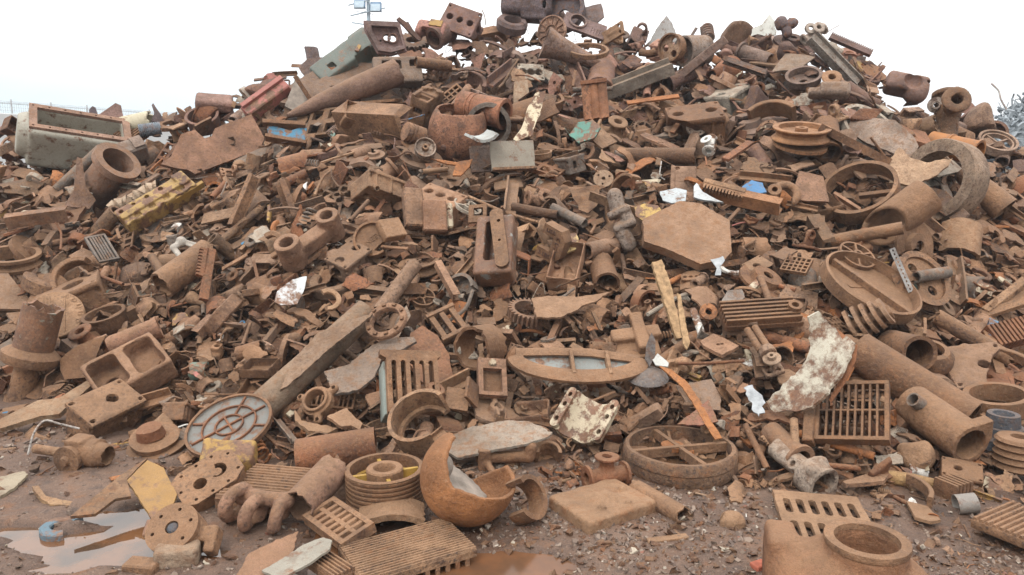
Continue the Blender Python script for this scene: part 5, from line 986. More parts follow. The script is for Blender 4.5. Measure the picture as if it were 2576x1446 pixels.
OB('louvre_block', 'louvred block of close parallel fins at the edge of the heap', 'finned block', 'the louvred block at the edge', 2545, 838, ('f', .75, 60, 25), lambda k: fins(120 * k, 60 * k, 40 * k, 11), lift=.13, col=RUS, dust=.3)
OB('pipe', 'bent open drainpipe lying along the slope above the long wide pipe', 'pipe', 'the bent drainpipe', 2448, 850, ('a', 152, 6), lambda k: pipe(190 * k, 20 * k, 16 * k, 18, 6, .01, 3), lift=.16, col=TAN)
OB('ring_collar', 'rounded collar like a tyre lying behind the black pipe mouth', 'collar', 'the tyre like collar', 2340, 892, ('f', .6, 80, 0), lambda k: lathe([(28 * k, -34 * k), (46 * k, -38 * k), (56 * k, -18 * k), (54 * k, 4 * k), (40 * k, 20 * k), (28 * k, 22 * k), (26 * k, 6 * k), (34 * k, -6 * k)], 36), lift=.12, col=BRN)
OB('curved_strip', 'wide arched band curving over the engine casting on the right slope', 'curved band', 'the wide arched band', 2520, 925, ('f', .5, 80, 0), lambda k: arc_ring(70 * k, 84 * k, 26 * k, 20, 190, 30), lift=.14, col=BRN)
OB('engine_casting', 'square ported engine casting under the wide arched band', 'engine casting', 'the ported engine casting', 2452, 940, ('f', .7, 80, 15), lambda k: tr(v_casting(np.random.default_rng(12)), s=150 * k), lift=.09, col=(.21, .125, .08))
OB('carburettor', 'dusty carburettor like casting with parallel tubes and a round face left of the stained sheet', 'carburettor', 'the tubed carburettor', 1928, 892, ('f', .72, 100, -55), lambda k: [('body', tr(v_bracket(np.random.default_rng(4)), s=110 * k), 'rust', (.24, .16, .11), .4, None)] + [('tube', tr(pipe(84 * k, 9 * k, 6 * k, 12, 3), (-40 * k, y * k, 22 * k)), 'rust', TAN, .4, None) for y in (-14, 6)] + [('round_face', tr(v_hub(np.random.default_rng(2)), (36 * k, 0, 20 * k), None, 44 * k), 'rust', (.28, .2, .14), .3, None)], lift=.17)
# the diagonal pole and its neighbours
OB('long_pole', 'long heavy pole lying across the slope like a fallen column', 'pole', 'the long heavy pole', 790, 905, ('a', 40, -12), lambda k: sweep([(x * k, 0, 0) for x in (-190, -120, -40, 40, 120, 190)], [40 * k, 40 * k, 38 * k, 37 * k, 36 * k, 35 * k], [33 * k] * 6, 26), lift=.17, col=(.2, .145, .10), dust=.45)
TR('fin_plate', 'tall thin plate edge standing along the top of the long heavy pole', 'plate', 'the thin plate along the pole', [(705, 985), (745, 900), (800, 840), (880, 805), (938, 790), (905, 820), (850, 862), (780, 925), (725, 975)], (.7, 120), 7, .30, (.17, .12, .085), jag=.8)
TR('shell_plate', 'dark blue brown curved plate with a worn lower edge beside the tall slotted casting', 'curved plate', 'the dark curved plate', [(815, 938), (872, 922), (938, 870), (985, 852), (1040, 852), (1048, 862), (1000, 888), (962, 905), (945, 950), (900, 985), (838, 995)], (.72, 100), 9, .22, (.15, .125, .105), jag=1.2, dust=.4)
TR('plate', 'tall pale grey plate leaning behind the toothed ring flange', 'grey plate', 'the tall grey plate', [(952, 928), (972, 880), (1000, 800), (1022, 770), (1032, 795), (1000, 850), (975, 905), (965, 935)], (.8, 60), 8, .2, (.235, .195, .155), jag=.7)
def ringflange(k):
    r = 55 * k; ps = [('ring', lathe([(r * .66, -7 * k), (r * .97, -7 * k), (r, -3 * k), (r, 5 * k), (r * .96, 8 * k), (r * .7, 8 * k), (r * .66, 4 * k)], 48), 'rust', (.225, .125, .075), .4, None)]
    for i in range(10): ps.append(('lug', tr(cbox(8 * k, 10 * k, 8 * k), (r * .84 * math.cos(i * .628), r * .84 * math.sin(i * .628), 10 * k), (0, 0, i * 36)), 'rust', BRN, .4, None))
    return ps
OB('lugged_ring', 'round ring flange with small square lugs lying on the pole', 'ring flange', 'the lugged ring flange', 972, 808, ('f', .72, 120, 0), ringflange, lift=.36)
TR('casing_half', 'rust brown half disc casing with a curved lip behind the tall slotted casting', 'half disc casing', 'the rust brown half disc', [(1022, 905), (1030, 840), (1060, 822), (1100, 848), (1128, 895), (1140, 960), (1120, 985), (1060, 965)], (.8, 70), 14, .12, (.21, .095, .05), jag=.6, dust=.3)
OB('pipe', 'short wide open cylinder with a torn rim facing the viewer', 'open cylinder', 'the torn open cylinder', 1208, 872, ('a', 190, 52), lambda k: warp(pipe(70 * k, 56 * k, 48 * k, 32, 5, .008, 3), .004, 8), lift=.17, col=BRN)
OB('lantern_bracket', 'rectangular framed bracket like a lantern standing under the torn open cylinder', 'framed bracket', 'the lantern shaped bracket', 1238, 950, ('f', .85, 70, -4), lambda k: [('frame', plate(rect(72 * k, 106 * k), 16 * k, [rect(48 * k, 66 * k, 0, -10 * k)]), 'rust', (.24, .13, .08), .4, None), ('back_plate', tr(cbox(70 * k, 100 * k, 8 * k), (0, 0, -22 * k)), 'rust', BRN, .4, None), ('top_boss', tr(lathe([(0, 0), (10 * k, 0), (9 * k, 8 * k), (0, 9 * k)], 16), (0, 38 * k, 8 * k)), 'rust', CRM, .2, None)], lift=.2)
OB('bar_channel', 'channel casting with three slanting bars above the torn open cylinder', 'bar channel', 'the three bar channel', 1128, 815, ('f', .75, 100, -55), lambda k: [('end_rail', tr(cbox(12 * k, 78 * k, 26 * k), (x * k, 0, 0)), 'rust', TAN, .4, None) for x in (-44, 44)] + [('bar', tr(cbox(84 * k, 14 * k, 18 * k), (0, y * k, 0)), 'rust', TAN, .4, None) for y in (-28, 0, 28)], lift=.2)
TR('plate', 'bright white enamel plate lying above the long heavy pole', 'white plate', 'the bright white plate', [(692, 760), (698, 735), (735, 705), (772, 695), (768, 725), (750, 765), (710, 768)], (.85, 80), 4, .2, (.56, .58, .58), 'stain', 0, .7)
OB('c_clip', 'flat tan C clip lying right of the bright white plate', 'clip', 'the tan C clip', 826, 755, ('f', .85, 80, 0), lambda k: arc_ring(20 * k, 32 * k, 11 * k, -100, 120, 22, .002, 2), lift=.17, col=(.31, .19, .11))
OB('lug_flange', 'three lugged flange with a large round opening', 'lugged flange', 'the three lugged flange', 800, 1012, ('f', .78, 130, 20), lambda k: sdf(lambda p: cut(SU(.008, cy(p, (0, 0, 0), 2, 40 * k, 11 * k), cy(p, (0, 0, 8 * k), 2, 34 * k, 14 * k), *[cap(p, (0, 0, 0), (52 * k * math.cos(R_(a)), 52 * k * math.sin(R_(a)), 0), 11 * k) for a in (20, 140, 260)]), cy(p, (0, 0, 0), 2, 26 * k, 1), *[cy(p, (52 * k * math.cos(R_(a)), 52 * k * math.sin(R_(a)), 0), 2, 5 * k, 1) for a in (20, 140, 260)]), (-66 * k, -66 * k, -14 * k), (66 * k, 66 * k, 24 * k), 60), lift=.17, col=TAN)
TR('plate', 'torn tan plate with a curved edge under the three lugged flange', 'torn plate', 'the torn tan plate', [(740, 1030), (758, 1062), (800, 1072), (850, 1082), (825, 1094), (775, 1088), (742, 1062)], (.6, 90), 12, .14, SAND, jag=1)
TR('plate', 'zigzag broken plate right of the torn tan plate', 'broken plate', 'the zigzag broken plate', [(822, 1052), (875, 1032), (890, 1052), (912, 1070), (905, 1088), (885, 1075), (860, 1078)], (.7, 90), 10, .15, (.27, .16, .095), jag=1)
P, M, lx, ly, k = quad([(780, 1022), (890, 1035), (895, 990), (785, 985)], .07, (.75, 90))
hero('slot_grate', 'narrow slotted grate half hidden behind the three lugged flange', 'slotted grate', 'the narrow slotted grate', P, M, grate(lx, ly, .03, 9, 1, .014, .012, BRN, .3))
OB('bell_coupling', 'bell shaped coupling with a small square mouth beside the pale half ring', 'coupling', 'the bell shaped coupling', 1085, 1000, ('f', .6, 60, 0), lambda k: lathe([(12 * k, 34 * k), (22 * k, 34 * k), (26 * k, 20 * k), (44 * k, 4 * k), (42 * k, -22 * k), (26 * k, -34 * k), (12 * k, -34 * k)], 28), lift=.16, col=RUS)
OB('tray_plate', 'angled pair of thick tan plates left of the lantern shaped bracket', 'plate pair', 'the angled thick plates', 1150, 1005, ('f', .85, 80, -10), lambda k: [('plate', cbox(60 * k, 62 * k, 9 * k, k=2), 'rust', TAN, .5, None), ('plate', tr(cbox(56 * k, 60 * k, 9 * k), (34 * k, 14 * k, 22 * k), (0, 55, 0)), 'rust', BRN, .4, None)], lift=.15)
OB('gear_ring', 'dark toothed gear ring peering out of a deep gap', 'gear ring', 'the dark toothed gear ring', 1328, 785, ('f', .5, 80, 0), lambda k: plate(gear_poly(52 * k, 26, 9 * k), 24 * k, [circle(36 * k, 30)], cell=0), lift=.12, col=(.15, .09, .06), dust=.3)
TR('plate', 'creased brown sheet with a patch of flaking white paint', 'creased sheet', 'the creased sheet with white patch', [(1335, 755), (1380, 748), (1450, 752), (1500, 742), (1535, 735), (1500, 760), (1440, 790), (1400, 800), (1350, 800)], (.66, 80), 6, .18, (.25, .15, .09), jag=1.2, wr=.012)
OB('block_cluster', 'cross shaped lump of casting with square flats', 'cross casting', 'the cross shaped casting', 1600, 845, ('f', .72, 90, 10), lambda k: sdf(lambda p: SU(.006, bx(p, (0, 0, 0), (62 * k, 20 * k, 16 * k), 5 * k), bx(p, (10 * k, 0, 10 * k), (16 * k, 62 * k, 14 * k), 5 * k), bx(p, (-10 * k, -26 * k, -26 * k), (60 * k, 44 * k, 24 * k), 6 * k)) + .004 * snoise(p, 20, 4, 3), (-76 * k, -76 * k, -54 * k), (70 * k, 66 * k, 30 * k), 46), lift=.14, col=TAN)
TR('blade', 'dark slate coloured blade standing upright by the half moon lid', 'blade', 'the dark upright blade', [(1622, 905), (1625, 870), (1638, 838), (1648, 860), (1646, 900), (1632, 925)], (.9, 60), 4, .24, (.11, .10, .095), jag=.4, dust=.1)
OB('dome_cap', 'dark round dome cap lying beside the half moon lid', 'dome cap', 'the dark dome cap', 1630, 940, ('f', .45, 90, 0), lambda k: lathe([(0, 14 * k), (26 * k, 10 * k), (48 * k, -4 * k), (52 * k, -12 * k), (46 * k, -12 * k), (0, 4 * k)], 32), lift=.15, col=(.125, .115, .11), dust=.2)
TR('plate', 'small white chipped plate behind the dark dome cap', 'white chip', 'the white chip by the dome cap', [(1640, 902), (1655, 888), (1682, 912), (1680, 922), (1650, 918)], (.8, 90), 4, .2, (.45, .45, .42), 'coat', .1, .6)
# ------------------------------------------------------------------ the upper slope and the crest
def tank(k):
    w, h, d = 118 * k, 62 * k, 60 * k
    body = sdf(lambda p: cut(np.maximum(U(bx(p, (10 * k, 0, 0), (w * .9, h * .85, d), 10 * k), cap(p, (-w * .72, 0, 0), (w * .72, 0, 0), h * .92)), bx(p, (0, 0, 0), (w, h, d), 4 * k)), bx(p, (14 * k, h * .5, 0), (w * .78, h * 1.1, d * .62), 6 * k)) + .003 * snoise(p, 14, 3, 2), (-w * 1.02, -h * 1.02, -d * 1.02), (w * 1.02, h * 1.02, d * 1.02), 62)
    ps = [('body', tr(body, (0, 0, 0), (90, 0, 0)), 'coat', (.35, .33, .27), .1, None)]
    fr = plate(rect(w * 1.86, d * 1.72), 7 * k, [rect(w * 1.58, d * 1.22)] + [circle(3 * k, 6, -w * .86 + i * w * .286, s * d * .73) for i in range(7) for s in (-1, 1)], cell=0)
    ps.append(('flange_frame', tr(fr, (14 * k, 0, h * .90)), 'rust', (.23, .14, .10), .3, None)); return ps
OB('open_tank', 'cream painted tank with a long bolted opening at the crest', 'tank', 'the cream open tank', 182, 355, ('f', .55, 78, -9), tank, lift=.12)
OB('flanged_pipe', 'fat pipe with a thick round collar facing the viewer below the cream tank', 'flanged pipe', 'the fat collared pipe', 262, 450, ('a', 52, 40), lambda k: pipe(150 * k, 42 * k, 38 * k, 30, 5, 0, 0, 56 * k, 20 * k), lift=.18, col=(.185, .115, .08))
TR('machine_side_plate', 'big flat side plate of a machine with a semicircular notch in its top edge', 'side plate', 'the big notched side plate', [(403, 415), (430, 395), (455, 340), (490, 328), (500, 338), (515, 350), (532, 345), (540, 325), (560, 316), (632, 290), (664, 348), (655, 376), (490, 440), (470, 428), (440, 424)], (.82, 70), 9, .24, (.20, .105, .065), jag=.4, wr=.002, dust=.35)
TR('blue_channel', 'short steel channel with bright blue paint', 'blue channel', 'the blue channel', [(672, 318), (700, 322), (730, 332), (772, 318), (765, 370), (700, 352), (676, 342)], (.8, 90), 8, .24, (.06, .19, .29), 'paint', .1, .6, parts=lambda k, P, M: [('flange', tr(cbox(104 * k, 12 * k, 22 * k), (0, 26 * k, 6 * k), (0, 0, -4)), 'rust', BRN, .4), ('flange', tr(cbox(100 * k, 10 * k, 22 * k), (2 * k, -24 * k, 6 * k), (0, 0, -12)), 'rust', BRN, .4)])
OB('red_trough', 'faded red painted trough sloping up to the crest', 'red trough', 'the faded red trough', 672, 252, ('f', .7, 120, 36), lambda k: [('body', cbox(128 * k, 40 * k, 34 * k, 3 * k), 'paint', RED, .15, None), ('top_fold', tr(cbox(124 * k, 14 * k, 8 * k), (2 * k, 12 * k, 21 * k)), 'coat', (.34, .13, .105), .1, None)], lift=.2)
TR('concrete_slab', 'rough grey triangular slab leaning beside the faded red trough', 'grey slab', 'the rough grey triangular slab', [(716, 268), (745, 190), (752, 196), (788, 278), (745, 282)], (.85, 70), 8, .2, (.26, .25, .235), 'mud', 0, .8)
OB('flat_bar', 'thin brown bar leaning on the rough grey slab', 'flat bar', 'the thin bar on the grey slab', 770, 235, ('a', -58, 0), lambda k: cbox(96 * k, 11 * k, 6 * k), lift=.24, col=BRN)
TR('shell_plate', 'long dark curved machine cover lying below the green beam', 'machine cover', 'the long dark cover', [(700, 232), (745, 205), (815, 166), (880, 190), (900, 200), (820, 232), (742, 268), (720, 262)], (.65, 85), 9, .12, (.135, .10, .085), jag=.8, post=lambda g, k: bend(g, 300 * k))
OB('long_tube', 'long tapering tube with a ragged end pointing down the slope', 'tube', 'the long tapering tube', 865, 235, ('a', 22, -4), lambda k: sweep([(x * k, 0, 0) for x in (-150, -60, 40, 150)], [6 * k, 22 * k, 30 * k, 34 * k], [3 * k, 16 * k, 24 * k, 28 * k], 24, .01, 3), lift=.2, col=(.15, .09, .065))
TR('machine_bed', 'large dark casting plate under the square windowed casting', 'bed plate', 'the dark bed plate', [(705, 262), (780, 215), (900, 160), (945, 165), (990, 205), (930, 235), (840, 262), (742, 270)], (.7, 85), 14, .05, (.16, .115, .09), jag=.6)
OB('window_casting', 'thick casting with a square window and a round bore', 'window casting', 'the square windowed casting', 1000, 182, ('f', .85, 80, 2), lambda k: sdf(lambda p: cut(bx(p, (0, 0, 0), (60 * k, 36 * k, 18 * k), 5 * k), bx(p, (-14 * k, 12 * k, 14 * k), (24 * k, 12 * k, 18 * k), 3 * k), cy(p, (-16 * k, -8 * k, 0), 2, 8 * k, 1), bx(p, (40 * k, 16 * k, 10 * k), (9 * k, 9 * k, 14 * k), 2 * k)) + .002 * snoise(p, 20, 4, 2), (-62 * k, -38 * k, -20 * k), (62 * k, 38 * k, 20 * k), 52), lift=.25, col=(.18, .135, .105))
def headblock(k):
    w, h = 56 * k, 42 * k
    pl = [(-w * 1.02, h * .82), (w * .52, h * 1.02), (w * .60, h * .9), (w * .98, -h * .62), (w * .3, -h), (-w * .32, -h * .98), (-w * .96, h * .3)]
    hs = [circle(8 * k, 14, 2 * k, 0), [(x + 17 * k, y) for x, y in circle(9.5 * k, 14)], circle(3 * k, 8, -12 * k, -9 * k)] + [circle(2.2 * k, 6, x * w, y * h) for x, y in ((-.8, .65), (-.4, .75), (.1, .85), (.4, .85), (-.75, .3), (-.5, -.2), (-.3, -.6), (.1, -.8), (.5, -.75), (.7, -.4))]
    front = plate(pl[::-1], 12 * k, hs)
    rim = plate([(x * .9, y * .9) for x, y in pl[::-1]], 18 * k, [[(x * .72 + 4 * k, y * .62) for x, y in pl]], cell=0)
    return [('face', front, 'rust', (.19, .125, .115), .2, None), ('raised_rim', tr(rim, (0, 0, 13 * k)), 'rust', (.17, .12, .11), .2, None)] + [('port_rim', tr(lathe([(q * .98, 0), (q * 1.3, 0), (q * 1.25, 7 * k), (q * .98, 7 * k)], 20), (x, y, 5.5 * k)), 'rust', (.19, .12, .10), .2, None) for x, y, q in ((2 * k, 0, 8.5 * k), (17 * k, 0, 10 * k))]
OB('engine_block', 'square engine block face with two round holes showing the sky', 'engine block', 'the engine block on the skyline', 970, 96, ('f', .97, 80, -6), headblock, lift=.42)
OB('green_machine_beam', 'heavy green painted machine beam climbing to the skyline', 'green beam', 'the heavy green beam', 878, 152, ('f', .7, 110, 36), lambda k: sdf(lambda p: cut(SU(.01, bx(p, (0, 0, 0), (95 * k, 34 * k, 30 * k), 6 * k), bx(p, (60 * k, 30 * k, 0), (26 * k, 14 * k, 26 * k), 6 * k), bx(p, (10 * k, 34 * k, 0), (16 * k, 8 * k, 22 * k), 4 * k)), bx(p, (-50 * k, -8 * k, 30 * k), (9 * k, 11 * k, 14 * k), 1 * k), bx(p, (30 * k, -40 * k, 20 * k), (24 * k, 14 * k, 40 * k), 2 * k)) + .003 * snoise(p, 14, 4, 2), (-98 * k, -36 * k, -32 * k), (98 * k, 48 * k, 32 * k), 56), lift=.15, col=(.115, .13, .11), mat='coat', dust=.4)
TR('lever_bar', 'dark notched lever poking up against the sky', 'lever', 'the dark notched lever', [(998, 50), (1004, 45), (1022, 58), (1026, 56), (1038, 76), (1060, 100), (1052, 104), (1028, 82), (1018, 70)], (.9, 60), 8, .22, PUR, jag=.2, dust=.1)
OB('yellow_cap', 'pinkish rounded casing with a patch of yellow at the skyline', 'casing', 'the pink and yellow casing', 1085, 78, ('f', .7, 100, -8), lambda k: [('casing', sdf(lambda p: cut(bx(p, (0, 0, 0), (38 * k, 22 * k, 18 * k), 10 * k), bx(p, (4 * k, -20 * k, 0), (26 * k, 16 * k, 30 * k), 6 * k)), (-40 * k, -24 * k, -20 * k), (40 * k, 24 * k, 20 * k), 32), 'rust', (.30, .15, .12), .1, None), ('yellow_plate', tr(cbox(32 * k, 20 * k, 5 * k), (12 * k, 10 * k, 19 * k)), 'paint', YEL, 0, None)], lift=.2)
OB('pipe', 'short wide pipe mouth at the crest right of the pink casing', 'pipe', 'the pipe mouth at the crest', 1112, 88, ('a', 205, 40), lambda k: pipe(60 * k, 25 * k, 20 * k, 22, 4, 0, 0, 28 * k, 8 * k), lift=.2, col=PUR, dust=.2)
OB('rotor_block', 'dark purple brown drilled block on the skyline left of the summit', 'drilled block', 'the drilled skyline block', 1160, 68, ('f', .8, 100, -18), lambda k: tr(v_casting(np.random.default_rng(21)), s=92 * k), lift=.18, col=(.16, .095, .08), dust=.1)
OB('pipe', 'short length of steel tube poking out high on the slope', 'pipe', 'the high tube', 1090, 162, ('a', 174, 20), lambda k: pipe(92 * k, 14 * k, 11 * k, 18, 4), lift=.28, col=BRN)
P, M, lx, ly, k = quad([(1092, 262), (1112, 275), (1166, 228), (1146, 205)], .26, (.8, 100))
hero('ladder_grate', 'small ladder like grate leaning against the big red brown cylinder', 'ladder grate', 'the ladder like grate', P, M, grate(max(lx, .12), max(ly, .2), .03, 2, 5, .02, .018, TAN, .4))
OB('cylinder_liner', 'big red brown cylinder liner with two grooves and an open mouth', 'cylinder liner', 'the big red brown cylinder', 1215, 275, ('a', -12, 30), lambda k: [('barrel', sweep([(x * k, 0, 0) for x in (-64, -34, -33, -28, -27, -22, -21, -16, -15, 54, 56, 64)], [36 * k, 36 * k, 34 * k, 34 * k, 36 * k, 36 * k, 34 * k, 34 * k, 36 * k, 37 * k, 39 * k, 39 * k], [29 * k] * 12, 34), 'rust', (.235, .10, .055), .25, None)], lift=.32)
OB('bent_drum', 'bulging red brown drum with a pointed torn end', 'drum', 'the bulging torn drum', 1150, 325, ('f', .7, 160, 0), lambda k: sdf(lambda p: np.maximum(cut(sp(p * np.array([1, .92, 1.25]), (0, 0, 0), 80 * k), sp(p * np.array([1, .92, 1.25]), (0, 0, 0), 73 * k)), crack(p, (.15, 1, .4), 46 * k, 18 * k, 5, 3)), (-82 * k, -90 * k, -66 * k), (82 * k, 90 * k, 66 * k), 50), lift=.2, col=(.225, .105, .06), dust=.25)
def channelbox(k):
    return [('front_plate', warp(plate(jagpoly(rect(112 * k, 76 * k), .6 * k, 14 * k, 3), 7 * k), .003, 8), 'coat', (.235, .205, .16), .3, None), ('top_trough', tr(bend(plate(jagpoly(rect(70 * k, 100 * k), .6 * k, 14 * k, 4), 7 * k), -44 * k), (-76 * k, 44 * k, 6 * k), (-64, 0, 8)), 'coat', (.33, .34, .32), .1, None), ('rear_wall', tr(plate(rect(110 * k, 70 * k), 7 * k), (-44 * k, 14 * k, -60 * k)), 'rust', (.15, .11, .09), .3, None), ('bottom_rail', tr(cbox(112 * k, 7 * k, 14 * k), (0, -36 * k, 8 * k)), 'rust', TAN, .3, None)]
OB('channel_box', 'big grey steel channel box with a pale trough along its top', 'channel box', 'the grey channel box', 1290, 392, ('f', .93, 60, 2), channelbox, lift=.3)
TR('plate', 'orange ragged sheet like a hide beside the grey channel box', 'orange sheet', 'the ragged orange sheet', [(1085, 396), (1120, 402), (1150, 408), (1188, 400), (1182, 418), (1160, 440), (1140, 440), (1148, 415), (1115, 408)], (.7, 90), 4, .3, ORG, jag=.9, wr=.012, dust=.1)
OB('motor_bell', 'pale round motor end bell with a central hub', 'motor end', 'the pale motor end bell', 1070, 372, ('f', .88, 80, 0), lambda k: [('bell', lathe([(6 * k, -4 * k), (22 * k, -4 * k), (24 * k, 6 * k), (27 * k, 6 * k), (27 * k, -14 * k), (6 * k, -14 * k)], 30), 'rust', (.30, .24, .19), .2, None), ('hub', lathe([(4 * k, -6 * k), (9 * k, -6 * k), (8 * k, 8 * k), (4 * k, 8 * k)], 16), 'rust', SAND, .2, None)], lift=.26)
OB('piston', 'rusty piston with three ring grooves lying on its side', 'piston', 'the grooved piston', 1042, 338, ('a', 160, 24), lambda k: sweep([(x * k, 0, 0) for x in (-24, 0, 1, 5, 6, 10, 11, 15, 16, 20, 21, 26)], [25 * k, 25 * k, 22 * k, 22 * k, 25 * k, 25 * k, 22 * k, 22 * k, 25 * k, 25 * k, 24 * k, 24 * k], None, 26), lift=.26, col=(.22, .12, .07))
def yellowhead(k):
    L = 98 * k
    body = sdf(lambda p: cut(U(bx(p, (0, 2 * k, 0), (L, 30 * k, 22 * k), 4 * k), bx(p, (0, 0, 20 * k), (L * .98, 9 * k, 8 * k), 3 * k), bx(p, (L * .8, 10 * k, 16 * k), (16 * k, 22 * k, 14 * k), 3 * k)), *[cy(p, (x * k, -36 * k, 0), 2, (11 + x % 5) * k, 1) for x in (-78, -40, 2, 41, 80)], *[cy(p, (x * k, 20 * k, 26 * k), 2, 6 * k, 12 * k) for x in (-84, -50, -14, 24)], *[bx(p, (x * k, -14 * k, 24 * k), (8 * k, 6 * k, 9 * k), 3 * k) for x in (-60, -20, 20, 60)]) + .007 * snoise(p, 16, 6, 3), (-L * 1.05, -44 * k, -32 * k), (L * 1.05, 40 * k, 36 * k), 76)
    return [('casting', body, 'paint', (.33, .21, .07), .25, None), ('side_rail', tr(cbox(L * 1.1, 10 * k, 18 * k), (L * .62, -24 * k, 6 * k)), 'coat', YEL, .3, None)]
OB('cylinder_cover', 'long yellow painted cylinder head studded with ports', 'cylinder head', 'the yellow cylinder head', 400, 512, ('f', .72, 110, 31), yellowhead, lift=.22)
OB('camshaft', 'pale lobed camshaft half buried beside the yellow cylinder head', 'camshaft', 'the pale lobed camshaft', 340, 498, ('a', 27, 0), lambda k: sweep([((-56 + i * 4) * k, (3 * math.sin(i * 1.9)) * k, 0) for i in range(29)], [(13 + 6 * (i % 4 < 2)) * k for i in range(29)], None, 14), lift=.22, col=(.36, .28, .20), dust=.2)
TR('plate', 'tall pointed brown blade standing in front of the cream tank', 'blade plate', 'the tall pointed blade', [(160, 520), (185, 480), (194, 395), (205, 402), (214, 470), (240, 505), (222, 528)], (.9, 60), 6, .22, (.19, .115, .08), jag=.4)
OB('long_tube', 'grey brown pole leaning up towards the cream tank', 'pole', 'the pole by the cream tank', 200, 425, ('a', 44, -6), lambda k: pipe(150 * k, 13 * k, 9 * k, 16, 4), lift=.12, col=GRY)
OB('gearbox', 'rectangular grey brown gearbox with corner bolt pads below the cream tank', 'gearbox', 'the grey brown gearbox', 318, 385, ('f', .72, 100, 20), lambda k: [('case', cbox(96 * k, 44 * k, 48 * k, 4 * k), 'rust', (.19, .155, .13), .3, None)] + [('bolt_pad', tr(cbox(26 * k, 36 * k, 5 * k), (x * k, 0, 26 * k)), 'rust', (.22, .17, .14), .3, None) for x in (-32, 32)], lift=.2)
# skyline on the shoulder
TR('fin_plate', 'rounded triangular plate standing against the sky behind the cream tank', 'triangular plate', 'the rounded fin on the skyline', [(225, 305), (258, 282), (290, 260), (304, 266), (311, 300), (312, 318), (270, 322)], (.93, 60), 6, .1, (.21, .13, .11), jag=.2, dust=.1, wr=.002)
TR('iron_stub', 'dark purple stub standing upright on the skyline', 'stub', 'the dark skyline stub', [(228, 312), (225, 275), (232, 268), (240, 272), (248, 300), (248, 312)], (.9, 60), 10, .02, (.085, .065, .075), jag=.2, dust=0)
OB('cream_shell', 'cream half tube with a dark open end on the skyline', 'half tube', 'the cream half tube', 345, 312, ('a', 15, 20), lambda k: warp(pipe(74 * k, 26 * k, 22 * k, 22, 6, .012, 3), .006, 10), lift=.08, col=(.46, .41, .29), mat='coat', dust=.1)
OB('corrugated_hose', 'blue grey corrugated tube beside the cream half tube', 'corrugated tube', 'the blue grey corrugated tube', 378, 326, ('a', 8, 0), lambda k: sweep([((-26 + i * 2.2) * k, 0, 0) for i in range(24)], [(15 + 2.2 * (i % 2)) * k for i in range(24)], None, 16), lift=.1, col=(.17, .20, .23), dust=0)
TR('torn_spike', 'thin curved spike of torn plate pointing at the sky', 'spike', 'the curved torn spike', [(380, 305), (388, 282), (382, 262), (385, 259), (396, 276), (414, 302), (412, 308)], (.93, 60), 5, .06, (.10, .075, .075), jag=.2, dust=0)
OB('rounded_casting', 'long rounded slab casting overhanging the skyline', 'slab casting', 'the overhanging rounded casting', 540, 258, ('f', .5, 88, -3), lambda k: sdf(lambda p: bx(p, (0, 0, 0), (44 * k, 26 * k, 15 * k), 9 * k) + .006 * snoise(p, 10, 4, 2), (-52 * k, -34 * k, -24 * k), (52 * k, 34 * k, 24 * k), 34), lift=.12, col=(.21, .125, .10), dust=.1)
OB('stone_lump', 'pale crusted lump on the skyline right of the overhanging casting', 'pale lump', 'the pale skyline lump', 625, 240, ('f', .8, 90, 0), lambda k: tr(v_lump(np.random.default_rng(8)), s=62 * k), lift=.12, col=(.34, .30, .25), dust=0)
OB('channel_sheet', 'dark folded sheet standing on the skyline above the long dark cover', 'folded sheet', 'the dark folded skyline sheet', 800, 140, ('f', .85, 60, 0), lambda k: fold(plate(jagpoly(rect(60 * k, 46 * k), .8 * k, 12 * k, 2), 5 * k), 70, .03), lift=.1, col=(.11, .085, .085), dust=.1)
TR('plate', 'purple brown square plate tilted below the dark folded sheet', 'square plate', 'the tilted purple plate', [(752, 172), (775, 150), (812, 146), (830, 168), (815, 200), (768, 195)], (.85, 110), 8, .12, (.135, .095, .085), jag=.5, dust=.2)
# summit
def summit(k):
    w, h = 64 * k, 40 * k
    return sdf(lambda p: cut(SU(.02, bx(p, (0, 10 * k, 0), (w, h, 30 * k), 16 * k), bx(p, (20 * k, -28 * k, 0), (w * .5, 14 * k, 26 * k), 6 * k)), cy(p, (-30 * k, 30 * k, 0), 2, 17 * k, 1), cy(p, (8 * k, 22 * k, 0), 2, 13 * k, 1), bx(p, (44 * k, -6 * k, 0), (4 * k, 9 * k, 1), 3 * k)) + .006 * snoise(p, 12, 4, 3), (-w * 1.1, -46 * k, -36 * k), (w * 1.1, 56 * k, 36 * k), 50)
OB('summit_casting', 'dark purple hollow casting at the very summit with oval holes', 'casting', 'the dark summit casting', 1325, 10, ('f', .96, 90, -4), summit, lift=.1, col=(.105, .08, .085), dust=.05)
OB('summit_ring', 'dark round collar on the summit under the purple casting', 'collar', 'the dark summit collar', 1288, 60, ('f', .4, 80, 0), lambda k: lathe([(22 * k, -12 * k), (38 * k, -14 * k), (40 * k, 4 * k), (34 * k, 12 * k), (22 * k, 12 * k)], 32), lift=.15, col=(.12, .085, .08), dust=.05)
OB('summit_drum', 'dark blue brown drum half on its side at the summit', 'drum', 'the dark summit drum', 1415, 30, ('f', .8, 120, 0), lambda k: tr(v_drum(np.random.default_rng(3)), s=115 * k), lift=.12, col=(.10, .08, .085), dust=.05)
TR('plate', 'grey brown bent panel standing at the summit edge', 'panel', 'the grey summit panel', [(1452, 22), (1478, 18), (1512, 10), (1520, 42), (1500, 60), (1470, 62)], (.9, 110), 6, .12, (.17, .13, .12), jag=.5, dust=.1)
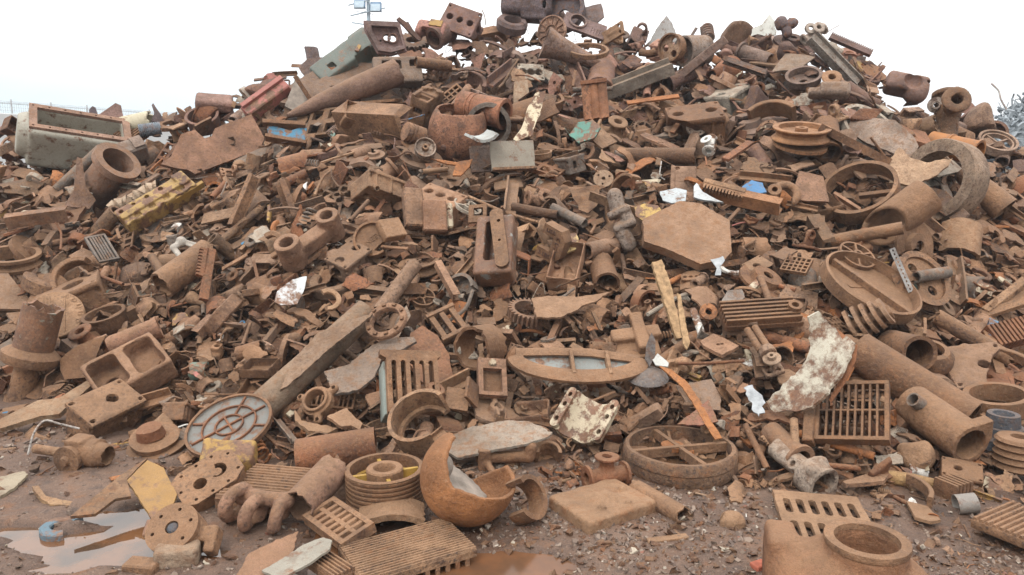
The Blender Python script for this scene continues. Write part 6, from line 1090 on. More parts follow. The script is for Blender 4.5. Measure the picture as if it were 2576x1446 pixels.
def ribdisc(k):
    r = 40 * k
    return [('disc', lathe([(0, -5 * k), (r, -5 * k), (r, 4 * k), (r * .93, 4 * k), (r * .92, 0), (0, 0)], 40), 'rust', (.29, .175, .12), .3, None), ('ring_rib', lathe([(r * .38, -1 * k), (r * .44, -1 * k), (r * .43, 4 * k), (r * .39, 4 * k)], 24), 'rust', (.2, .11, .07), .2, None)] + [('rib', tr(cbox(r * .48, r * .05, 4 * k), (r * .66 * math.cos(R_(a)), r * .66 * math.sin(R_(a)), 1.5 * k), (0, 0, a)), 'rust', (.2, .11, .07), .2, None) for a in range(0, 360, 30)]
OB('radial_ribbed_disc', 'round tan disc with radiating ribs under the summit', 'ribbed disc', 'the disc with radiating ribs', 1388, 80, ('f', .85, 160, 0), ribdisc, lift=.3)
OB('oval_port_cover', 'dark drilled plate with a large round port just under the summit', 'port plate', 'the drilled port plate', 1470, 68, ('f', .66, 70, -20), lambda k: [('plate', plate(jagpoly(rect(110 * k, 50 * k), .5 * k, 20 * k, 3), 8 * k, [circle(19 * k, 22, -20 * k, 4 * k)] + [circle(1.8 * k, 5, (20 + 7 * i) * k, (-14 + 7 * j) * k) for i in range(4) for j in range(3)]), 'rust', (.15, .10, .095), .15, None), ('port_rim', tr(lathe([(19 * k, 0), (24 * k, 0), (23 * k, 5 * k), (19 * k, 5 * k)], 30), (-20 * k, 4 * k, 4 * k)), 'rust', (.17, .115, .10), .15, None)], lift=.25)
OB('cone_pipe', 'flared cone pipe lying across the slope below the radiating ribs', 'cone pipe', 'the flared cone pipe', 1440, 135, ('a', -22, -6), lambda k: tr(sweep([(x * k, 0, 0) for x in (-76, -40, 0, 40, 84)], [40 * k, 30 * k, 24 * k, 18 * k, 11 * k], [34 * k, 24 * k, 19 * k, 13 * k, 8 * k], 26), (0, 0, 0)), lift=.24, col=(.185, .125, .10))
OB('oval_hoop', 'flat pale oval hoop lying above the flared cone pipe', 'hoop', 'the pale oval hoop', 1480, 128, ('f', .3, 88, 0), lambda k: arc_ring(44 * k, 52 * k, 12 * k, 0, 360, 40), lift=.28, col=TAN)
TR('cone_sheet', 'grey torn cone of sheet metal sticking up on the right skyline', 'grey sheet', 'the grey sheet cone', [(1625, 112), (1650, 70), (1676, 40), (1692, 58), (1705, 98), (1680, 110)], (.88, 120), 6, .14, (.30, .29, .275), 'coat', 0, .9, wr=.01, post=lambda g, k: bend(g, 60 * k))
OB('three_hole_pulley', 'tan belt wheel with three large holes facing the viewer', 'wheel', 'the three holed wheel', 1690, 120, ('f', .82, 170, 15), lambda k: [('rim', lathe([(31 * k, -12 * k), (35 * k, -12 * k), (35 * k, 12 * k), (31 * k, 12 * k)], 40), 'rust', TAN, .35, None), ('web', plate(circle(31.5 * k, 32), 6 * k, [circle(9 * k, 14, 17 * k * math.cos(R_(a)), 17 * k * math.sin(R_(a))) for a in (50, 170, 290)], cell=0), 'rust', (.26, .17, .11), .3, None)], lift=.3)
OB('drum', 'smooth grey brown drum standing right of the three holed wheel', 'drum', 'the smooth grey drum', 1745, 128, ('f', .7, 20, 0), lambda k: pipe(70 * k, 38 * k, 33 * k, 30, 4), lift=.2, col=(.185, .15, .125))
OB('steel_beam', 'pale flanged steel beam sloping down from the centre of the upper slope', 'steel beam', 'the pale steel beam', 1605, 198, ('a', 20, -3), lambda k: tr(prism(Ibeam(52 * k, 30 * k, 4 * k), 175 * k, 4, .8 * k), (0, 0, 0), (20, 0, 0)), lift=.26, col=(.19, .165, .135))
OB('long_wedge', 'long wedge shaped wooden looking bar below the grey drum', 'wedge bar', 'the long wedge bar', 1755, 155, ('a', 38, 0), lambda k: warp(cbox(170 * k, 22 * k, 20 * k, k=5), .006, 5), lift=.3, col=(.19, .13, .105))

OB('fluted_column', 'two orange brown fluted tubes standing side by side under a bolted strap', 'fluted tubes', 'the fluted orange tubes', 1497, 252, ('a', 96, -14), lambda k: [('tube', tr(sweep([(-48 * k, 0, 0), (-20 * k, 0, 0), (20 * k, 0, 0), (48 * k, 0, 0)], 13 * k, 9 * k, 16, .008, i), (0, (i - 1) * 19 * k, 0)), 'rust', (.27, .125, .065), .25, None) for i in range(3)] + [('strap', tr(cbox(10 * k, 66 * k, 6 * k), (44 * k, 0, 14 * k)), 'rust', RUS, .3, None)], lift=.25)
TR('plate', 'cream flaked strip with rust showing through right of the big cylinder', 'flaked strip', 'the cream flaked strip', [(1290, 352), (1310, 325), (1330, 265), (1345, 235), (1370, 228), (1362, 270), (1345, 320), (1335, 345), (1300, 358)], (.85, 60), 8, .3, (.62, .52, .36), 'paint', .1, 1.0)
TR('plate', 'tan crusted panel standing above the cream flaked strip', 'crusted panel', 'the tan crusted panel', [(1290, 245), (1292, 206), (1325, 202), (1328, 240), (1315, 288), (1292, 282)], (.88, 60), 10, .22, (.30, .22, .15), jag=.8)
TR('plate', 'green corroded copper like piece in the middle of the upper slope', 'green piece', 'the green corroded piece', [(1430, 340), (1452, 312), (1490, 305), (1508, 322), (1490, 348), (1455, 358)], (.78, 110), 8, .25, (.10, .24, .19), 'paint', .2, 1.0, wr=.02)
OB('brass_head', 'upright dusty casting with a round flange like a head', 'round flange', 'the dusty round flange head', 1752, 318, ('f', .9, 70, 0), lambda k: [('flange', plate(circle(26 * k, 28), 8 * k, [circle(13 * k, 20)] + [circle(2.5 * k, 6, 20 * k * math.cos(a), 20 * k * math.sin(a)) for a in (.5, 2.1, 3.7, 5.2)]), 'rust', (.27, .21, .165), .3, None), ('neck', tr(pipe(50 * k, 18 * k, 14 * k, 18, 4), (0, 0, -24 * k), (0, 90, 0)), 'rust', TAN, .3, None)], lift=.24)
OB('drilled_disc', 'flat round disc with three drilled holes in the centre of the slope', 'drilled disc', 'the three drilled disc', 1518, 452, ('f', .85, 90, 0), lambda k: [(None, plate(circle(25 * k, 30), 12 * k, [circle(5 * k, 12)] + [circle(3 * k, 8, 16 * k * math.cos(a), 16 * k * math.sin(a)) for a in (.4, 2.5, 4.6)]), 'rust', (.27, .185, .12), .4, None)], lift=.2)
OB('saw_rack', 'coarse saw toothed rack lying on the slope above a blue rag', 'toothed rack', 'the coarse toothed rack', 1822, 472, ('f', .72, 80, -14), lambda k: [('bar', cbox(105 * k, 16 * k, 20 * k), 'rust', (.26, .15, .08), .4, None), ('tooth_strip', tr(comb(104 * k, 20 * k, 16 * k, 13, 12 * k), (0, -15 * k, 0), (180, 0, 0)), 'rust', (.25, .14, .075), .3, None)], lift=.24)
TR('plate', 'bright blue torn sheet under the end of the coarse toothed rack', 'blue sheet', 'the bright blue sheet', [(1852, 492), (1868, 470), (1890, 456), (1918, 462), (1928, 485), (1900, 490), (1878, 500)], (.7, 90), 4, .2, (.07, .19, .36), 'coat', 0, 1.0)
TR('plate', 'white flaked sheet beside the rounded yellow sheet', 'white sheet', 'the white flaked sheet', [(1660, 482), (1700, 472), (1728, 478), (1725, 505), (1690, 512), (1668, 505)], (.7, 95), 4, .2, (.40, .43, .44), 'coat', .1, .9)
TR('plate', 'curved pale sheet with a cut corner above the octagonal slab', 'pale sheet', 'the curved pale sheet', [(1745, 470), (1752, 462), (1768, 485), (1800, 502), (1820, 510), (1770, 505), (1745, 498)], (.72, 90), 6, .22, (.42, .44, .44), 'coat', 0, .5)
OB('orange_trough', 'long orange brown trough under the coarse toothed rack', 'trough', 'the long orange trough', 1870, 500, ('f', .6, 90, -12), lambda k: prism(Cbeam(36 * k, 26 * k, 4 * k), 190 * k, 5, .5 * k), lift=.2, col=(.27, .13, .06), dust=.3)
TR('waffle_plate', 'square brown plate with a rough waffle of grooves', 'waffle plate', 'the waffle grooved plate', [(2000, 478), (2010, 432), (2072, 445), (2085, 508), (2005, 505)], (.85, 80), 8, .22, (.225, .125, .08), jag=.7)
OB('curl_cam', 'curled iron cam with a round eye left of the waffle plate', 'cam', 'the curled cam', 1975, 490, ('f', .85, 80, 0), lambda k: sdf(lambda p: cut(SU(.008, tor(p, (0, 0, 0), 2, 28 * k, 10 * k), cy(p, (-26 * k, 8 * k, 0), 2, 17 * k, 13 * k)), cy(p, (-26 * k, 8 * k, 0), 2, 7 * k, 1), bx(p, (-6 * k, -30 * k, 0), (22 * k, 18 * k, 1), 0)), (-46 * k, -40 * k, -14 * k), (42 * k, 40 * k, 14 * k), 44), lift=.2, col=TAN)
# right shoulder
OB('giant_ring', 'giant thick ring standing on edge at the shoulder of the heap', 'giant ring', 'the giant standing ring', 2370, 455, ('f', .80, 165, 0), lambda k: lathe([(72 * k, -28 * k), (102 * k, -28 * k), (104 * k, -24 * k), (104 * k, 24 * k), (102 * k, 28 * k), (72 * k, 28 * k)], 60), lift=.2, col=(.23, .165, .115), dust=.35)
OB('band_ring', 'wide thin band ring half buried and open like an arch', 'band ring', 'the half buried band ring', 2162, 482, ('f', .68, 110, 0), lambda k: [('band', lathe([(82 * k, -20 * k), (92 * k, -20 * k), (92 * k, 20 * k), (82 * k, 20 * k)], 52), 'rust', TAN, .4, None), ('spoke', tr(cbox(80 * k, 12 * k, 14 * k), (40 * k, 0, -6 * k), (0, 0, 12)), 'rust', BRN, .4, None)], lift=.12)
OB('orange_pipe', 'bright orange ribbed pipe lying on the shoulder by the giant ring', 'orange pipe', 'the bright orange pipe', 2400, 372, ('a', -14, 24), lambda k: [('barrel', sweep([(x * k, 0, 0) for x in (-60, -14, -13, -8, -7, 52, 54, 60)], [30 * k, 30 * k, 33 * k, 33 * k, 30 * k, 30 * k, 33 * k, 33 * k], [27 * k] * 8, 28), 'coat', (.34, .14, .042), .1, None)], lift=.16)
def gridwheel(k):
    return [('rim', lathe([(40 * k, -10 * k), (46 * k, -10 * k), (46 * k, 10 * k), (40 * k, 10 * k)], 40), 'rust', (.25, .175, .13), .3, None), ('inner_rim', lathe([(33 * k, -6 * k), (37 * k, -6 * k), (37 * k, 6 * k), (33 * k, 6 * k)], 36), 'rust', (.25, .175, .13), .3, None)] + [('bar', tr(cbox(80 * k, 4 * k, 8 * k), (0, 0, 0), (0, 0, a)), 'rust', (.22, .15, .11), .3, None) for a in (0, 90)]
OB('crossbar_ring', 'brown round rim with crossed bars at the right edge of the shoulder', 'rim', 'the crossed bar rim', 2508, 362, ('f', .5, 70, 20), gridwheel, lift=.12)
TR('torn_plate', 'torn flaking plate shaped like a swallow tail below the giant ring edge', 'torn plate', 'the swallow tail plate', [(2235, 462), (2240, 400), (2262, 375), (2290, 400), (2330, 412), (2395, 400), (2385, 418), (2360, 440), (2300, 468)], (.8, 70), 8, .34, (.36, .24, .15), 'rust', .2, 1.2)
TR('casing_plate', 'long smooth casing plate with a raised rib high on the right slope', 'casing plate', 'the long smooth casing', [(2130, 318), (2140, 292), (2250, 305), (2270, 320), (2300, 345), (2310, 365), (2290, 405), (2180, 360)], (.78, 95), 10, .18, (.215, .165, .13), jag=.4, post=lambda g, k: bend(g, 260 * k), dust=.3)
OB('steel_beam', 'long brown channel beam pointing at the swallow tail plate', 'channel beam', 'the long channel beam', 2150, 365, ('a', -28, 4), lambda k: prism(Cbeam(28 * k, 20 * k, 4 * k), 190 * k, 4, .6 * k), lift=.25, col=BRN)
OB('sheave_pair', 'orange edged double sheave lying flat on a pile of flat plates', 'sheave', 'the orange edged sheave', 2015, 335, ('f', .22, 86, 0), lambda k: [('sheave_wheel', sheave(70 * k, 30 * k, .14), 'rust', (.26, .13, .06), .3, None), ('lower_disc', tr(lathe([(10 * k, -4 * k), (66 * k, -4 * k), (66 * k, 4 * k), (10 * k, 4 * k)], 40), (2 * k, 0, -30 * k), (5, 4, 0)), 'rust', (.25, .125, .06), .3, None)], lift=.26)
OB('arch_band', 'short arched band standing above the orange edged sheave', 'arched band', 'the short arched band', 1938, 318, ('f', .7, 100, 0), lambda k: arc_ring(60 * k, 72 * k, 50 * k, 40, 150, 24), lift=.1, col=TAN)
TR('leaf_plate', 'big leaf shaped smooth plate high on the right slope', 'leaf plate', 'the leaf shaped plate', [(1940, 178), (1975, 135), (2050, 140), (2020, 165), (1985, 178)], (.7, 95), 6, .22, (.20, .16, .125), jag=.3, post=lambda g, k: bend(g, 160 * k))
OB('grey_girder', 'long grey girder leaning down from the right skyline', 'girder', 'the long grey girder', 2100, 150, ('a', -46, -4), lambda k: tr(prism(Ibeam(34 * k, 22 * k, 3.5 * k), 165 * k, 4, .4 * k), (0, 0, 0), (40, 0, 0)), lift=.22, col=(.2, .18, .155), dust=.3)
OB('rounded_trough', 'smooth rounded trough end high on the right slope', 'trough', 'the smooth rounded trough', 2085, 228, ('f', .8, 80, -2), lambda k: sdf(lambda p: cut(bx(p, (0, 0, 0), (50 * k, 20 * k, 18 * k), 12 * k), bx(p, (-40 * k, 8 * k, 4 * k), (20 * k, 20 * k, 14 * k), 6 * k)), (-52 * k, -22 * k, -20 * k), (52 * k, 22 * k, 20 * k), 36), lift=.24, col=(.2, .145, .11))
OB('mask_casting', 'dark curved casting like a mask hanging over the right shoulder', 'curved casting', 'the mask like casting', 2280, 215, ('f', .8, 60, -14), lambda k: sdf(lambda p: cut(SU(.02, bx(p, (0, 0, 0), (50 * k, 24 * k, 26 * k), 12 * k), sp(p, (24 * k, -16 * k, 0), 28 * k)), sp(p, (8 * k, 0, 26 * k), 22 * k), cy(p, (44 * k, 8 * k, 0), 2, 4 * k, 1)) + .005 * snoise(p, 14, 4, 2), (-56 * k, -48 * k, -32 * k), (58 * k, 32 * k, 32 * k), 42), lift=.1, col=(.17, .105, .085), dust=.15)
TR('plate', 'white jagged sheet pointing at the sky on the right skyline', 'white sheet', 'the white skyline sheet', [(1888, 92), (1892, 72), (1915, 62), (1935, 36), (1948, 52), (1952, 88), (1925, 92), (1905, 86)], (.92, 60), 5, .12, (.55, .55, .5), 'coat', 0, .9)
OB('dark_casting', 'small dark lobed casting on the skyline beside the white jagged sheet', 'lobed casting', 'the dark lobed casting', 1978, 62, ('f', .9, 60, 20), lambda k: sdf(lambda p: SU(.01, sp(p, (-10 * k, 8 * k, 0), 16 * k), sp(p, (14 * k, -2 * k, 0), 14 * k), sp(p, (-6 * k, -18 * k, 0), 13 * k)) + .012 * snoise(p, 40, 4, 3), (-32 * k, -36 * k, -22 * k), (32 * k, 30 * k, 22 * k), 28), lift=.1, col=(.095, .07, .07), dust=0)
OB('pale_gear_casting', 'pale grey geared casting on the right skyline above the grey girder', 'pale casting', 'the pale geared casting', 2048, 86, ('f', .8, 60, 30), lambda k: [('body', tr(v_valve(np.random.default_rng(9)), s=66 * k), 'rust', (.33, .28, .235), .1, None), ('gear_face', tr(v_gear(np.random.default_rng(9)), (-8 * k, 12 * k, 16 * k), None, 30 * k), 'rust', (.33, .28, .235), .1, None)], lift=.14)
OB('jagged_rack', 'toothed ridge of rack plates along the right skyline', 'rack plates', 'the toothed skyline rack', 2140, 112, ('f', .8, 60, -26), lambda k: comb(110 * k, 18 * k, 12 * k, 22, 4 * k), lift=.12, col=(.13, .085, .075), dust=.1)
OB('long_tube', 'long pale brown tapering pipe at the right edge below the giant ring', 'pipe', 'the tapering pipe at the edge', 2472, 478, ('a', -42, 8), lambda k: sweep([(x * k, 0, 0) for x in (-70, 0, 70)], [22 * k, 30 * k, 34 * k], [16 * k, 24 * k, 28 * k], 24), lift=.2, col=TAN)
TR('plate', 'dark tilted machine hood behind the giant standing ring', 'hood', 'the dark tilted hood', [(2370, 540), (2330, 470), (2380, 480), (2440, 540), (2420, 565)], (.7, 150), 8, .12, (.15, .10, .075), jag=.5)
OB('frame_rail', 'white and rust painted strut on the right shoulder', 'strut', 'the white strut', 2370, 300, ('a', -66, 0), lambda k: [('strut_bar', cbox(90 * k, 9 * k, 9 * k), 'paint', (.5, .46, .40), .1, None), ('round_head', tr(v_hub(np.random.default_rng(5)), (-40 * k, 0, 6 * k), None, 40 * k), 'rust', (.30, .25, .21), .1, None)], lift=.22)
# ------------------------------------------------------------------ behind the heap: wires, fence, wall, floodlight mast, the pale shredded heap
def wire_thing(uv, r, label, ref, col=(.2, .16, .13), lift=.2, mat='rust'):
    P, k = anchor(*uv[0], lift); D = proj(P)[2]; W = np.array([CP + ray(u, v) * (D + .03 * i) for i, (u, v) in enumerate(uv)]); P = W[0].copy()
    hero('wire', label, 'wire', ref, P, np.eye(3), [(None, rod(W - P, r), mat, col, .1, None)])
wire_thing([(1222, 62), (1219, 40), (1212, 24)], .006, 'thin bent wire standing up against the sky left of the summit', 'the skyline wire')
wire_thing([(2075, 85), (2095, 72), (2112, 63)], .004, 'thin straight wire slanting off the right skyline', 'the slanting wire')
wire_thing([(132, 305), (136, 280), (144, 274), (152, 282), (156, 305)], .006, 'thin wire loop arching over the crest behind the cream tank', 'the wire loop', lift=.05)
wire_thing([(70, 1145), (85, 1090), (112, 1058), (150, 1066), (200, 1078)], .006, 'pale bent wire springing out of the mud by the broken ring', 'the pale wire', (.4, .38, .35), lift=.02)
wire_thing([(1664, 405), (1660, 440), (1672, 452)], .006, 'short white hooked wire in the middle of the slope', 'the white hooked wire', (.7, .68, .64), mat='coat')
wire_thing([(2190, 345), (2230, 400), (2262, 455)], .012, 'dark bent rod poking out between plates on the right slope', 'the dark bent rod', BRN)
wire_thing([(1480, 870), (1500, 905), (1540, 925), (1600, 930)], .004, 'thin brown wire looping over the half moon lid', 'the thin looping wire', BRN)
wire_thing([(1750, 1240), (1800, 1252), (1860, 1268), (1925, 1290), (1990, 1300)], .005, 'long thin dry root lying across the gravel', 'the dry root', (.3, .2, .13), lift=.03)
wire_thing([(2400, 690), (2392, 730), (2378, 765)], .014, 'rusty flat rod standing upright by the rope sheave', 'the upright rod', BRN)
def far_pt(u, v, d): return CP + ray(u, v) * d
# wall with a wire fence far behind the left shoulder
a, b = far_pt(-500, 285, 19), far_pt(620, 320, 34.5); L = np.linalg.norm((b - a)[:2]); ang = math.degrees(math.atan2(b[1] - a[1], b[0] - a[0]))
top = 3.05
o = bpy.data.objects.new('yard_wall', mesh('yard_wall', cbox(L, .2, top, .02), 'wall')); C.objects.link(o); place(o, np.array([(a[0] + b[0]) / 2, (a[1] + b[1]) / 2, top / 2]), flat(ang)); tag(o, 'long pale yard wall far behind the left shoulder of the heap', 'wall')
f = bpy.data.objects.new('wire_fence', None); C.objects.link(f); place(f, np.array([(a[0] + b[0]) / 2, (a[1] + b[1]) / 2, top]), flat(ang)); tag(f, 'thin wire fence with barbed strands along the top of the yard wall', 'fence')
n = 12
for i in range(n + 1): put('post', tr(cbox(.04, .04, .48, .005), (-L / 2 + L * i / n, 0, .22)), 'wire', f)
for z in (.33, .40, .36): put('barbed_strand', tr(rod([(-L / 2, 0, z), (0, 0, z - .015), (L / 2, 0, z)], .007, 5)), 'wire', f)
ms = join(*[tr(cbox(.006, .006, .34, .001), (-L / 2 + L * (i + .5) / 220, 0, .17)) for i in range(220)], *[tr(cbox(L, .006, .006, .001), (0, .012, z)) for z in (.1, .2, .31)])
put('mesh_wire', ms, 'wire', f)['kind'] = 'stuff'
# floodlight mast
D = 34.; B = far_pt(928, 60, D); T = far_pt(928, -40, D); mast = bpy.data.objects.new('floodlight_mast', None); C.objects.link(mast); place(mast, np.array([B[0], B[1], 0]), flat(0)); tag(mast, 'galvanised floodlight mast rising behind the left side of the heap', 'floodlight mast')
H = T[2] + .6; m = D / FOC
put('pole', tr(sweep([(0, 0, 0), (0, 0, H * .5), (0, 0, H)], [.13, .10, .07], None, 12)), 'zinc', mast)
for v, w, t in ((32, 90, -12), (4, 100, -14), (64, 84, 8)):
    z = far_pt(928, v, D)[2]; put('cross_arm', tr(cbox(w * m, .07, .05, .01), (0, -.16, z), (0, -t * -1, 0)), 'zinc', mast)
for du, v in ((-20, 12), (20, 20)):
    P = far_pt(928 + du, v, D); body = sdf(lambda p: U(bx(p, (0, 0, .0), (14 * m, .10, 12 * m), .03), bx(p, (0, .12, .0), (10 * m, .08, 8 * m), .03)), (-15 * m, -.14, -13 * m), (15 * m, .24, 13 * m), 22)
    fl = put('floodlight', tr(body, (P[0] - B[0], -.12, P[2]), (-24, 0, 0)), 'lamp', mast); put('lens', tr(cbox(24 * m, .02, 20 * m, .01), (P[0] - B[0], -.27, P[2] - .05), (-24, 0, 0)), 'zinc', fl); put('yoke', tr(rod([(-13 * m, 0, 0), (-13 * m, 0, -14 * m), (13 * m, 0, -16 * m), (13 * m, 0, 0)], .012, 5), (P[0] - B[0], -.12, P[2] - .05)), 'zinc', fl)
# the pale heap of shredded metal behind the right edge
cx, cyy, hh = far_pt(2590, 262, 17.); P0 = np.array([cx, cyy, 0.])
rg2 = np.random.default_rng(5)
us = np.linspace(0, 6.283, 41)[:-1]; rr = np.linspace(0, 1, 9); V = np.array([(2.3 * r * math.cos(a), 2.3 * r * math.sin(a), (hh - .1) * (1 - r ** 1.35) - .05) for r in rr for a in us]); V = V + .12 * snoise(V, 2.5, 3)[:, None] * np.array([0, 0, 1]); nn = len(us)
F = [(i * nn + j, i * nn + (j + 1) % nn, (i + 1) * nn + (j + 1) % nn, (i + 1) * nn + j) for i in range(len(rr) - 1) for j in range(nn)]
o = put('shredded_heap_hill', G(V, F), 'shred'); o.location = P0; tag(o, kind='structure')
strips = []
for i in range(1900):
    a = rg2.uniform(0, 6.283); r = rg2.random() ** .6; c = np.array([2.3 * r * math.cos(a), 2.3 * r * math.sin(a), (hh - .1) * (1 - r ** 1.35)]) + rg2.normal(size=3) * .05; l = rg2.uniform(.1, .42)
    q = np.cumsum(rg2.normal(size=(4, 3)) * l * .35, 0) + c; strips.append(sweep(smooth(q, 2), rg2.uniform(.012, .05), None, 4, sq=rg2.uniform(.2, 1.4)))
o = put('shredded_metal_strips', join(*strips), 'shred', smooth_at=30); o.location = P0; o.location.z += .03; tag(o, kind='stuff')
def far_wire(uv, d, r, label, ref):
    W = np.array([far_pt(u, v, d) for u, v in uv]); hero('wire', label, 'wire', ref, W[0], np.eye(3), [(None, rod(W - W[0], r), 'rust', (.35, .33, .31), 0, None)])
far_wire([(2532, 275), (2518, 250), (2512, 228), (2494, 210)], 16.5, .018, 'long pale twisted strip waving above the shredded metal heap', 'the waving strip')

# added haze volume in place of the lens veil: far things pale, near clear
hz = bpy.data.meshes.new('haze'); B = [(x, y, z) for x in (-300, 300) for y in (-70, 440) for z in (-1.2, 12.5)]
hz.from_pydata(B, [], [(0, 1, 3, 2), (4, 6, 7, 5), (0, 4, 5, 1), (2, 3, 7, 6), (0, 2, 6, 4), (1, 5, 7, 3)]); o = bpy.data.objects.new('haze', hz); C.objects.link(o); tag(o, kind='stuff')
m = bpy.data.materials.new('thin_haze'); m.use_nodes = True; nt = m.node_tree; nt.nodes.clear(); v = nt.nodes.new('ShaderNodeVolumePrincipled'); v.inputs['Color'].default_value = (.86, .93, 1, 1); v.inputs['Density'].default_value = .0016
u = nt.nodes.new('ShaderNodeOutputMaterial'); nt.links.new(v.outputs[0], u.inputs['Volume']); hz.materials.append(m)
# ------------------------------------------------------------------ the rest of the heap: scrap of thirty kinds, each piece its own thing
BW, BH, BS = 430, 242, 6.0
def cells(W):
    c = proj(W); x = (c[:, 0] / BS).astype(int); y = (c[:, 1] / BS).astype(int); ok = (x >= 0) & (x < BW) & (y >= 0) & (y < BH) & (c[:, 2] > .2); return x, y, c[:, 2], ok
HB = np.full((BH, BW), 99.0)
for h in HERO:
    x, y, z, ok = cells(h[4]); np.minimum.at(HB, (y[ok], x[ok]), z[ok])
HB0 = HB.copy()
_q = np.pad(HB, 1, constant_values=99.0); HB = np.min([_q[i:i + BH, j:j + BW] for i in range(3) for j in range(3)], 0); HB = np.where(np.minimum(HB0, HB) < 90, np.where(HB0 < 90, HB0, HB), 99.0)
#        kind: (builder, how many shapes, size factor, weights for big / middle / small pieces, nouns, category, tilt spread)
KINDS = {
 'plate_shard': (v_plate, 20, 1.0, (10, 22, 24), 'torn plate', 'plate shard', 40), 'cut_plate': (v_rectplate, 12, 1.0, (8, 13, 12), 'cut plate', 'plate', 42),
 'bent_plate': (v_bent, 10, 1.0, (7, 13, 14), 'folded plate', 'plate', 50), 'shell_shard': (v_shell, 14, 1.0, (13, 18, 18), 'curved shell piece', 'shell shard', 48),
 'sheet_scrap': (v_sheet, 12, 1.05, (7, 18, 24), 'torn sheet', 'sheet scrap', 48), 'casting_fragment': (v_fragment, 14, 1.0, (7, 11, 10), 'broken casting', 'casting fragment', 50),
 'wedge_fragment': (v_wedge, 10, .95, (3, 8, 10), 'thick wedge', 'wedge', 50), 'strip_scrap': (v_strip, 10, 1.35, (5, 13, 18), 'curled strip', 'strip', 30),
 'corner_fragment': (v_corner, 8, 1.0, (5, 8, 9), 'angled corner piece', 'corner piece', 60), 'channel_fragment': (v_chan, 6, 1.2, (5, 6, 6), 'short channel', 'channel', 34),
 'pipe_stub': (v_pipe, 9, 1.15, (8, 6, 1), 'open pipe stub', 'pipe', 30), 'long_pipe': (v_longpipe, 5, 2.2, (5, 4, 3), 'long thin pipe', 'pipe', 16),
 'pipe_elbow': (v_elbow, 5, 1.1, (3, 2, 0), 'pipe elbow', 'pipe', 60), 'pipe_flange': (v_flange, 10, .95, (4, 5, 2), 'drilled flange', 'flange', 38),
 'cog': (v_gear, 7, .95, (2, 2, 1), 'toothed gear', 'gear', 38), 'spoked_pulley': (v_wheel, 4, 1.15, (2, 1, 0), 'spoked wheel', 'wheel', 36),
 'brake_disc': (v_disc, 6, 1.05, (4, 2, 0), 'hat shaped brake disc', 'brake disc', 36), 'brake_drum': (v_drum, 6, 1.1, (5, 3, 0), 'flanged drum', 'drum', 55),
 'belt_sheave': (v_sheave, 4, 1.0, (3, 2, 0), 'grooved sheave', 'sheave', 36), 'stub_axle': (v_hub, 4, .9, (2, 2, 0), 'stepped hub', 'hub', 50),
 'steel_section': (v_beam, 12, 1.9, (10, 9, 6), 'steel section', 'steel section', 18), 'metal_bar': (v_bar, 8, 1.5, (3, 8, 10), 'metal bar', 'bar', 22),
 'bent_rod': (v_rod, 8, 2.0, (2, 4, 8), 'bent rod', 'rod', 22), 'coil_spring': (v_spring, 3, 1.0, (1, 1, 2), 'coil spring', 'spring', 40),
 'engine_casting': (v_casting, 12, 1.15, (10, 6, 0), 'ported casting', 'casting', 60), 'bearing_bracket': (v_bracket, 10, 1.05, (6, 7, 2), 'bracket casting', 'bracket', 60),
 'valve_casting': (v_valve, 7, 1.1, (5, 4, 1), 'valve casting', 'valve', 70), 'iron_lump': (v_lump, 12, .85, (3, 5, 6), 'broken iron lump', 'iron lump', 90),
 'grating': (v_grate, 4, 1.1, (2, 1, 0), 'cast grating', 'grating', 34), 'toothed_rack': (v_rack, 4, 1.25, (1, 2, 2), 'toothed strip', 'rack', 34),
 'fin_block': (v_fins, 5, 1.0, (0, 2, 1), 'finned block', 'fin block', 45), 'brake_shoe': (v_shoe, 4, 1.0, (2, 3, 3), 'curved brake shoe', 'brake shoe', 60),
 'ring_segment': (v_arc, 8, 1.2, (5, 5, 4), 'broken ring segment', 'ring segment', 45), 'crumpled_sheet': (v_crumple, 8, 1.05, (5, 7, 8), 'crumpled sheet', 'sheet', 40),
 'cast_tray': (v_tray, 6, 1.15, (4, 3, 1), 'broken cast tray', 'tray', 50), 'pipe_clip': (v_clip, 5, .8, (1, 2, 3), 'C shaped clip', 'clip', 50),
 'flared_cone': (v_cone, 4, 1.15, (3, 2, 0), 'flared cone', 'cone', 36), 'loose_wire': (v_wire, 6, 1.6, (0, 2, 7), 'loose wire', 'wire', 60), 'metal_block': (v_block, 6, .85, (1, 2, 2), 'square block', 'block', 60)}
GN = {'plate_shard': 'torn plates all over the heap', 'cut_plate': 'cut plates in the heap'}
VAR = {}
for nm, (fn, cnt, *_r) in KINDS.items():
    L = []
    for i in range(cnt):
        g = fn(np.random.default_rng(abs(sum(map(ord, nm))) * 100 + i)); g = (g[0] - (g[0].max(0) + g[0].min(0)) / 2, g[1]); me = mesh(nm, g, 'rust'); L.append((me, samples(g, 320, i), {}))
    VAR[nm] = L
rg = np.random.default_rng(77)
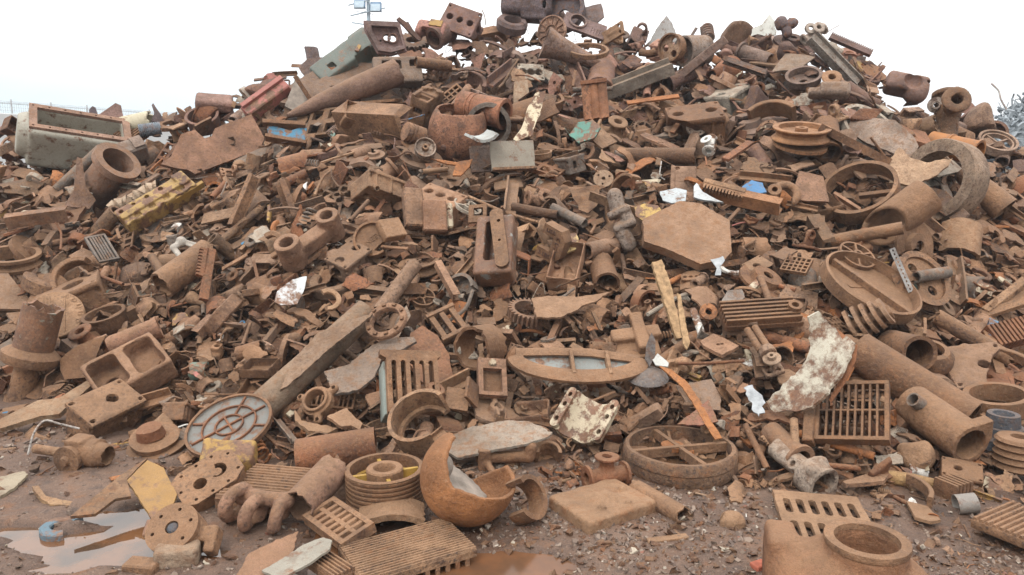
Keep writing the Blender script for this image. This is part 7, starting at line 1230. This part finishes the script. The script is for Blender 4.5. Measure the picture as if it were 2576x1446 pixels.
def colour(v, u, px=50):
    """(colour, word, dust, material) of one piece; high on the heap the iron is more often purple brown and less dusty, lower down it is dusty"""
    hi = np.clip((430 - v) / 330, 0, 1); r = rg.random() * (1 if px < 85 else .95) + (0 if px < 85 else .05)
    if r < .010: return (.62, .60, .55), 'white flaked', .1, 'paint'
    if r < .024: return CRM, 'cream flaked', .15, 'paint'
    if r < .031: return YEL, 'yellow flaked', .2, 'paint'
    if r < .034: return BLU, 'blue flaked', .15, 'paint'
    if r < .038: return GRN, 'green flaked', .2, 'paint'
    if r < .042: return RED, 'red flaked', .1, 'paint'
    if r < .068: return (.30, .115, .038), 'bright orange', .15, 'rust'
    if r < .115: return GRY, 'grey', .3, 'rust'
    if r < .145: return (.30, .27, .22), 'pale grey', .3, 'rust'
    if rg.random() < hi * .75: b, w = [(PUR, 'purple brown'), ((.15, .085, .065), 'dark brown'), ((.20, .105, .075), 'red brown'), ((.185, .13, .105), 'grey brown')][rg.integers(0, 4)]
    else: b, w = [(TAN, 'dusty tan'), (BRN, 'brown'), (SAND, 'sandy'), ((.22, .125, .075), 'rust brown'), (RUS, 'red brown'), ((.20, .125, .082), 'dull brown')][rg.integers(0, 6)]
    f = rg.uniform(.45, 1.35); return tuple(min(.9, c * f) for c in b), w, rg.uniform(.05, .6) * (1 - .65 * hi), 'rust'
ITEMS = []; COUNT = {k: 0 for k in KINDS}
def try_place(u, v, px, layer, lift, names, wts, tol, cap_n=285):
    P, n, t = hit(u, v)
    nm = names[rg.choice(len(names), p=wts)]
    if COUNT[nm] >= cap_n: return False
    fn, cnt, sf, w, noun, cat, sprd = KINDS[nm]
    if t > .84: px = min(px, 80 / sf)
    k = proj(P)[2] / FOC; s = px * k * sf * rg.uniform(.85, 1.15); vi = int(rg.integers(cnt)); me, S, obs = VAR[nm][vi]
    a = R_(rg.normal() * sprd); ax = unit(rg.normal(size=3)); q = np.array(Matrix.Rotation(a, 3, Vector(ax)))
    z = q @ n; yaw = rg.uniform(0, 6.283); x = unit(np.cross([0.3, 1, .2], z)); x = x * math.cos(yaw) + np.cross(z, x) * math.sin(yaw); M = np.stack([x, np.cross(z, x), z], 1)
    P = P + n * (lift if t < .94 else min(lift, .12)) * s
    if t < 0: P[2] = max(0, -float((S @ M.T)[:, 2].min()) * s * .85)
    W = (S * s) @ M.T + P; X, Y, Z, ok = cells(W)
    if ok.sum() < 12: return False
    bad = (HB[Y[ok], X[ok]] > Z[ok] + .01) & (HB[Y[ok], X[ok]] < 90)
    if bad.mean() > tol: return False
    ITEMS.append(dict(nm=nm, me=me, P=P, M=M, s=s, W=W, X=X, Y=Y, Z=Z, ok=ok, px=px * sf, nz=abs(z @ unit(CP - P)), noun=noun, cat=cat, t=t)); COUNT[nm] += 1
    return True
names = list(KINDS)
WHOLE = np.array([.45 if k in ('pipe_stub', 'pipe_elbow', 'pipe_flange', 'cog', 'spoked_pulley', 'brake_disc', 'brake_drum', 'belt_sheave', 'stub_axle', 'engine_casting', 'bearing_bracket', 'valve_casting', 'grating', 'cast_tray', 'metal_block', 'flared_cone', 'fin_block', 'iron_lump') else 1. for k in names])
def layer(idx, n, px0, px1, lift0, lift1, gap, tol):
    wts = np.array([KINDS[k][3][idx] for k in names], float); wts /= wts.sum(); wm = wts * WHOLE; wm /= wm.sum(); pts = np.zeros((0, 3)); rad = np.zeros(0); done = 0
    for _ in range(n * 6):
        if done >= n: break
        u = rg.uniform(-90, 2666); vf = np.interp(u, FOOT[:, 0], FOOT[:, 1]); vc = np.interp(u, CREST[:, 0], CREST[:, 1]); v = vc - 14 + (vf - vc + 22) * rg.random()
        px = px0 * (px1 / px0) ** rg.random() * (.9 + .42 * np.clip((500 - v) / 380, 0, 1)); P = hit(u, v)[0]; r = px * proj(P)[2] / FOC
        if len(rad) and (np.linalg.norm(pts - P, axis=1) < gap * (rad + r)).any(): continue
        if try_place(u, v, px, idx, rg.uniform(lift0, lift1), names, wts if v < 430 else wm, tol): pts = np.concatenate([pts, P[None]]); rad = np.append(rad, r); done += 1
_w1 = np.array([KINDS[k][3][1] for k in names], float); _w1 /= _w1.sum()
layer(0, 480, 82, 150, -.2, .32, .31, .11)
layer(1, 1800, 52, 88, -.25, .5, .23, .11)
layer(2, 2500, 30, 54, -.2, .8, .19, .12)
for i in range(420):
    u = rg.uniform(-60, 2640); try_place(u, np.interp(u, CREST[:, 0], CREST[:, 1]) + rg.uniform(-8, 45), rg.uniform(40, 85), 1, rg.uniform(-.2, .1), names, _w1, .1)
# scattered over the yard near the foot
wts = np.array([KINDS[k][3][2] for k in names], float); wts /= wts.sum()
for i in range(1800):
    u = rg.uniform(-60, 2640); vf = np.interp(u, FOOT[:, 0], FOOT[:, 1]); e = rg.exponential(80 if u > 1750 else 50 if u > 1300 else 36); v = vf + 2 + e
    if v > 1440 or (u < 900 and v > 1300): continue
    try_place(u, v, rg.uniform(18, 46) * (1 - .3 * min(1, e / 200)), 2, 0, names, wts, .05)
# what shows at all
FB = HB0.copy()
for it in ITEMS: ok = it['ok']; np.minimum.at(FB, (it['Y'][ok], it['X'][ok]), it['Z'][ok])
keep = []
for it in ITEMS:
    ok = it['ok']; vis = (it['Z'][ok] <= FB[it['Y'][ok], it['X'][ok]] + .02 + .15 * it['s']).mean() * ok.mean()
    if vis > .10: keep.append(it)
# names in words: where each piece lies among the things that can be pointed at
HU = np.array([(h[1], h[2]) for h in HERO]); used = {}
def direction(du, dv):
    d = math.hypot(du, dv); a = math.degrees(math.atan2(-dv, du)) % 360; w = ['right of', 'above and right of', 'above', 'above and left of', 'left of', 'below and left of', 'below', 'below and right of'][int((a + 22.5) // 45) % 8]
    return ('just ' if d < 70 else 'well ' if d > 150 else '') + w
def label_of(it, word):
    c = proj(it['P']); d = np.hypot(HU[:, 0] - c[0], HU[:, 1] - c[1]); o = np.argsort(d)[:5]; noun = it['noun']
    size = 'big ' if it['px'] > 95 else 'small ' if it['px'] < 38 else ''
    pose = 'flat lying ' if it['nz'] > .9 else 'edge on ' if it['nz'] < .35 else 'tilted '
    rel = [direction(c[0] - HU[i, 0], c[1] - HU[i, 1]) + ' ' + HERO[i][0] for i in o]
    cand = [f'{word} {noun} {r}' for r in rel[:2]] + [f'{size}{word} {noun} {r}' for r in rel[:2]] + [f'{pose}{word} {noun} {r}' for r in rel[:3]]
    cand += [f'{word} {noun} between {HERO[o[0]][0]} and {HERO[o[1]][0]}', f'{word} {noun} {rel[0]} near {HERO[o[1]][0]}'] + [f'{size}{pose}{word} {noun} {r}' for r in rel]
    cand += [f'{n} {word} {noun} {rel[0]}' for n in ('second', 'third', 'fourth', 'fifth')]
    for s in cand:
        s = ' '.join(s.split())
        if 4 <= len(s.split()) <= 16 and s.lower() not in used: used[s.lower()] = 1; return s
    return ' '.join(cand[0].split())
keep.sort(key=lambda i: -i['px'])
for it in keep:
    c = proj(it['P']); col, word, dust, mt = colour(c[1], c[0], it['px'])
    o = bpy.data.objects.new(it['nm'], it['me']); C.objects.link(o); o.color = (*col, dust); place(o, it['P'], it['M'] * it['s'])
    if mt != 'rust': o.material_slots[0].link = 'OBJECT'; o.material_slots[0].material = MAT[mt]
    tag(o, label_of(it, word), it['cat'], it['noun'] + 's in the scrap heap')
print('PIECES', len(ITEMS), len(keep), COUNT)
# chips and crumbs too small to pick apart
def chips(name, n, pick, mat, flatness=.45):
    B = np.array([(-1, -1, -1), (1, -1, -1), (1, 1, -1), (-1, 1, -1), (-1, -1, 1), (1, -1, 1), (1, 1, 1), (-1, 1, 1)], float) * .5
    Q = [(0, 3, 2, 1), (4, 5, 6, 7), (0, 1, 5, 4), (1, 2, 6, 5), (2, 3, 7, 6), (3, 0, 4, 7)]; V, F = [], []
    for i in range(n):
        r = pick()
        if r is None: continue
        P, nn, s = r; v = B * np.array([1, rg.uniform(.3, 1), rg.uniform(.1, flatness)]) * s; v = v + rg.normal(size=(8, 3)) * s * .13
        a = unit(nn + rg.normal(size=3) * .5); x = unit(np.cross(a, rg.normal(size=3))); v = v @ np.stack([x, np.cross(a, x), a], 0) + P; o = len(V) * 8; V.append(v); F += [tuple(j + o for j in q) for q in Q]
    o = put(name, G(np.concatenate(V), F), mat, smooth_at=25); tag(o, kind='stuff'); return o
def pick_heap():
    u = rg.uniform(-420, 2990); vf = np.interp(u, FOOT[:, 0], FOOT[:, 1]); vc = np.interp(u, CREST[:, 0], CREST[:, 1]); v = vc + (vf - vc + 12) * rg.random() ** .8
    P, n, t = hit(u, v); k = proj(P)[2] / FOC; s = k * 13 * (38 / 13) ** rg.random(); P = P + n * rg.uniform(-.28, -.02); c = proj(P); x, y = int(c[0] / BS), int(c[1] / BS)
    if 0 <= x < BW and 0 <= y < BH and HB[y, x] > c[2] + .01 and HB[y, x] < 90 and rg.random() < .93: return None
    return P, n, s
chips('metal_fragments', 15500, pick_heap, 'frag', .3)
def pick_yard():
    u = rg.uniform(-150, 2750); v = 1015 + 440 * rg.random() ** .75
    if v < np.interp(u, FOOT[:, 0], FOOT[:, 1]) - 6: return None
    dens = .35 + .65 * np.clip((u - 1200) / 900, 0, 1) + .8 * np.exp(-(v - np.interp(u, FOOT[:, 0], FOOT[:, 1])) / 50)
    dens *= .25 + 1.1 * max(0, float(snoise(hit_z(u, v), 3.0, 31, 2)) + .35)
    if rg.random() > dens: return None
    P = hit_z(u, v); z = float(ground_z(np.array([P[0]]), np.array([P[1]]))[0]); k = proj(P)[2] / FOC; s = k * 3.2 * (15 / 3.2) ** (rg.random() ** 1.7)
    if z < -.015: return None
    P[2] = z + s * .12; return P, np.array([0, 0, 1.]), s
chips('gravel', 11000, pick_yard, 'gravel', .8)
chips('ground_litter', 4600, lambda: (lambda r: None if r is None else (r[0], r[1], r[2] * 1.9))(pick_yard()), 'frag', .3)
